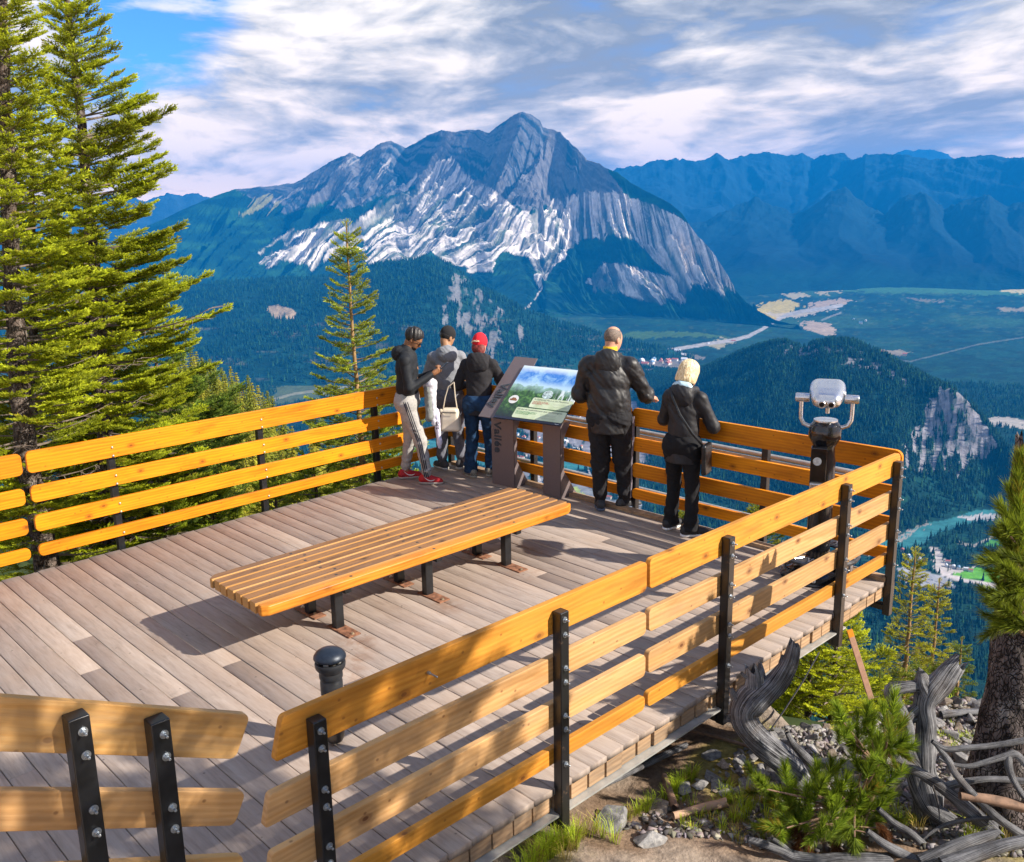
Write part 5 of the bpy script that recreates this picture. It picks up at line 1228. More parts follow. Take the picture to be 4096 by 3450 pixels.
wobble_tube([[A_(1145, 905, 0.012, .2), A_(1240, 1000, 0.023), A_(1330, 1070, 0.027), A_(1440, 1130, 0.030), A_(1560, 1210, 0.035), A_(1660, 1290, 0.039), A_(1760, 1380, 0.043), A_(1900, 1500, 0.047)],
    [A_(1560, 1215, 0.023), A_(1700, 1180, 0.022), A_(1850, 1160, 0.020), A_(2000, 1165, 0.019), A_(2120, 1175, 0.019)]], 'dead_branch', 'grey dead branch slanting down right from the forked stump', 'dead branch', seed=6)
d = 5.2
wobble_tube([[A_(1500, 915, 0.012), A_(1590, 965, 0.016), A_(1750, 955, 0.016), A_(1900, 940, 0.017), A_(2120, 905, 0.019)]], 'dead_branch', 'thin grey dead branch lying level across the pine trunk', 'dead branch', seed=7, n=10)
wobble_tube([[A_(1520, 930, 0.012), A_(1600, 1030, 0.019), A_(1640, 1110, 0.020), A_(1720, 1210, 0.020), A_(1830, 1320, 0.022), A_(1950, 1430, 0.023), A_(2110, 1540, 0.025)]], 'dead_branch', 'grey dead branch running from the stump down to the right corner', 'dead branch', seed=8, n=10)
wobble_tube([[A_(1540, 1020, 0.008), A_(1620, 1060, 0.012), A_(1740, 1075, 0.014), A_(1860, 1045, 0.016), A_(1980, 1010, 0.020), A_(2040, 1000, 0.022), A_(2110, 1070, 0.022)], [A_(1990, 1005, 0.022), A_(2000, 1100, 0.020), A_(2050, 1210, 0.019), A_(2110, 1300, 0.019)]], 'dead_branch', 'forked grey branch arching in front of the pine trunk', 'dead branch', seed=9, n=10)
wobble_tube([[A_(1680, 1265, 0.022), A_(1800, 1280, 0.027), A_(1950, 1310, 0.028), A_(2120, 1350, 0.031)]], 'dead_branch', 'thick reddish-grey dead branch low in front of the pine trunk', 'dead branch', mat=M_brownstick, seed=10, n=12)
wobble_tube([[A_(310, 1545, 0.017), A_(400, 1575, 0.023), A_(520, 1620, 0.027), A_(600, 1660, 0.031), A_(760, 1680, 0.033), A_(900, 1670, 0.033), A_(1060, 1680, 0.034), A_(1220, 1690, 0.036)], [A_(600, 1650, 0.017), A_(530, 1590, 0.016), A_(470, 1545, 0.011)]], 'dead_branch', 'long silver dead branch along the bottom edge', 'dead branch', seed=11, n=14)
wobble_tube([[A_(1080, 1490, 0.014), A_(1180, 1570, 0.023), A_(1300, 1640, 0.027), A_(1420, 1700, 0.028)]], 'dead_branch', 'grey dead branch rising from the bottom edge under the pine bush', 'dead branch', seed=12, n=12)
wobble_tube([[A_(1420, 1690, 0.039, -.1), A_(1600, 1620, 0.039, -.1), A_(1760, 1560, 0.035, -.1), A_(1900, 1515, 0.031, -.1)]], 'dead_log', 'thick silver dead log in the bottom right corner', 'dead log', seed=13, n=16)
wobble_tube([[A_(1560, 1710, 0.039, -.25), A_(1760, 1650, 0.039, -.25), A_(1950, 1590, 0.035, -.25), A_(2120, 1560, 0.035, -.25)]], 'dead_log', 'dark cracked dead log below the other one at the bottom right', 'dead log', seed=14, n=16)
d = 5.3
wobble_tube([[A_(1150, 1350, 0.016), A_(1250, 1440, 0.020), A_(1350, 1500, 0.022), A_(1430, 1570, 0.023)]], 'dead_branch', 'mottled grey dead branch between pine bush and stump', 'dead branch', seed=15, n=10)
wobble_tube([[A_(1430, 1560, 0.006), A_(1500, 1500, 0.009), A_(1600, 1450, 0.011), A_(1750, 1420, 0.011), A_(1900, 1410, 0.012)], [A_(1600, 1450, 0.006), A_(1650, 1520, 0.005), A_(1700, 1400, 0.004)], [A_(1500, 1200, 0.006), A_(1535, 1300, 0.005), A_(1550, 1430, 0.002)]], 'dead_branch', 'thin brittle grey twigs tangled above the logs', 'dead branch', seed=16, n=8)
d = 6.05
wobble_tube([[A_(560, 860, .016), A_(600, 930, .024), A_(650, 985, .028), A_(700, 1035, .030), A_(760, 1100, .032)], [A_(690, 1030, .014), A_(740, 1035, .010)]], 'dead_branch', 'small silver branch lying on the rubble right of the twisted trunk', 'dead branch', seed=17, n=12)
def onstick(p0, p1, r0, r1, name, label, mat, z0=.03, n=8, sd=0, mid=(0, 0)):
    a = onz(*p0, -.55); b_ = onz(*p1, -.55); a[2] = float(gz(a[0], a[1]))+z0; b_[2] = float(gz(b_[0], b_[1]))+z0; m_ = (a+b_)/2; m_[2] = max(m_[2], float(gz(m_[0], m_[1]))+z0); m_[0] += mid[0]; m_[1] += mid[1]
    return wobble_tube([[(a, r0), (m_, (r0+r1)/2), (b_, r1)]], name, label, name.replace('_', ' '), mat=mat, n=n, seed=sd, rough=.1)
onstick((2300, 3330), (2740, 3030), .026, .020, 'dead_branch', 'long straight grey pole lying on the soil beside the near railing post', M_drift, .05, 12, 21)
onstick((2690, 3340), (2900, 3270), .022, .03, 'dead_branch', 'pale peeled branch stub on the soil below the rubble', plain('peeled_wood', (.42, .27, .18), .8, var=.25, scale=12, bmp=.002), .04, 10, 22)
onstick((2655, 3170), (2700, 3300), .020, .026, 'dead_branch', 'short brown branch lying across the soil, left of the peeled stub', M_brownstick, .04, 10, 23)
onstick((2560, 2965), (3010, 3010), .010, .013, 'dead_branch', 'thin brown stick reaching to the foot of the twisted trunk', M_brownstick, .03, 7, 24, mid=(.05, .05))
onstick((3770, 2795), (3960, 2780), .03, .022, 'dead_branch', 'bare grey branch on the crest right of the stump', M_drift, .05, 10, 25)
onstick((3480, 2840), (3510, 2735), .012, .008, 'dead_branch', 'pale peg-like twig standing beside the survey stake', M_drift, .02, 7, 26)
# survey stake and anchor cable
d = 7.4
a = dep(2800+1105*.6189, 2400+640*.6187, d); b_ = dep(2800+965*.6189, 2400+195*.6187, d-.12); ax_ = norm(b_-a); Lk = np.linalg.norm(b_-a); sx_ = norm(np.cross(ax_, _f3)); sy_ = np.cross(ax_, sx_)
st = thing('survey_stake', 'slender wooden survey stake with an orange-painted top, leaning in the rubble', 'stake', a)
mb = MB(); mb.box(ax_*Lk*.45, (Lk*.9, .045, .018), ax=[ax_, sx_, sy_]); mb.build('shaft', plain('stake_wood', (.52, .30, .20), .7, var=.15), st, bevel=.002)
mb = MB(); mb.box(ax_*Lk*.95, (Lk*.1, .0455, .0185), ax=[ax_, sx_, sy_]); mb.build('painted_top', plain('orange_paint', (.80, .30, .02), .6, var=.1), st, bevel=.002)
a = dep(2800+770*.6189, 2400+340*.6187, 7.9); b_ = dep(2800+420*.6189, 2400+890*.6187, 6.4)
mb = MB(); mb.tube([a, (a*.66+b_*.34)+np.array([.01, 0, -.03]), (a*.33+b_*.67)+np.array([.0, 0, -.03]), b_], .006, 8); tag(mb.build('anchor_cable', M_blackpost, None, smooth=True), 'thin black cable running from the deck beam to the rubble', 'cable')

# ---------------------------------------------------------------- pines with long needles
def tuft(seed, n=210, nl=.066, nw=.0017, Ls=.10):
    r = np.random.default_rng(seed); V = []; F = []; C = []
    for i in range(n):
        t = r.random()**.8; a = r.uniform(0, 6.28); sp_ = .95-.55*t; nd = norm([.75+.35*t, math.sin(a)*sp_, math.cos(a)*sp_+.1]); p = np.array([Ls*t, 0, 0]); l = nl*r.uniform(.75, 1.15)
        e = p+nd*l; w = norm(np.cross(nd, r.normal(size=3)))*nw; q = len(V); V += [p-w, p+w, e]; F.append((q, q+1, q+2)); s = r.uniform(.1, 1); C += [s*.45, s*.45, s]
    return np.array(V), np.array(F), np.array(C), []
TF_ = [tuft(s) for s in range(6)]
def pine(name, label, limbs, seed, parent=None, dark=(.05, .10, .014), light=(.48, .62, .04), cat='pine', sc_=1.0, tufts=()):
    root = parent or thing(name, label, cat, limbs[0][0][0]); o0 = np.array(root.location)
    r = np.random.default_rng(seed); bw = MB(); items = []
    for path in limbs: bw.tube([np.array(p)-o0 for p, _ in path], [q for _, q in path], 8)
    for p, dr, s in tufts:
        items.append((np.array(p)-o0, norm(dr), s*sc_, r.uniform(.75, 1.25)))
        for k in range(1): items.append((np.array(p)-o0-norm(dr)*.06*s+r.normal(size=3)*.012, norm(norm(dr)+r.normal(size=3)*.3), s*sc_*.85, r.uniform(.6, 1.1)))
    bw.build('branches', M_brownstick, root); newobj('crown', crown_mesh('crown', items, TF_, dark, light, tip=(.35, .14, .02), ptip=.10, seed=seed), root); return root
# bush in front of the rubble
d = 5.35; r2 = np.random.default_rng(5); limbs = []; tf = []
base = zp(1050, 1480, 0, 0, d)
clumps = [(370, 1140, -.4, .6), (430, 1190, -.4, .5), (560, 1170, -.15, .9), (600, 1250, -.1, .7), (620, 1330, -.3, .5), (740, 1150, .0, 1.), (760, 1230, .1, .8), (830, 1150, .1, .9), (900, 1220, .2, .8), (950, 1270, .1, .7), (480, 1420, -.7, .1), (560, 1440, -.4, .1), (640, 1370, -.4, .5), (780, 1440, -.2, -.1), (830, 1410, .1, .2), (1040, 1350, .4, .3), (1080, 1400, .3, 0), (960, 1440, .1, -.3), (1010, 1330, .1, .6), (1130, 1330, .5, .5),
    (1080, 1120, .1, .7), (1140, 1080, .2, .7), (1190, 1160, .5, .5), (1130, 1180, .1, .6), (1040, 1090, -.3, .6), (930, 760, -.5, .9), (960, 830, -.5, .6), (1070, 770, .0, 1), (1100, 840, .1, .8), (1240, 720, .1, 1), (1200, 800, -.1, .9), (1250, 860, .3, .6), (1010, 900, -.5, .4), (1120, 920, .0, .4), (1180, 950, .1, .5), (1050, 970, -.3, .3), (1230, 930, .4, .5), (1160, 1020, 0, .5), (1000, 1500, 0, -.4), (900, 1500, -.2, -.3), (1090, 1480, .3, -.2), (680, 1290, .0, .6), (860, 1330, -.1, .5), (520, 1290, -.5, .5)]
for (x, y, dx_, dy_) in clumps:
    p = zp(x, y+35, 0, 0, d+r2.uniform(-.18, .18)); dr = _R*dx_+_U*dy_-_f3*r2.uniform(-.1, .5)
    tf.append((p, dr, 1.25)); tf.append((p-dr*.06+r2.normal(size=3)*.05, dr+r2.normal(size=3)*.6, .95))
    hub = zp(1000, 1250, 0, 0, d) if y > 1000 else zp(1170, 1100, 0, 0, d)
    if y > 1000: mid = (hub+p)/2+np.array([0, 0, -.05]); limbs.append([(base, .014), (hub, .010), (mid, .007), (p, .004)])
    else: limbs.append([(base, .013), (hub, .010), ((hub+p)/2, .008), (p, .004)])
pine('pine_bush', 'low dark green pine bush with long needle tufts in front of the rubble', limbs, 3, tufts=tf)
# a few rusty dead tufts
tfd = [(zp(x, y, 0, 0, 5.3), _R*a+_U*-.8, 1.0) for x, y, a in ((650, 1500, -.2), (690, 1560, .1), (860, 1560, .2), (1170, 1480, .3), (640, 1570, -.1), (1200, 1530, .1))]
pine('dead_pine_sprig', 'rusty brown dead needles hanging under the pine bush', [[(zp(760, 1440, 0, 0, 5.3), .006), (p, .003)] for p, _, _ in tfd], 4, cat='dead sprig', dark=(.08, .03, .012), light=(.26, .10, .03), tufts=tfd)
# living pine at the right edge
d = 5.7
pt = thing('pine_tree', 'living pine with a thick dark trunk and needle tufts at the right edge', 'pine tree', zp(2050, 1450, 0, 0, d))
o0 = np.array(pt.location)
trk = wobble_tube([[(np.array(p_)-o0, q) for p_, q in (A_(2040, 1560, .30), A_(1990, 1300, .255), A_(1990, 1050, .225), A_(2010, 850, .185), A_(2030, 650, .165), A_(2060, 400, .155), A_(2085, 150, .15), A_(2110, -150, .14), A_(2135, -500, .13), (A_(2150, -1000, .1)))]], 'trunk', '', '', mat=bark_mat('pine_bark', (.13, .105, .10), (.035, .028, .026), (.34, .31, .29), sc=(5, 5, 3.2), bd=.03, bscale=6), n=40, seed=31, rough=.10, parent=pt)
tf = []; limbs = []; zr = lambda x, y, dd: dep(2800+x*.6189, 2400+y*.6187, dd)
for (x, y, dx_, dy_) in [(1990, 20, -.7, .5), (2040, 100, -.5, .3), (2000, 130, -.5, .1), (2080, 40, -.2, .6), (2070, 150, -.3, 0), (2010, -380, -.6, .6), (2060, -430, -.3, .8), (2000, -280, -.8, 0), (2050, -330, -.4, .4), (2080, -380, 0, .8), (2080, -500, -.2, .9), (2060, -560, -.3, .9),
        (2090, -620, -.2, .9), (2030, -180, -.7, .3), (2070, -120, -.5, .3), (2090, -230, -.2, .5), (2080, -700, -.3, 1), (2040, -480, -.6, .6), (2100, -60, -.2, .4), (2090, -790, -.1, 1), (2010, 60, -.6, .2), (2020, -230, -.7, .2), (2060, -60, -.6, .1)]:
    for k in range(2):
        p = zr(x+r2.uniform(-40, 45), y+r2.uniform(-40, 40), 5.2+r2.uniform(-.12, .12)); dr = _R*(dx_+r2.uniform(-.3, .3))+_U*(dy_+r2.uniform(-.3, .3))-_f3*r2.uniform(-.2, .5); tf.append((p, dr, 1.3))
    limbs.append([(zr(2130, y+120, 5.6), .016), (zr((x+2130)/2, y+70, 5.4), .011), (p, .005)])
pine('pine', '', limbs, 7, parent=pt, tufts=tf, dark=(.03, .06, .010), light=(.42, .50, .03))
# ---------------------------------------------------------------- smooth solids from distance fields
def surf(fn, lo, hi, h):
    """surface nets over a distance function on a grid"""
    lo = np.array(lo, float); hi = np.array(hi, float); n = np.ceil((hi-lo)/h).astype(int)+1
    ax_ = [lo[k]+h*np.arange(n[k]) for k in range(3)]
    X, Y, Z = np.meshgrid(*ax_, indexing='ij'); P = np.stack([X, Y, Z], -1).astype(np.float32); D = fn(P).astype(np.float32)
    ins = D < 0
    c = np.zeros(tuple(n-1), int)
    for a in (0, 1):
        for b in (0, 1):
            for d in (0, 1): c += ins[a:n[0]-1+a, b:n[1]-1+b, d:n[2]-1+d]
    act = (c > 0) & (c < 8); idx = -np.ones(act.shape, int); ii = np.argwhere(act); idx[act] = np.arange(len(ii))
    acc = np.zeros((len(ii), 3)); cnt = np.zeros(len(ii))
    cor = [(a, b, d) for a in (0, 1) for b in (0, 1) for d in (0, 1)]
    for i0, a in enumerate(cor):
        for b in cor[i0+1:]:
            if sum(abs(a[k]-b[k]) for k in range(3)) != 1: continue
            da = D[ii[:, 0]+a[0], ii[:, 1]+a[1], ii[:, 2]+a[2]]; db = D[ii[:, 0]+b[0], ii[:, 1]+b[1], ii[:, 2]+b[2]]
            m = (da < 0) != (db < 0); t = np.where(m, da/np.where(m, da-db, 1), 0)[:, None]
            acc += np.where(m[:, None], np.array(a)+(np.array(b)-np.array(a))*t, 0); cnt += m
    V = lo+(ii+acc/cnt[:, None])*h
    F = []
    for k in range(3):
        a, b = [(1, 2), (2, 0), (0, 1)][k]
        sl = [slice(1, n[q]-1) for q in range(3)]; sl[k] = slice(0, n[k]-1); sl2 = list(sl); sl2[k] = slice(1, n[k])
        s0 = ins[tuple(sl)]; s1 = ins[tuple(sl2)]; e = np.argwhere(s0 != s1)
        off = np.array([1, 1, 1]); off[k] = 0; e = e+off; fl = ins[e[:, 0], e[:, 1], e[:, 2]]
        def g(da, db):
            q = e.copy(); q[:, a] -= da; q[:, b] -= db; return idx[q[:, 0], q[:, 1], q[:, 2]]
        q = np.stack([g(1, 1), g(0, 1), g(0, 0), g(1, 0)], 1); q[~fl] = q[~fl][:, ::-1]; F.append(q)
    F = np.concatenate(F); F = F[(F >= 0).all(1)]; return V, F
def cap(P, a, b, r1, r2):
    a = np.array(a, np.float32); b = np.array(b, np.float32); ab = b-a; t = np.clip(((P-a) @ ab)/(ab @ ab), 0, 1)
    return np.linalg.norm(P-a-t[..., None]*ab, axis=-1)-(r1+(r2-r1)*t)
def ell(P, c, r, R=None):
    q = P-np.array(c, np.float32)
    if R is not None: q = q @ np.asarray(R, np.float32)
    r = np.array(r, np.float32); k = np.linalg.norm(q/r, axis=-1); k2 = np.linalg.norm(q/(r*r), axis=-1); return k*(k-1)/np.maximum(k2, 1e-6)
def rbx(P, c, r, R=None, e=.01):
    q = P-np.array(c, np.float32)
    if R is not None: q = q @ np.asarray(R, np.float32)
    q = np.abs(q)-(np.array(r, np.float32)-e); return np.linalg.norm(np.maximum(q, 0), axis=-1)+np.minimum(q.max(-1), 0)-e
def su(a, b, k=.03):
    h = np.clip(.5+.5*(b-a)/k, 0, 1); return b+(a-b)*h-k*h*(1-h)
def sus(ds, k=.03):
    d = ds[0]
    for e in ds[1:]: d = su(d, e, k)
    return d
def folds(P, amp, sx=14, sz=26, seed=0, tilt=.5):
    u = P[..., 0]*sx+P[..., 1]*sx*.7+seed+40; v = P[..., 2]*sz+P[..., 0]*sz*tilt+seed*3+60
    return amp*(fbm(u, v, 3, .55, True)-.55)*2
def solid(name, fn, lo, hi, h, mat, parent, smooth=2):
    V, F = surf(fn, lo, hi, h); me = np_mesh(name, V, F); o = newobj(name, me, parent, mat, smooth=True)
    if smooth: m = o.modifiers.new('smooth', 'SMOOTH'); m.factor = .5; m.iterations = smooth
    return o
def rot(yaw=0, pit=0, rol=0):
    return np.array(Matrix.Rotation(yaw, 3, 'Z') @ Matrix.Rotation(pit, 3, 'X') @ Matrix.Rotation(rol, 3, 'Y'))

def skin(name, c): return plain(name, c, .55, var=.12, scale=30, spec=.35)
M_skin1 = skin('brown_skin', (.25, .115, .055)); M_skin2 = skin('tan_skin', (.33, .17, .09)); M_skin3 = skin('fair_skin', (.52, .27, .18))
def cloth(name, c, rough=.85, var=.18, sc=45, bmp=.002, sheen=.0, spec=.3):
    m = plain(name, c, rough, var=var, scale=sc, bmp=bmp, spec=spec, bscale=sc*1.6); return m
M_hairb = plain('black_hair', (.012, .010, .010), .45, var=.5, scale=70, bmp=.004, bscale=120)
M_shoe_sole = plain('pale_sole', (.55, .53, .50), .7, var=.15); M_black = plain('black_plastic', (.012, .012, .014), .3)

# A figure stands at the origin facing +Y; all sizes in metres for a height of 1.78, then scaled.
def hand_sdf(P, w, d, palm, curl=.5, side=1, size=1.0):
    """w wrist, d direction of the hand, palm: normal on the palm's inner side"""
    d = norm(d); n = norm(np.asarray(palm)-d*np.dot(palm, d)); s = np.cross(d, n)*side; w = np.asarray(w, float); z = size
    D = [cap(P, w, w+d*.04*z, .024*z, .026*z)]
    for k, off in enumerate((-.027, -.009, .009, .027)): D.append(cap(P, w+d*.02*z+s*off*.5*z, w+d*.085*z+s*off*z, .017*z, .0125*z))
    base = sus(D, .018*z); fs = []
    for k, (off, l) in enumerate(((-.028, .066), (-.0095, .076), (.0095, .072), (.027, .058))):
        a = w+d*.085*z+s*off*z; c1 = curl*(.75+.1*k); d1 = norm(d*math.cos(c1)+n*math.sin(c1)+s*off*1.5); b = a+d1*l*.5*z
        c2 = curl*2.1; d2 = norm(d*math.cos(c2)+n*math.sin(c2)); c = b+d2*l*.5*z; fs.append(su(cap(P, a, b, .0100*z, .0092*z), cap(P, b, c, .0092*z, .0075*z), .004))
    a = w+d*.03*z-s*.024*z; t1 = norm(d*.7-s*.75+n*.35); b = a+t1*.045*z; c = b+norm(d*.9-s*.15+n*.5)*.03*z
    fs.append(su(cap(P, a, b, .0135*z, .0105*z), cap(P, b, c, .0105*z, .0085*z), .006)); f = fs[0]
    for e in fs[1:]: f = np.minimum(f, e)
    return su(base, f, .008*z)
def head_sdf(P, c, R, s=1.0):
    """c centre of the skull, R columns right, forward, up"""
    q = (P-np.array(c, np.float32)) @ np.asarray(R, np.float32)/s
    sk = ell(q, (0, -.012, .035), (.076, .096, .092)); jaw = ell(q, (0, .030, -.055), (.054, .062, .066)); face = ell(q, (0, .040, -.005), (.062, .055, .085))
    d = sus([sk, jaw, face], .035)
    d = su(d, cap(q, (0, .088, .012), (0, .106, -.028), .008, .0125), .010)            # nose
    d = su(d, cap(q, (-.030, .083, .026), (.030, .083, .026), .011, .011), .012)         # brow
    d = su(d, cap(q, (-.018, .090, -.052), (.018, .090, -.052), .0065, .0065), .006)      # lips
    d = su(d, ell(q, (0, .076, -.092), (.020, .016, .016)), .015)
    for sx in (-1, 1):
        d = np.maximum(d, -(ell(q, (sx*.031, .095, .006), (.015, .010, .008)))+0) if False else d
        d = su(d, ell(q, (sx*.076, -.008, -.004), (.010, .022, .032)), .006)
        d = np.maximum(d, -ell(q, (sx*.084, .000, -.002), (.006, .010, .016)))
    return d*s
"""each figure: a dict of joints in its own frame"""
def joints(H=1.78, feet=((-.11, 0, 0), (.11, .03, 0)), hip=(0, 0), lean=.0, leanx=.0, head=(0, 0), elbows=None, wrists=None, shw=.19, twist=0):
    k = H/1.78; J = {}
    hz = .93*k; J['pel'] = np.array([hip[0], hip[1], hz]); up_ = np.array([leanx, lean, 1.]); up_ = up_/np.linalg.norm(up_)
    J['chest'] = J['pel']+up_*.36*k; J['neck'] = J['pel']+up_*.545*k; ct, st_ = math.cos(twist), math.sin(twist); sd_ = np.array([ct, st_, 0])
    J['sd'] = sd_; J['sh'] = [J['neck']-sd_*shw*k*.93-up_*.078*k, J['neck']+sd_*shw*k*.93-up_*.078*k]
    J['hipj'] = [J['pel']+np.array([-.09*k, 0, -.02]), J['pel']+np.array([.09*k, 0, -.02])]
    J['foot'] = [np.array(f[:3], float) for f in feet]; J['ank'] = [f+np.array([0, 0, .085*k]) for f in J['foot']]
    J['knee'] = [(J['hipj'][i]*.48+J['ank'][i]*.52)+np.array([0, .035, 0]) for i in (0, 1)]
    J['el'] = [np.array(e, float) for e in elbows]; J['wr'] = [np.array(e, float) for e in wrists]; J['k'] = k; J['up'] = up_; return J
def shoe(root, J, i, yaw, c_up, c_sole, name='shoe', extra=None, L_=.275, low=.0):
    f = J['foot'][i]; o = thing_part(name, root); R = rot(yaw)
    def up(P):
        q = (P-np.array(f, np.float32)) @ R.astype(np.float32)
        return sus([cap(q, (0, -.055, .055), (0, .02, .060), .045, .046), cap(q, (0, .02, .058), (0, .135, .040), .044, .034), cap(q, (0, -.045, .06), (0, -.035, .095-low), .042, .038), cap(q, (-.01, .07, .032), (.008, .165, .030), .036, .026)], .03)
    def upc(P): return np.maximum(np.maximum(up(P), (f[2]+.016)-P[..., 2]), P[..., 2]-(f[2]+.115))
    def sole(P):
        q = (P-np.array(f, np.float32)) @ R.astype(np.float32)
        d = su(cap(q*np.array([1, 1, 0], np.float32), (0, -.055, 0), (0, .02, 0), .047, .044), cap(q*np.array([1, 1, 0], np.float32), (0, .05, 0), (.005, .16, 0), .049, .036), .03)
        return np.maximum(d, np.abs(q[..., 2]-.013)-.0125)
    lo = np.array(f)-[.22, .22, .02]; hi = np.array(f)+[.22, .22, .16]
    a = solid('upper', upc, lo, hi, .0075, c_up, o, 1); b = solid('sole', sole, lo-[0, 0, .01], hi, .0075, c_sole, o, 0)
    return o, R, f
def thing_part(name, parent):
    o = bpy.data.objects.new(name, None); COL.objects.link(o); o.parent = parent; o.empty_display_size = .05; return o

def place(root, pos, yaw): root.location = tuple(float(v) for v in pos); root.rotation_euler = (0, 0, yaw)
def body(root, J, mat, hands, headR, hc, hs=1.0, hsz=1.0):
    k = J['k']
    def f(P):
        D = [cap(P, J['pel'], J['chest'], .115*k, .12*k), cap(P, J['chest'], J['neck'], .12*k, .07*k), cap(P, J['neck'], np.array(hc)-np.array(headR)[:, 2]*.05-np.array(headR)[:, 1]*.02, .056*k, .054*k)]
        for i in (0, 1):
            D += [cap(P, J['neck']-J['up']*.06, J['sh'][i], .05*k, .05*k), cap(P, J['sh'][i], J['el'][i], .045*k, .036*k), cap(P, J['el'][i], J['wr'][i], .036*k, .025*k),
                  cap(P, J['hipj'][i], J['knee'][i], .075*k, .052*k), cap(P, J['knee'][i], J['ank'][i], .050*k, .034*k), cap(P, J['ank'][i], J['foot'][i]+np.array([0, .06, .035]), .034*k, .026*k)]
        return su(sus(D, .03), head_sdf(P, hc, headR, hs), .02)
    allp = np.array([J['foot'][0], J['foot'][1], np.array(hc), *J['el'], *J['wr'], *J['sh']]); lo = allp.min(0)-.16; hi = allp.max(0)+.16; lo[2] = -.02
    V, F = surf(f, lo, hi, .0125); VV = [V]; FF = [F]; off = len(V)
    # head again at a finer grid, and the hands
    def hf(P): return su(head_sdf(P, hc, headR, hs), cap(P, J['neck'], np.array(hc)-np.array(headR)[:, 2]*.05-np.array(headR)[:, 1]*.02, .056*k, .054*k), .02)
    v, q = surf(hf, np.array(hc)-[.15, .15, .17], np.array(hc)+[.15, .15, .16], .0065); VV.append(v); FF.append(q+off); off += len(v)
    for i, h in enumerate(hands):
        if h is None: continue
        w = J['wr'][i]; v, q = surf(lambda P: hand_sdf(P, w, h[0], h[1], h[2], h[3], hsz), np.array(w)-.2, np.array(w)+.2, .0048); VV.append(v); FF.append(q+off); off += len(v)
    me = np_mesh('body', np.concatenate(VV), np.concatenate(FF)); o = newobj('body', me, root, mat, smooth=True); m = o.modifiers.new('smooth', 'SMOOTH'); m.iterations = 1; return o
def trousers(root, J, mat, rt=.088, rk=.070, ra=.062, flare=.0, amp=.006, seed=0, cuff=False, top=.10, seat=.135):
    k = J['k']
    def f(P):
        D = [cap(P, J['pel']+[-.055, -.01, -.01], J['pel']+[.055, -.01, -.01], seat*k, seat*k), cap(P, J['pel'], J['pel']+J['up']*.12, .125*k, .12*k)]
        for i in (0, 1):
            a = J['ank'][i]+np.array([0, 0, -.02]); D.append(sus([cap(P, J['hipj'][i]+[0, -.015, 0], J['knee'][i], (rt+.018)*k, rk*k), cap(P, J['knee'][i], a+[0, 0, .10], rk*k, (ra)*k), cap(P, a+[0, 0, .10], a, ra*k, (ra+flare if not cuff else ra-.016)*k)], .03))
        d = su(D[0], D[1], .05); legs = np.minimum(D[2], D[3]); d = su(d, legs, .035)
        d = d+folds(P, amp, 10, 20, seed)+amp*.8*(fbm(P[..., 0]*7+9+seed, P[..., 2]*13+5, 2, .5, True)-.5)*2*sstep(.35, .1, P[..., 2])
        return np.maximum(np.maximum(d, P[..., 2]-(J['pel'][2]+top)), .055-(P[..., 2]))
    allp = np.array([J['foot'][0], J['foot'][1], J['pel']]); lo = allp.min(0)-.24; hi = allp.max(0)+.24; lo[2] = .0
    return solid('trousers', f, lo, hi, .011, mat, root, 2)
def jacket(root, J, mat, hem=-.16, hemr=.165, waist=.14, chest=.155, sl=.066, cuffr=.045, amp=.010, seed=0, name='jacket', shr=.075, depth=.78, slv=1.0, hemz=None, armk=.0, belly=0, neckr=.075):
    k = J['k']; R = np.stack([J['sd'], np.cross([0, 0, 1.], J['sd']), [0, 0, 1.]], 1)
    def f(P):
        S_ = np.array([1, 1/depth, 1], np.float32)
        def fl(P, a, b, r1, r2):      # flattened trunk
            c = (np.array(a)+np.array(b))/2; A = (np.array(a)-c) @ R*S_; B = (np.array(b)-c) @ R*S_; q = ((P-c.astype(np.float32)) @ R.astype(np.float32))*S_; return cap(q, A, B, r1, r2)*depth
        hz = J['pel']+J['up']*hem; m = J['pel']+J['up']*.17
        D = [fl(P, hz, m, hemr*k, waist*k), fl(P, m+[0, .0+belly*.3, 0], J['chest'], waist*k, chest*k), fl(P, J['chest'], J['neck']-J['up']*.085, chest*k, .135*k), cap(P, J['neck']-J['up']*.06, J['neck']+J['up']*.015, .10*k, neckr*k)]
        D += [cap(P, J['neck']-J['up']*.055*k, J['sh'][i_], shr*1.05*k, shr*.82*k) for i_ in (0, 1)]
        d = sus(D, .05)
        for i in (0, 1):
            e = J['el'][i]; w = J['wr'][i]*slv+J['el'][i]*(1-slv); arm = su(cap(P, J['sh'][i], e, (sl+.004)*k, sl*.94*k), cap(P, e, w, sl*k, cuffr*k), .03); d = su(d, arm, .028)
        d = d+folds(P, amp, 5.5, 9, seed, .9)+folds(P, amp*.22, 13, 17, seed+5, -.6)
        hzz = (J['pel']+J['up']*hem)[2] if hemz is None else hemz
        d = np.maximum(d, hzz-P[..., 2])
        for i in (0, 1):              # cut the sleeves at the cuff
            w = J['wr'][i]*slv+J['el'][i]*(1-slv); dv = norm(J['wr'][i]-J['el'][i]); near = np.linalg.norm(P-w.astype(np.float32), axis=-1)-.09; d = np.maximum(d, np.minimum((P-w.astype(np.float32)) @ dv.astype(np.float32), -near))
        return d
    allp = np.array([J['pel'], np.array(J['neck']), *J['el'], *J['wr'], *J['sh']]); lo = allp.min(0)-.24; hi = allp.max(0)+.20; lo[2] = min(lo[2], (J['pel']+J['up']*hem)[2]-.04)
    return solid(name, f, lo, hi, .0105, mat, root, 1)
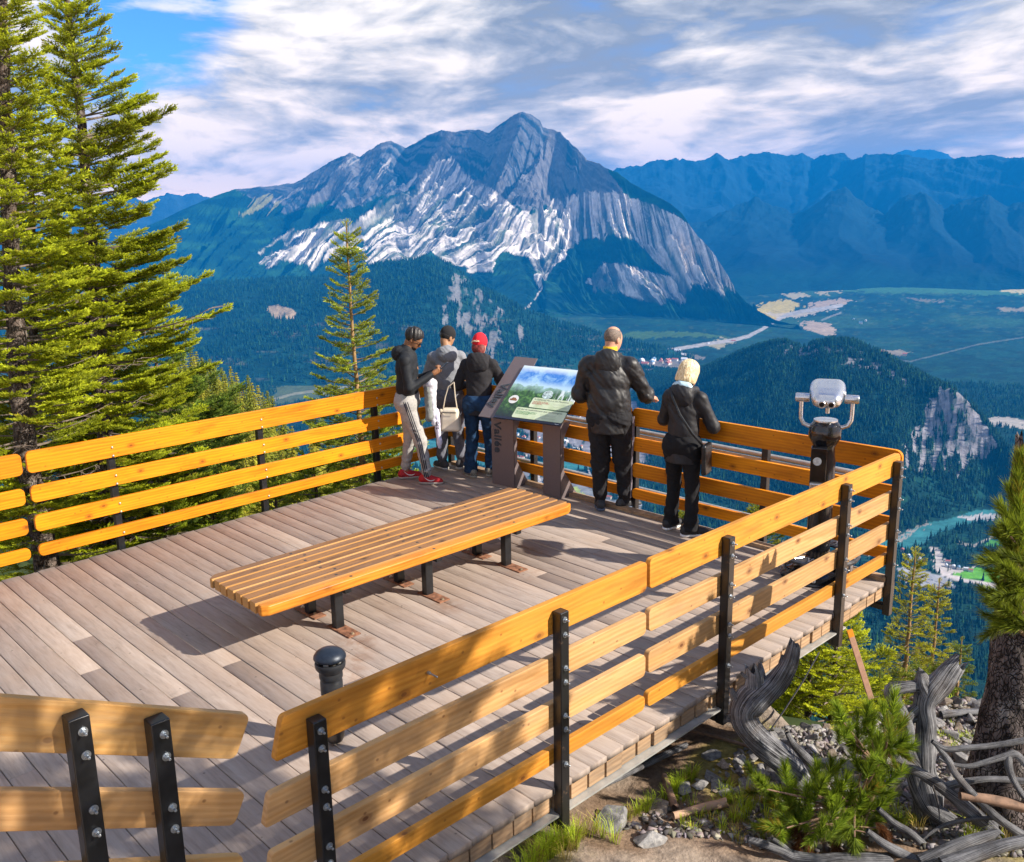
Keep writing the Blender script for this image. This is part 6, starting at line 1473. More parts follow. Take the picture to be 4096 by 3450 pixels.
def hood(root, J, mat, back=.10, w=.12, drop=.10, name='hood', seed=0):
    nb = J['neck']; R = J['sd']; bk = np.cross(R, [0, 0, 1.])*1.0     # points forward is +Y; back = -Y
    fw = np.cross([0, 0, 1.], R); bkv = -fw
    def f(P):
        a = nb+bkv*.075+np.array([0, 0, .015]); d = sus([ell(P, a+bkv*.03+[0, 0, -drop*.45], (w, .075, drop), np.stack([R, fw, [0, 0, 1.]], 1)), cap(P, nb-R*w*.75+fw*.02+[0, 0, .005], a-R*w*.5, .036, .045), cap(P, nb+R*w*.75+fw*.02+[0, 0, .005], a+R*w*.5, .036, .045), cap(P, a-R*w*.55, a+R*w*.55, .045, .045)], .03)
        d = np.maximum(d, -ell(P, nb+[0, 0, .05], (.070, .075, .09))); return d+folds(P, .007, 16, 22, seed, 1.1)
    return solid(name, f, nb-[.24, .24, .26], nb+[.24, .24, .16], .0095, mat, root, 1)
def headframe(yaw, pit, rol=0): return rot(yaw, -pit, rol)
def hair(root, hc, R, mat, fn, h=.0065, name='hair', smooth=1):
    def f(P): q = (P-np.array(hc, np.float32)) @ np.asarray(R, np.float32); return fn(q)
    return solid(name, f, np.array(hc)-[.19, .19, .24], np.array(hc)+[.19, .19, .2], h, mat, root, smooth)
def rough_n(q, a, s): return a*(fbm(q[..., 0]*s+30+q[..., 2]*s*.4, q[..., 1]*s+50+q[..., 2]*s*.6, 3)-.5)*2
FWD = math.atan2(1, 0)
def yaw_to(vx, vy): return math.atan2(-vx, vy)      # turn +Y towards (vx, vy)

# --- man in the black hooded shirt, reading his phone -----------------------------
def man_phone():
    p = onz(1655, 1925)[:2]; root = thing('person', 'man in black long-sleeved top and grey striped track pants, head bent over a phone', 'person')
    # he faces to the picture's right
    J = joints(1.87, feet=((-.13, -.10, 0), (.11, .17, 0)), hip=(0, -.03), lean=.02, elbows=[(-.235, .00, 1.14), (.235, .02, 1.15)], wrists=[(-.10, .285, 1.285), (.10, .275, 1.295)], shw=.175)
    hc = J['neck']+np.array([0, .085, .135]); R = headframe(0, .62)
    body(root, J, M_skin1, [((.35, .85, .45), (.6, .2, .6), 1.0, -1), ((-.35, .85, .45), (-.6, .2, .6), 1.0, 1)], R, hc, .98)
    T_ = cloth('light_grey_jersey', (.36, .345, .33), .9, bmp=.002); S_ = cloth('black_sports_fabric', (.012, .014, .018), .72, var=.3, spec=.3)
    jacket(root, J, S_, hem=-.10, hemr=.160, waist=.145, chest=.15, sl=.060, cuffr=.040, amp=.009, seed=2, name='hooded_top')
    hood(root, J, S_, w=.10, drop=.085, seed=3)
    tr = trousers(root, J, T_, rt=.088, rk=.070, ra=.056, cuff=True, amp=.010, seed=3)
    # three dark stripes down the outer leg
    mb = MB(); sd_ = 1
    for i in (1,):
        hp, kn, an = J['hipj'][i]+np.array([.02, 0, .04]), J['knee'][i], J['ank'][i]
        for o in (-.022, 0, .022):
            pts = []
            for t in np.linspace(0, 1, 22):
                c = hp+(kn-hp)*t*2 if t < .5 else kn+(an-kn)*(t-.5)*2; rr_ = np.interp(t, [0, .25, .5, .8, 1], [.112, .104, .078, .066, .056]); a = o/rr_+.0; pts.append(c+np.array([math.cos(a)*rr_, math.sin(a)*rr_, 0]))
            mb.tube(pts, .0052, 6)
    mb.build('stripes', cloth('navy_stripe', (.012, .014, .03)), tr, smooth=True)
    hair(root, hc, R, M_hairb, lambda q: np.maximum(ell(q, (0, -.014, .045), (.084, .105, .098))+rough_n(q, .013, 38)-.004, -np.minimum(np.minimum(q[..., 2]-(-.035+np.clip(q[..., 1], -.2, .2)*1.05+.02), 9), 9)*1.0))
    # sunglasses
    gl = thing_part('sunglasses', root); gl_m = MB()
    X3 = lambda a, b, c: hc+R @ np.array([a, b, c])
    for s in (-1, 1):
        gl_m.lathe(X3(s*.031, .098, .008), [(.0, -.004), (.023, -.004), (.024, 0), (.022, .004), (0, .004)], 16, axis=R @ np.array([s*.15, 1, .05])); gl_m.tube([X3(s*.052, .093, .014), X3(s*.078, .05, .014), X3(s*.082, -.01, .006)], .003, 6)
    gl_m.tube([X3(-.012, .104, .014), X3(.012, .104, .014)], .003, 6); gl_m.build('frame', M_black, gl)
    beard = hair(root, hc, R, M_hairb, lambda q: np.maximum(ell(q, (0, .032, -.060), (.057, .065, .066)), np.maximum(q[..., 2]+.052+.02*(q[..., 1] > .085), -.115-q[..., 2])), name='beard')
    RD = plain('red_mesh', (.42, .010, .016), .7, var=.35, scale=90, bmp=.001); SO = plain('grey_sole', (.36, .33, .30), .7, var=.2)
    for i, yw in ((0, .20), (1, -.12)):
        o, Rr, f = shoe(root, J, i, yw, RD, SO)
        mb = MB()                       # curved white mark on the flank, laces
        sg = 1
        pts = [f+Rr @ np.array([sg*(.049-.0*t), .10-.13*t, .052+.032*(t-.35)**2*4-.006]) for t in np.linspace(0, 1, 9)]
        mb.tube(pts, [.001, .004, .0058, .0065, .006, .005, .004, .003, .0015], 6); mb.build('white_mark', plain('white_mark', (.75, .75, .75), .6), o, smooth=True)
        lb = MB()
        for q in range(4): a = .035+.022*q; lb.tube([f+Rr @ np.array([-.02, a, .098-.007*q]), f+Rr @ np.array([.02, a+.01, .098-.007*q])], .003, 5)
        lb.build('laces', RD, o)
    place(root, (p[0], p[1], 0), yaw_to(.92, -.38) if False else yaw_to(.72, -.69))
    # phone and the pale top over his arm
    def W(v): a = root.rotation_euler[2]; return np.array([v[0]*math.cos(a)-v[1]*math.sin(a)+p[0], v[0]*math.sin(a)+v[1]*math.cos(a)+p[1], v[2]])
    ph = thing('mobile_phone', 'slim phone held in both hands by the man in black', 'phone', W((0, .40, 1.365)), root.rotation_euler[2])
    Rm = rot(0, .75); mb = MB(); mb.box((0, 0, 0), (.072, .145, .009), ax=Rm.T); mb.build('case', M_black, ph, bevel=.003)
    mb = MB(); mb.box(Rm @ np.array([0, 0, .0052]), (.064, .132, .001), ax=Rm.T); mb.build('screen', plain('phone_screen', (.25, .45, .60), .1, var=.2, scale=8), ph)
    sw = thing('sweatshirt', 'white and grey sweatshirt hanging over the arm of the man in black', 'sweatshirt', W((.06, .20, 0)), root.rotation_euler[2])
    def f1(P): return sus([cap(P, (.02, .02, 1.19), (.05, .07, 1.20), .065, .055), cap(P, (.03, .05, 1.18), (.04, .085, .72), .060, .040)], .04)+folds(P, .016, 22, 7, 3, .2)
    solid('torso', lambda P: f1(P), (-.15, -.15, .60), (.25, .30, 1.30), .0095, cloth('white_jersey', (.62, .61, .66), .9, bmp=.002), sw)
    def f2(P): return sus([cap(P, (.06, .02, 1.14), (.07, .03, .80), .045, .050)], .03)+folds(P, .018, 24, 7, 9, .2)
    solid('grey_panel', lambda P: f2(P), (-.1, -.15, .70), (.25, .25, 1.24), .0095, cloth('grey_jersey', (.20, .21, .20), .9, bmp=.002), sw)
    def f3(P): return sus([cap(P, (.03, .10, .86), (.045, .13, .50), .040, .030), cap(P, (.045, .13, .50), (.045, .13, .44), .030, .026)], .02)+folds(P, .008, 22, 18, 5)
    sl_ = solid('sleeve', lambda P: f3(P), (-.1, -.05, .38), (.2, .3, .95), .0085, cloth('lilac_white_jersey', (.60, .58, .72), .9, bmp=.002), sw)
    textobj('printed_letters', 'ort', (.078, .118, .70), .075, rot(0, math.pi/2).T if False else np.stack([[0, 0, -1.], [0, 1., 0], [1., 0, 0]], 1), M_black, sl_, .002)
# --- text ---------------------------------------------------------------------------
def text_mesh(s, size, ext=.0008, bold=False, shear=0, spacing=1.0):
    cu = bpy.data.curves.new('t', 'FONT'); cu.body = s; cu.size = size; cu.extrude = ext; cu.shear = shear; cu.space_character = spacing; cu.offset = size*.018 if bold else 0
    o = bpy.data.objects.new('t', cu); COL.objects.link(o); dg = bpy.context.evaluated_depsgraph_get(); me = bpy.data.meshes.new_from_object(o.evaluated_get(dg)); bpy.data.objects.remove(o); bpy.data.curves.remove(cu); return me
def textobj(name, s, loc, size, A, mat, parent, ext=.0008, bold=False, shear=0, center=True, spacing=1.0):
    """A columns: text right, text up, text normal"""
    me = text_mesh(s, size, ext, bold, shear, spacing); n = len(me.vertices); co = np.empty(n*3, np.float32); me.vertices.foreach_get('co', co); co = co.reshape(-1, 3)
    if center and n: co[:, :2] -= (co[:, :2].max(0)+co[:, :2].min(0))/2
    me.vertices.foreach_set('co', (co @ np.asarray(A, float).T+np.asarray(loc, float)).astype(np.float32).ravel()); me.update(); me.materials.clear()
    return newobj(name, me, parent, mat)
man_phone()

# --- youth in the grey hooded sweatshirt ---------------------------------------------
def youth():
    p = onz(1803, 1872)[:2]; root = thing('person', 'youth in grey hooded sweatshirt, grey sweatpants and black knitted cap looking down over the rail', 'person')
    J = joints(1.76, feet=((-.10, .0, 0), (.13, -.02, 0)), hip=(0, 0), lean=.05, elbows=[(-.24, .10, 1.13), (.24, .16, 1.13)], wrists=[(-.17, .34, 1.10), (.16, .36, 1.10)], shw=.175)
    hc = J['neck']+np.array([.02, .07, .150]); R = headframe(-.95, .55)
    body(root, J, M_skin2, [((0, 1, 0), (0, 0, -1), .4, -1), ((0, 1, 0), (0, 0, -1), .4, 1)], R, hc, .98)
    G = cloth('grey_marl', (.215, .225, .25), .95, var=.25, sc=120, bmp=.002); G2 = cloth('dull_grey_pants', (.13, .135, .165), .95, var=.2, bmp=.002)
    jacket(root, J, G, hem=-.06, hemr=.150, waist=.160, chest=.162, sl=.074, cuffr=.045, amp=.009, seed=12, name='sweatshirt')
    hood(root, J, G, w=.125, drop=.10, seed=13)
    trousers(root, J, G2, rt=.09, rk=.078, ra=.066, cuff=True, amp=.010, seed=13)
    B = plain('black_knit', (.010, .010, .012), .95, var=.4, scale=120, bmp=.002, bscale=160)
    hair(root, hc, R, B, lambda q: np.maximum(ell(q, (0, -.012, .052), (.086, .106, .100)), -(q[..., 2]-.008-q[..., 1]*.12)), name='knitted_cap')
    hair(root, hc, R, M_hairb, lambda q: np.maximum(ell(q, (0, -.010, .030), (.081, .103, .088)), np.maximum(-(q[..., 2]+.035-q[..., 1]*.5), q[..., 2]-.03)), name='hair')
    U = plain('dark_grey_shoe', (.055, .055, .06), .8, var=.2)
    for i, yw in ((0, .5), (1, -.55)): shoe(root, J, i, yw, U, M_shoe_sole)
    place(root, (p[0], p[1], 0), yaw_to(.55, .83))
youth()

# --- woman in the red knitted cap -----------------------------------------------------
M_denim = cloth('dark_denim', (.010, .035, .085), .9, var=.55, sc=16, bmp=.002)
def redcap():
    p = onz(1925, 1905)[:2]; root = thing('person', 'person in a red knitted cap, charcoal hooded jacket and blue jeans seen from behind', 'person')
    J = joints(1.72, feet=((-.12, -.02, 0), (.12, .06, 0)), hip=(0, 0), lean=.10, elbows=[(-.28, .06, 1.09), (.27, .12, 1.10)], wrists=[(-.20, .30, 1.06), (.16, .36, 1.12)], shw=.18)
    hc = J['neck']+np.array([0, .05, .135]); R = headframe(-.15, .45)
    body(root, J, M_skin3, [((.1, 1, 0), (0, 0, -1), .5, -1), ((-.1, 1, 0), (0, 0, -1), .5, 1)], R, hc, .96)
    K = cloth('charcoal_wool', (.022, .021, .024), .9, var=.3, sc=60, bmp=.002)
    jk = jacket(root, J, K, hem=-.13, hemr=.172, waist=.142, chest=.155, sl=.066, cuffr=.048, amp=.009, seed=22, depth=.80)
    mb = MB()                                                   # seams on the back
    hood(root, J, K, w=.135, drop=.13, seed=23)
    trousers(root, J, M_denim, rt=.092, rk=.078, ra=.078, flare=.015, amp=.012, seed=24, seat=.150)
    RK_ = plain('red_knit', (.60, .008, .022), .9, var=.22, scale=110, bmp=.002, bscale=150)
    hat = hair(root, hc, R, RK_, lambda q: np.maximum(ell(q, (0, -.012, .048), (.088, .106, .112)), -(q[..., 2]+.015-q[..., 1]*.10)), name='knitted_cap')
    hair(root, hc, R, plain('cream_lining', (.62, .45, .22), .9, var=.1), lambda q: np.maximum(ell(q, (0, -.012, .045), (.085, .103, .110)), np.maximum(-(q[..., 2]+.032-q[..., 1]*.10-q[..., 0]*.10), q[..., 2]-.02)), name='cap_lining')
    hair(root, hc, R, plain('dark_red_hair', (.16, .018, .012), .6, var=.5, scale=60, bmp=.004), lambda q: np.maximum(sus([ell(q, (.03, -.05, -.055), (.060, .050, .085)), ell(q, (-.02, -.05, -.04), (.055, .05, .065))], .02)+rough_n(q, .004, 60), q[..., 2]-.0), name='hair')
    # lettering on the turned-up edge, letter by letter round the back
    lm = plain('cream_letters', (.80, .66, .45), .8, var=.05); word = 'CANADA'
    for j, ch in enumerate(word):
        a = R_(-56+j*14.5); q = np.array([math.sin(a)*.0905, -.012-math.cos(a)*.1085, .022]); nrm = norm([math.sin(a), -math.cos(a), .05]); rt_ = norm([math.cos(a), math.sin(a), 0]); up2 = np.cross(nrm, rt_)
        A = np.stack([R @ rt_, R @ np.cross(nrm, rt_), R @ nrm], 1); textobj('cap_letter', ch, hc+R @ q, .030, A, lm, hat, .0035, True)
    U = plain('patterned_shoe', (.20, .18, .15), .8, var=.8, scale=60)
    for i, yw in ((0, .75), (1, -.35)): shoe(root, J, i, yw, U, plain('shoe_sole', (.30, .28, .24), .8))
    yw = yaw_to(.80, .60); place(root, (p[0], p[1], 0), yw)
    def W(v): return np.array([v[0]*math.cos(yw)-v[1]*math.sin(yw)+p[0], v[0]*math.sin(yw)+v[1]*math.cos(yw)+p[1], v[2]])
    # cream handbag at her left side
    bg_ = thing('handbag', 'cream leather bucket handbag hanging at the side of the person in the red cap', 'handbag', W((-.31, -.19, 0)), yw)
    lth = plain('cream_leather', (.62, .54, .42), .5, var=.08, scale=10)
    def fb(P):
        t = np.clip((P[..., 2]-.60)/.26, 0, 1); q = P.copy(); q[..., 0] = q[..., 0]/(1.12-.30*t); q[..., 1] = q[..., 1]/(1.1-.2*t); return rbx(q, (0, 0, .735), (.115, .070, .135), None, .035)+.002*np.sin(P[..., 2]*40)
    solid('pouch', fb, (-.2, -.13, .56), (.2, .13, .92), .0085, lth, bg_, 2)
    mb = MB(); mb.tube([(-.085, 0, .85), (-.05, -.02, 1.0), (-.005, -.03, 1.13), (.06, -.02, 1.18)], .007, 6); mb.tube([(.085, 0, .85), (.07, -.02, 1.0), (.06, -.02, 1.18)], .007, 6); mb.build('strap', lth, bg_, smooth=True)
    mb = MB(); mb.tube([(-.10, -.045, .845), (-.12, -.06, .80)], .008, 6); mb.tube([(-.10, -.045, .845), (-.06, -.065, .80)], .008, 6); mb.lathe((-.10, -.05, .845), [(.0, -.02), (.022, -.012), (.022, .01), (0, .016)], 8, axis=(0, 1, 0)); mb.build('tie', lth, bg_, smooth=True)
    mb = MB(); mb.box((0, -.079, .83), (.17, .004, .010)); mb.build('dark_trim', M_black, bg_)
redcap()

# --- bald man ---------------------------------------------------------------------------
def bald():
    p = onz(2440, 2040)[:2]; root = thing('person', 'balding man in shiny black rain jacket with yellow collar and black track pants', 'person')
    J = joints(1.97, feet=((-.11, .02, 0), (.14, .10, 0)), hip=(-.01, -.02), lean=.06, leanx=-.02, elbows=[(-.33, .06, 1.22), (.34, .13, 1.22)], wrists=[(-.24, .30, 1.15), (.34, .38, 1.135)], shw=.215)
    hc = J['neck']+np.array([.03, .055, .165]); R = headframe(-.55, .30)
    body(root, J, M_skin3, [((.2, 1, 0), (0, 0, -1), .5, -1), ((.35, 1, 0), (0, 0, -1), .6, 1)], R, hc, 1.03, 1.08)
    K = plain('shiny_black_nylon', (.012, .012, .014), .50, var=.35, scale=16, bmp=.0, spec=.5)
    jacket(root, J, K, hem=-.17, hemr=.190, waist=.190, chest=.182, sl=.080, cuffr=.050, amp=.016, seed=32, depth=.86, shr=.085)
    hood(root, J, K, w=.135, drop=.15, seed=33)
    cl = solid('collar', lambda P: np.maximum(np.maximum(cap(P, J['neck']-[0, 0, .02], hc-R[:, 2]*.07-R[:, 1]*.02, .082, .070), -cap(P, J['neck']-[0, 0, .1], hc-R[:, 2]*.03-R[:, 1]*.02, .060, .060)), P[..., 2]-(J['neck'][2]+.105)), J['neck']-.16, J['neck']+.2, .007, plain('yellow_collar', (.80, .50, .01), .7, var=.08), root, 1)
    T_ = cloth('black_track_fabric', (.014, .014, .017), .85, var=.3, bmp=.002)
    tr = trousers(root, J, T_, rt=.105, rk=.088, ra=.066, cuff=True, amp=.014, seed=33, seat=.155)
    mb = MB(); hp, kn, an = J['hipj'][1]+np.array([.02, 0, .05]), J['knee'][1], J['ank'][1]
    for o_ in (-.35, -.12):
        pts = []
        for t in np.linspace(.03, .97, 22):
            c = hp+(kn-hp)*t*2 if t < .5 else kn+(an-kn)*(t-.5)*2; rr_ = np.interp(t, [0, .25, .5, .8, 1], [.135, .125, .100, .084, .062])*1.04; pts.append(c+np.array([math.cos(o_)*rr_, math.sin(o_)*rr_, 0]))
        mb.tube(pts, .0042, 6)
    mb.build('stripes', cloth('grey_stripe', (.30, .27, .32)), tr, smooth=True)
    hair(root, hc, R, plain('grey_brown_hair', (.16, .12, .095), .7, var=.6, scale=90, bmp=.003), lambda q: np.maximum(ell(q, (0, -.012, .033), (.0805*1.03, .101*1.03, .094))+rough_n(q, .002, 80), np.maximum(np.maximum(-(q[..., 2]+.045-q[..., 1]*.75), q[..., 2]-.118), q[..., 1]-.035)))
    U = plain('black_trainer', (.03, .033, .04), .6, var=.6, scale=40); SO = plain('grey_blue_sole', (.10, .14, .22), .6, var=.6, scale=20)
    for i, yw in ((0, .35), (1, -1.0)): shoe(root, J, i, yw, U, SO)
    yw = yaw_to(.86, .50); place(root, (p[0], p[1], 0), yw)
bald()

# --- blond woman --------------------------------------------------------------------------
def blond():
    p = onz(2722, 2128)[:2]; root = thing('person', 'woman with a blond bob in black windbreaker and black trousers leaning on the rail', 'person')
    J = joints(1.70, feet=((-.125, .05, 0), (.13, -.06, 0)), hip=(0, 0), lean=.07, elbows=[(-.255, .12, 1.08), (.265, .10, 1.06)], wrists=[(-.12, .34, 1.12), (.08, .33, 1.09)], shw=.175)
    hc = J['neck']+np.array([.01, .045, .140]); R = headframe(-.25, .30)
    body(root, J, M_skin3, [((.4, .9, 0), (0, 0, -1), .5, -1), ((-.3, 1, 0), (0, 0, -1), .5, 1)], R, hc, .97)
    K = plain('matt_black_nylon', (.016, .016, .019), .58, var=.3, scale=20, bmp=.0, spec=.4)
    jacket(root, J, K, hem=-.17, hemr=.178, waist=.148, chest=.152, sl=.068, cuffr=.048, amp=.010, seed=42, depth=.82)
    hood(root, J, K, w=.125, drop=.12, seed=43)
    solid('hood_lining', lambda P: np.maximum(ell(P, J['neck']+np.array([0, -.080, .040]), (.105, .058, .062))+folds(P, .006, 20, 20, 7), -(P[..., 2]-J['neck'][2]+.02)), J['neck']-.2, J['neck']+.2, .0075, plain('pale_blue_lining', (.42, .58, .66), .6, var=.12, scale=14), root, 1)
    T_ = cloth('black_jersey', (.010, .010, .012), .9, var=.3, bmp=.002)
    trousers(root, J, T_, rt=.092, rk=.070, ra=.072, flare=.022, amp=.009, seed=44, seat=.150)
    M_bl = plain('blond_hair', (.55, .33, .10), .45, var=.1, scale=20, c2=(.78, .58, .28)); t = M_bl.node_tree; b = t.nodes['Principled BSDF']
    st_ = noise(t, objco(t, (60, 60, 5)), 2.2, 4, .6, .3); L(t, ramp(t, st_, [(.32, (.38, .24, .10)), (.5, (.74, .56, .30)), (.68, (.98, .88, .66))]), b.inputs['Base Color']); bump(t, b, st_, .006, .8)
    hair(root, hc, R, M_bl, lambda q: np.maximum(sus([ell(q, (0, -.014, .045), (.097, .115, .106)), ell(q, (0, -.035, -.045), (.108, .092, .085))], .04)+.0055*(fbm(np.arctan2(q[..., 0], -q[..., 1])*11+40, q[..., 2]*9+30, 3, .6, True)-.5)*2, np.maximum(-(q[..., 2]+.088+q[..., 1]*.1), np.minimum(q[..., 1]-.052, 9)*1.0+np.clip(q[..., 2]-.05, -.2, 0)*0)), h=.007, smooth=2)
    U = plain('black_slipon', (.02, .02, .024), .7); SO = plain('white_sole', (.75, .74, .73), .6, var=.05)
    for i, yw in ((0, -.35), (1, -.9)): shoe(root, J, i, yw, U, SO, low=.03)
    yw = yaw_to(.98, .20); place(root, (p[0], p[1], 0), yw)
    def W(v): return np.array([v[0]*math.cos(yw)-v[1]*math.sin(yw)+p[0], v[0]*math.sin(yw)+v[1]*math.cos(yw)+p[1], v[2]])
    bg_ = thing('shoulder_bag', 'flat black shoulder bag hanging at the right hip of the blond woman', 'shoulder bag', W((.255, -.02, 0)), yw)
    solid('pouch', lambda P: rbx(P, (0, 0, .78), (.026, .085, .15), rot(0, .06), .02)+folds(P, .003, 20, 20, 2), (-.08, -.15, .58), (.08, .15, .98), .009, M_blackpost, bg_, 1)
    mb = MB(); mb.tube([(-.03, -.04, .92), (-.09, -.155, 1.05), (-.20, -.185, 1.22), (-.29, -.15, 1.36), (-.36, -.06, 1.435)], [.013]*5, 6); mb.build('strap', M_blackpost, bg_, smooth=True)
blond()
# ---------------------------------------------------------------- information panel
M_sign = plain('mauve_grey_steel', (.155, .125, .130), .45, metal=.15, var=.08, scale=60, bmp=.0004, bscale=300)
def info_panel():
    root = thing('information_panel', 'tilted colour information panel on two grey steel legs at the far railing', 'information panel', (5.28, 4.14, 0)); o0 = np.array([5.28, 4.14, 0])
    BL = np.array([5.035, 4.375, .865]); ps = -1.375; ti = .66; Wd, Hh = .88, .80
    a = np.array([math.cos(ps), math.sin(ps), 0]); n_ = np.array([-math.sin(ps), math.cos(ps), 0]); b = n_*math.cos(ti)+np.array([0, 0, math.sin(ti)]); nn = np.cross(a, b)
    X = lambda u, v, w=0: BL-o0+a*u+b*v+nn*w
    A = np.stack([a, b, nn], 1)
    # legs: bent plates with side flanges
    for u0, u1, wide in ((.005-.19, .185, True), (.62, .90, False)):
        mb = MB(); zt = .0
        pc = [X(u0, .03, -.03), X(u1, .03, -.03)]
        base = [np.array([5.245, 4.635, 0]), np.array([5.275, 4.30, 0])] if wide else [np.array([5.345, 3.905, 0]), np.array([5.335, 3.635, 0])]
        base = [q-o0 for q in base]
        fwd_ = norm(np.cross([0, 0, 1.], base[1]-base[0])); fwd_ = fwd_ if fwd_[0] > 0 else -fwd_
        t1 = [base[0]+np.array([0, 0, pc[0][2]-.01]), base[1]+np.array([0, 0, pc[1][2]-.01])]; th = fwd_*.008
        def slab(q0, q1, q2, q3, nm):
            m_ = MB(); V = [q0, q1, q2, q3, q0+th, q1+th, q2+th, q3+th]; m_.add(V, [(0, 1, 2, 3), (7, 6, 5, 4), (0, 4, 5, 1), (1, 5, 6, 2), (2, 6, 7, 3), (3, 7, 4, 0)]); return m_
        lg = slab(base[0], base[1], t1[1], t1[0], 'leg')
        fl = fwd_*.10; e = norm(base[1]-base[0])*.006
        for q, r_ in ((base[0], t1[0]), (base[1], t1[1])):
            lg.add([q-e, q-e+fl*2.6, q-e+fl*.55+np.array([0, 0, .30]), r_-e+fl*.5-np.array([0, 0, .18]), r_-e+fl*1.6, r_-e, q, q+fl*2.6, q+fl*.55+np.array([0, 0, .30]), r_+fl*.5-np.array([0, 0, .18]), r_+fl*1.6, r_],
                   [(0, 1, 2, 3, 4, 5), (11, 10, 9, 8, 7, 6)]+[(i, (i+1) % 6, (i+1) % 6+6, i+6) for i in range(6)])
        lg.build('leg', M_sign, root)
    # name strip: the left leg's plate folds back along the panel and rises above it
    mb = MB(); s0, s1 = X(-.215, -.0, -.02), X(.16, .0, -.02); top0, top1 = X(-.215, .94, -.02), X(.10, .94, -.02)
    V = [s0, s1, top1, top0]; V += [q-nn*.008 for q in V]; mb.add(V, [(0, 1, 2, 3), (7, 6, 5, 4), (0, 4, 5, 1), (1, 5, 6, 2), (2, 6, 7, 3), (3, 7, 4, 0)]); ns_ = mb.build('name_strip', M_sign, root)
    dk = plain('letter_cutout', (.035, .045, .06), .8, var=.3)
    for ch, v in zip('Valley', (.50, .40, .315, .255, .175, .09)):
        A2 = np.stack([-b, a, nn], 1) if False else np.stack([-b, a, nn], 1)
    textobj('letters', 'Valley', X(-.125, .33, -.0135), .145, np.stack([-b, a, nn], 1), dk, ns_, .003, True, spacing=1.05)
    q = (np.array([5.245, 4.635, 0])+(np.array([5.275, 4.30, 0])-np.array([5.245, 4.635, 0]))*.28)-o0; rt_ = norm(np.array([.03, -.335, 0])); fr_ = np.cross(rt_, [0, 0, 1.])
    fr_ = fr_ if fr_[0] < 0 else -fr_
    textobj('letters', 'Vallée', q+np.array([0, 0, .57])+fr_*.003, .145, np.stack([np.array([0, 0, -1.]), rt_, fr_], 1), dk, ns_, .003, True, spacing=1.05)
    # printed panel
    m, t, bs = material('printed_landscape', .22, spec=.5); c = N(t, 'ShaderNodeTexCoord'); s = N(t, 'ShaderNodeSeparateXYZ'); L(t, c.outputs['Object'], s.inputs[0]); u, v = s.outputs[0], s.outputs[1]
    uv = N(t, 'ShaderNodeCombineXYZ'); L(t, u, uv.inputs[0]); L(t, v, uv.inputs[1])
    nA = noise(t, uv.outputs[0], 5.5, 6, .6, .4); nB = noise(t, uv.outputs[0], 17, 6, .65, .6); nC = noise(t, uv.outputs[0], 9, 5, .6, 1.0)
    sky = ramp(t, M_(t, 'ADD', M_(t, 'MULTIPLY', nA, 1.1), M_(t, 'MULTIPLY', v, .25)), [(.45, (.30, .55, .80)), (.62, (.03, .20, .66)), (.85, (.35, .60, .85))])
    sky = mixc(t, ramp(t, v, [(.70, 0.0), (.78, .9)]), sky, (.72, .84, .92)); sky = mixc(t, ramp(t, v, [(.52, .9), (.60, 0.0)]), sky, (.50, .72, .85))
    grn = ramp(t, nB, [(.34, (.008, .035, .025)), (.5, (.03, .11, .035)), (.64, (.10, .26, .06)), (.75, (.45, .62, .45))])
    hz_ = M_(t, 'SUBTRACT', M_(t, 'ADD', .50, M_(t, 'MULTIPLY', M_(t, 'SUBTRACT', nA, .5), .22)), v); land = ramp(t, M_(t, 'ADD', hz_, .5), [(.49, 0.0), (.505, 1.0)])
    rg_ = ramp(t, M_(t, 'ADD', hz_, .5), [(.50, 1.0), (.60, 0.0)]); grn = mixc(t, M_(t, 'MULTIPLY', rg_, M_(t, 'MULTIPLY', nC, 1.3)), grn, (.42, .66, .66))
    rmt = M_(t, 'MULTIPLY', ramp(t, u, [(.60, 0.0), (.68, 1.0)]), ramp(t, noise(t, objco(t, (14, 2.2, 1)), 2.0, 5, .6, 1.0), [(.48, 0.0), (.56, .85)])); grn = mixc(t, M_(t, 'MULTIPLY', rmt, ramp(t, v, [(.30, 0.0), (.36, 1.0)])), grn, (.78, .88, .92))
    col = mixc(t, land, sky, grn); col = mixc(t, ramp(t, v, [(.03, 1.0), (.26, 0.0)]), col, (.006, .018, .030)); col = mixc(t, ramp(t, v, [(.025, 1.0), (.03, 0.0)]), col, (.006, .014, .045))
    L(t, col, bs.inputs['Base Color'])
    mb = MB(); mb.box((Wd/2, Hh/2, -.006), (Wd, Hh, .012)); pn = mb.build('printed_panel', m, root); pn.matrix_local = Matrix(((a[0], b[0], nn[0], X(0, 0)[0]), (a[1], b[1], nn[1], X(0, 0)[1]), (a[2], b[2], nn[2], X(0, 0)[2]), (0, 0, 0, 1)))
    def flat(name, poly, z, mat, th=.0008):
        q_ = MB(); q_.prism(poly, (0, 0, z), (1, 0, 0), (0, 1, 0), (0, 0, th)); return q_.build(name, mat, pn)
    cream = plain('cream_print', (.50, .62, .36), .3, var=.10, scale=6, c2=(.66, .74, .55))
    def rr_poly(x0, y0, x1, y1, r_=.02, slant=.0):
        o = []
        for cx, cy, a0 in ((x0+r_, y0+r_, 180), (x1-r_, y0+r_, 270), (x1-r_, y1-r_, 0), (x0+r_, y1-r_, 90)):
            for k in range(5): an = R_(a0+22.5*k); o.append((cx+r_*math.cos(an), cy+r_*math.sin(an)))
        return o
    flat('text_box', rr_poly(.365, .20, Wd-.002, .345), .0005, cream); flat('text_box', rr_poly(.225, .035, Wd-.002, .185), .0005, cream)
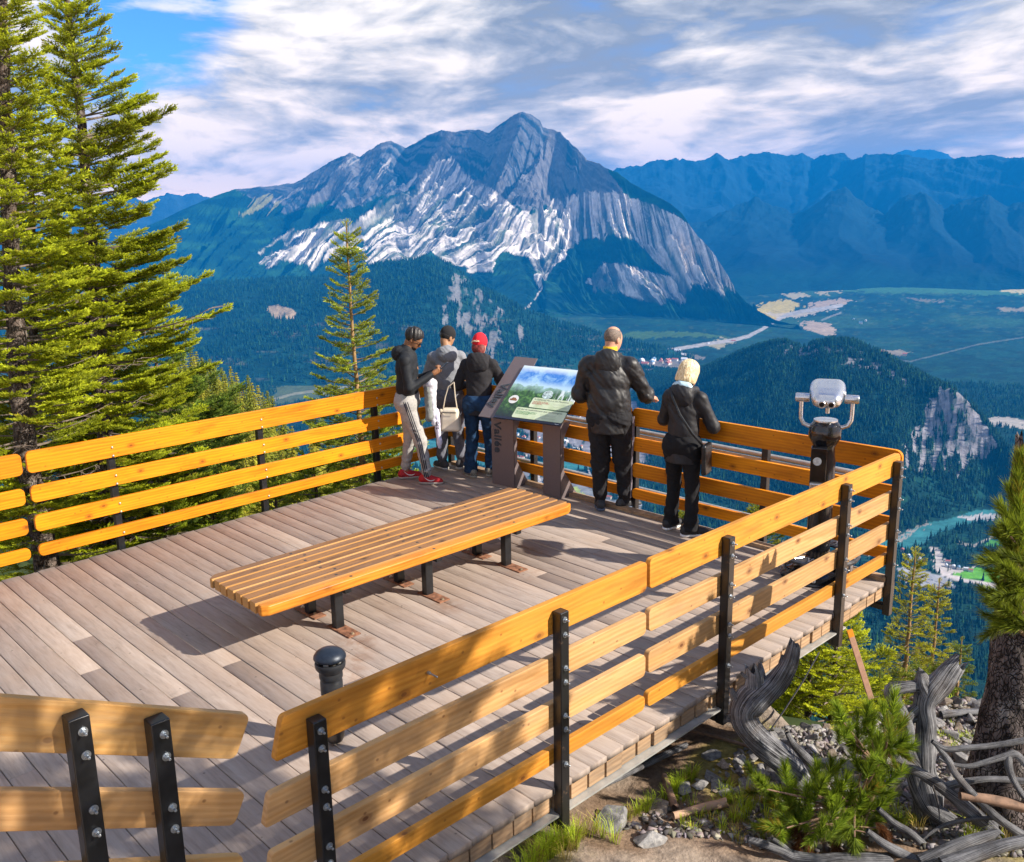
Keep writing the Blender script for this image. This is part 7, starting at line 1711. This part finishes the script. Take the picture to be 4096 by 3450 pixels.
    I3 = np.eye(3); ink = plain('dark_ink', (.02, .025, .03), .5); red = plain('red_ink', (.40, .03, .03), .5); gr = plain('green_ink', (.02, .22, .05), .5); gy = plain('grey_ink', (.25, .30, .22), .5)
    def tx(s_, x, y, size, mt, bold=False, shear=.0): textobj('printed_text', s_, (x, y, .0016), size, I3, mt, pn, .0002, bold, shear, center=False)
    tx('A Gathering Place in the Mountains', .385, .310, .031, ink, shear=.2); tx('The Bow Valley has the most\ndiverse vegetation and wildlife in\nBanff National Park.', .385, .283, .0165, red, True, .2)
    tx('Un lieu de rassemblement dans les montagnes', .245, .150, .031, ink, shear=.2); tx('Dans le parc national Banff, c’est dans la\nvallée de la Bow que la végétation et la\nfaune sont les plus variées.', .245, .123, .0165, gr, True, .2)
    for x0, y0, n_l in ((.65, .285, 3), (.66, .243, 2), (.56, .118, 3), (.57, .075, 2)):
        q_ = MB()
        for k in range(n_l): q_.box((x0+.10, y0-.0105*k, .0012), (.20-.02*(k == n_l-1), .0022, .0004))
        q_.build('small_print', gy, pn)
    # pictures in round frames
    ov = [(.125+.062*math.cos(x), .285+.062*math.sin(x)) for x in np.linspace(0, 6.28, 28)[:-1]]; flat('round_picture', ov, .0008, plain('white_print', (.72, .74, .72), .3, var=.05))
    q_ = MB(); q_.prism([(-.045, -.02), (.045, -.02), (.05, .0), (.03, .004), (.025, .022), (-.02, .026), (-.03, .006), (-.05, .002)], (.125, .285, .0018), (1, 0, 0), (0, 1, 0), (0, 0, .0006)); q_.build('lodge_drawing', plain('lodge_print', (.25, .11, .05), .4, var=.6, scale=90), pn)
    ov = [(.52+.065*math.cos(x), .40+.065*math.sin(x)) for x in np.linspace(0, 6.28, 28)[:-1]]; flat('round_picture', ov, .0008, plain('castle_print', (.16, .36, .42), .3, var=.8, scale=40, c2=(.45, .65, .75)))
    tx('Canada', .80, .008, .016, plain('white_ink', (.8, .8, .8), .5), True)
info_panel()

# ---------------------------------------------------------------- coin-operated binoculars
M_alu = plain('polished_aluminium', (.62, .63, .66), .28, metal=.9, var=.06, scale=18, bmp=0)
M_gloss = plain('glossy_black_enamel', (.008, .008, .010), .16, var=.3, scale=20, spec=.7)
def viewer():
    c = onz(3262, 2285); c = np.array([5.23, .54, 0.]); yw = math.atan2(.69, .72)-math.pi/2-.30
    root = thing('binocular_viewer', 'silver coin-operated binocular viewer on a glossy black pillar in the far corner', 'binocular viewer', c)
    mb = MB(); mb.lathe((0, 0, 0), [(.30, .0), (.31, .012), (.29, .035), (.22, .055), (.20, .075), (.145, .085), (.125, .12), (.10, .135), (.10, .16)], 40); mb.build('base', M_gloss, root, smooth=True)
    mb = MB()
    for k in range(4): a = .4+k*math.pi/2; mb.tube([(.27*math.cos(a), .27*math.sin(a), .02), (.27*math.cos(a), .27*math.sin(a), .20)], .017, 10)
    mb.build('footring_leg', M_alu, root, smooth=True)
    mb = MB(); V = []; F = []; n = 48
    prof = [(.215, .195), (.205, .215), (.215, .225), (.33, .225), (.345, .212), (.335, .19)]
    for r_, h in prof:
        for j in range(n): a = 2*math.pi*j/n; V.append((r_*math.cos(a), r_*math.sin(a), h))
    for i in range(len(prof)):
        for j in range(n): F.append((i*n+j, i*n+(j+1) % n, ((i+1) % len(prof))*n+(j+1) % n, ((i+1) % len(prof))*n+j))
    mb.add(V, F); mb.build('footring', plain('worn_cast_metal', (.10, .10, .11), .35, metal=.6, var=.5, scale=30), root, smooth=True)
    mb = MB()
    for k in range(36):
        a = 2*math.pi*k/36; s_ = .35 if k % 2 else -.35; p0 = np.array([.235*math.cos(a), .235*math.sin(a), .228]); p1 = np.array([.32*math.cos(a+s_*.3), .32*math.sin(a+s_*.3), .228]); mb.tube([p0, p1], .0045, 5)
    mb.build('footring_tread', M_alu, root)
    mb = MB(); mb.lathe((0, 0, 0), [(.098, .12), (.098, .95), (.090, .98), (.086, 1.07), (.118, 1.13), (.130, 1.15), (.130, 1.23), (.118, 1.25), (.118, 1.255), (.095, 1.285), (.085, 1.29), (.0, 1.292)], 40); mb.build('pillar', M_gloss, root, smooth=True)
    mb = MB(); mb.lathe((0, 0, 0), [(.096, 1.286), (.096, 1.298), (0, 1.299)], 32); mb.build('top_disc', M_alu, root, smooth=True)
    R = rot(yw); ax_ = [R[:, 0], R[:, 1], R[:, 2]]; Xf = lambda x, y, z: R @ np.array([x, y, z])
    mb = MB(); mb.box(Xf(-.035, -.125, .93), (.125, .10, .32), ax=ax_); cb_ = mb.build('coin_box', M_gloss, root, bevel=.006)
    mb = MB(); mb.lathe(Xf(-.045, -.1755, .98), [(.0, 0), (.034, 0), (.034, .003), (0, .003)], 24, axis=-R[:, 1]); mb.build('emblem_disc', plain('pale_decal', (.55, .57, .56), .5, var=.3, scale=40), cb_)
    mb = MB(); mb.box(Xf(-.035, -.185, .75), (.12, .06, .10), ax=ax_); mb.build('coin_slot', M_alu, cb_, bevel=.008)
    mb = MB(); mb.box(Xf(-.035, -.13, .72), (.12, .09, .14), ax=ax_); mb.build('lower_box', M_gloss, root, bevel=.006)
    for q_ in root.children:
        if q_.name.split('.')[0] in ('pillar', 'top_disc', 'coin_box', 'lower_box'): q_.location.z += .07
    # yoke
    mb = MB()
    for s in (-1, 1): mb.tube([Xf(s*.08, 0, 1.31), Xf(s*.13, 0, 1.305), Xf(s*.175, 0, 1.325), Xf(s*.197, 0, 1.37), Xf(s*.20, 0, 1.43), Xf(s*.20, 0, 1.54)], .0165, 14)
    yk = mb.build('yoke', M_alu, root, smooth=True, angle=60)
    for s in (-1, 1):
        mb = MB(); mb.lathe(Xf(s*.135, 0, 1.545), [(.0, 0), (.034, 0), (.036, .004), (.036, .105), (.031, .113), (0, .114)], 24, axis=s*R[:, 0]); mb.build('pivot', M_alu, yk, smooth=True)
    # head shell: tapering from the eye end to the wide front
    ti_ = .06; Rh = R @ rot(0, ti_); hc = Xf(0, .02, 1.57)
    def fh(P):
        q = (P-hc.astype(np.float32)) @ Rh.astype(np.float32); y = q[..., 1]; k = np.interp(y, [-.22, -.10, .05, .22], [.80, .95, 1.12, 1.10]); q2 = q.copy(); q2[..., 0] /= k; q2[..., 2] = (q2[..., 2]-np.interp(y, [-.2, .15], [-.015, .02]))/np.interp(y, [-.22, -.05, .22], [.70, 1.0, 1.15])
        return rbx(q2, (0, 0, 0), (.128, .205, .072), None, .065)*.8
    hd_ = solid('housing', lambda P: fh(P), hc-[.34, .34, .22], hc+[.34, .34, .24], .009, M_alu, root, 3)
    for s in (-1, 1):
        mb = MB(); mb.lathe(hc+Rh @ np.array([s*.036, -.185, -.030]), [(.030, 0), (.031, .030), (.027, .036), (.020, .036), (.018, .020), (0, .018)], 24, axis=-Rh[:, 1]); ep = mb.build('eyepiece', M_alu, hd_, smooth=True)
        mb = MB(); mb.lathe(hc+Rh @ np.array([s*.036, -.185, -.030]), [(.0, .026), (.0185, .026), (.0185, .029), (0, .029)], 20, axis=-Rh[:, 1]); mb.build('lens', M_gloss, ep)
    mb = MB()
    for k in range(4): mb.tube([hc+Rh @ np.array([.105, -.03+.026*k, .050]), hc+Rh @ np.array([.140, -.045+.026*k, .015])], .008, 6)
    mb.build('vents', plain('white_vents', (.70, .70, .72), .5), hd_)
    mb = MB(); mb.lathe(hc+Rh @ np.array([.01, -.13, -.075]), [(.016, 0), (.016, .045), (0, .046)], 14, axis=-Rh[:, 2]); mb.build('focus_knob', M_alu, hd_)
viewer()

# ---------------------------------------------------------------- town in the valley
def house_mesh(seed):
    r = random.Random(seed); mb = MB(); w, l, h, rh = r.uniform(9, 13), r.uniform(12, 18), r.uniform(5, 8), r.uniform(2.5, 4.5)
    mb.box((0, 0, h/2-2), (w, l, h+4), m=0); mb.add([(-w/2-.6, -l/2-.6, h), (w/2+.6, -l/2-.6, h), (w/2+.6, l/2+.6, h), (-w/2-.6, l/2+.6, h), (0, -l/2-.6, h+rh), (0, l/2+.6, h+rh)], [(0, 1, 4), (2, 3, 5), (1, 2, 5, 4), (3, 0, 4, 5), (0, 3, 2, 1)], m=1)
    me = mb.mesh('house'); me.materials.append(r.choice(TW)); me.materials.append(r.choice(TR)); return me
TW = [plain('pale_render', (.60, .57, .55), .8), plain('cream_render', (.50, .44, .34), .8), plain('timber_wall', (.28, .18, .12), .8), plain('grey_wall', (.34, .35, .38), .8)]
TR = [plain('grey_roof', (.16, .17, .20), .8), plain('red_roof', (.34, .10, .08), .8), plain('pale_metal_roof', (.62, .64, .68), .5), plain('brown_roof', (.20, .13, .10), .8), plain('blue_roof', (.12, .22, .34), .6)]
HM = [house_mesh(s) for s in range(14)]
rh = random.Random(9); pts = []
def house(px_, py_, sc_, lab, grp, me=None, nm='house', cat='house', z=FLOOR+1):
    p = onz(px_*S, py_*S, z); o = bpy.data.objects.new(nm, me or rh.choice(HM)); COL.objects.link(o); o.location = p; o.rotation_euler = (0, 0, rh.choice((.3, .3+math.pi/2))+rh.uniform(-.1, .1)); o.scale = (sc_,)*3; tag(o, lab, cat, grp)
for k in range(175):
    if k < 95: x, y = rh.uniform(1010, 1330), rh.uniform(845, 945)
    elif k < 130: x, y = rh.uniform(1035, 1330), rh.uniform(1000, 1075)
    elif k < 155: x, y = rh.uniform(1420, 1800), rh.uniform(880, 945)
    else: x, y = rh.uniform(800, 890), rh.uniform(850, 900)
    house(x, y, rh.uniform(.8, 1.5), 'tiny house among the trees of the valley town, seen through the far railing', 'houses of the valley town')
for k in range(60):
    x = rh.uniform(1285, 1405); y = rh.uniform(722, 750)-(x-1285)*.06+4; house(x, y, rh.uniform(1.0, 2.6), 'tiny industrial building in the far estate behind the bald man', 'buildings of the far estate')
for (x, y) in ((1448, 706), (1500, 700), (1800, 722), (1850, 728), (1750, 712), (1770, 658), (1760, 662), (1745, 655), (1205, 690), (1222, 688)): house(x, y, 1.6, 'far isolated building in the valley', 'far isolated buildings')
mb = MB(); mb.box((0, 0, 9), (16, 120, 26), m=0); mb.add([(-9, -61, 22), (9, -61, 22), (9, 61, 22), (-9, 61, 22), (0, -61, 30), (0, 61, 30)], [(0, 1, 4), (2, 3, 5), (1, 2, 5, 4), (3, 0, 4, 5)], m=1)
for q in range(6): mb.add([(-9, -50+q*20-5, 18), (-9, -50+q*20+5, 18), (-9.5, -50+q*20, 29), (-2, -50+q*20, 29)], [(0, 1, 2), (0, 2, 3), (1, 3, 2)], m=1)
hm = mb.mesh('hotel'); hm.materials.append(TW[2]); hm.materials.append(TR[4]); house(1858, 1152, .42, 'long dark blue-roofed hotel by the car park right of the deck corner', None, hm, 'hotel', 'hotel')
for x, y in ((1845, 1128), (1858, 1138), (1870, 1130), (1880, 1145), (1890, 1150), (1935, 1158), (1950, 1160), (1960, 1163), (1975, 1165), (1938, 1150), (1985, 1168)): house(x, y, rh.uniform(.6, .9), 'small building by the river bend right of the deck corner', 'buildings by the river bend')
house(1905, 1205, .8, 'red-roofed building among trees right of the car park', None, HM[1]); house(1928, 1212, .8, 'pinkish house in the trees below the golf green', None, HM[3])
def car_mesh(c):
    mb = MB(); mb.box((0, 0, .6), (1.9, 4.6, .8)); mb.box((0, -.2, 1.2), (1.7, 2.6, .6)); me = mb.mesh('parked_car'); me.materials.append(c); return me
CM = [car_mesh(plain('car_paint', c, .3)) for c in ((.7, .7, .72), (.05, .05, .06), (.35, .05, .05), (.12, .16, .3), (.45, .46, .48))]
for k in range(70):
    x = rh.uniform(1845, 1945); y = 1170+(x-1845)*.28+rh.choice((0, 6, 12, 18, 24))+rh.uniform(-.6, .6)
    p = onz(x*S, y*S, FLOOR+1.2); o = bpy.data.objects.new('parked_car', rh.choice(CM)); COL.objects.link(o); o.location = p; o.rotation_euler = (0, 0, .4); tag(o, 'tiny parked car in the car park beside the hotel', 'car', 'cars in the valley car park')
# bridges over the river behind the information panel
for (a, b_, lab) in (((1090, 962), (1106, 1000), 'road bridge over the river, seen between the panel legs'), ((1192, 934), (1206, 968), 'footbridge over the river, seen right of the panel legs')):
    p, q = onz(a[0]*S, a[1]*S, FLOOR+4), onz(b_[0]*S, b_[1]*S, FLOOR+4); mb = MB(); ln = np.linalg.norm(q-p); d_ = (q-p)/ln; w_ = 14 if 'road' in lab else 6; mb.box((p+q)/2-[0, 0, .5], (ln+60, w_, 1.2), ax=[d_, np.cross([0, 0, 1], d_), [0, 0, 1]])
    for t_ in (.2, .5, .8): mb.box(p+(q-p)*t_-[0, 0, 4], (3, w_*.8, 8), ax=[d_, np.cross([0, 0, 1], d_), [0, 0, 1]])
    tag(mb.build('bridge', plain('concrete', (.34, .33, .34), .8)), lab, 'bridge')
conifer([(1.75, -5.4, -1.4), (1.8, -5.35, 3.5), (1.85, -5.3, 8.0)], .13, .02, lambda z, d: np.interp(z, [-1, 2, 4, 6, 7.6, 8], [1.2, 1.3, 1.35, 1.0, .4, .1]), 'taller fir standing close to the right of the viewer', step=.22, per=4, seed=72, dens=.5, droop=.15, curl=.3, tscale=1.2)
# shade tree standing out of the picture to the right of the viewer
pr = [(-1.5, 1.5), (1, 1.6), (3, 1.3), (5.5, .5), (6.6, .1)]
conifer([(3.3, -5.6, -1.2), (3.25, -5.6, 2.5), (3.2, -5.5, 6.6)], .12, .02, lambda z, d: np.interp(z, [q[0] for q in pr], [q[1] for q in pr]), 'tall fir standing right of the viewer', step=.2, per=5, seed=71, dens=.55, droop=.15, curl=.4, tscale=1.2)
# ---------------------------------------------------------------- the air
def haze():
    mb = MB()
    lo = np.array([-9000, -9000, FLOOR-60.]); hi = np.array([21500, 21500, 1260.])
    mb.box((lo+hi)/2, hi-lo)
    m = bpy.data.materials.new('air'); m.use_nodes = True; t = m.node_tree; t.nodes.clear()
    v = N(t, 'ShaderNodeVolumePrincipled'); v.inputs['Color'].default_value = (.005, .32, 1.0, 1); v.inputs['Density'].default_value = 4.7e-5
    v.inputs['Anisotropy'].default_value = 0.0
    out = N(t, 'ShaderNodeOutputMaterial'); L(t, v.outputs[0], out.inputs['Volume'])
    o = mb.build('haze', m); o['kind'] = 'stuff'; o['label'] = 'blue haze filling the valley'
haze()
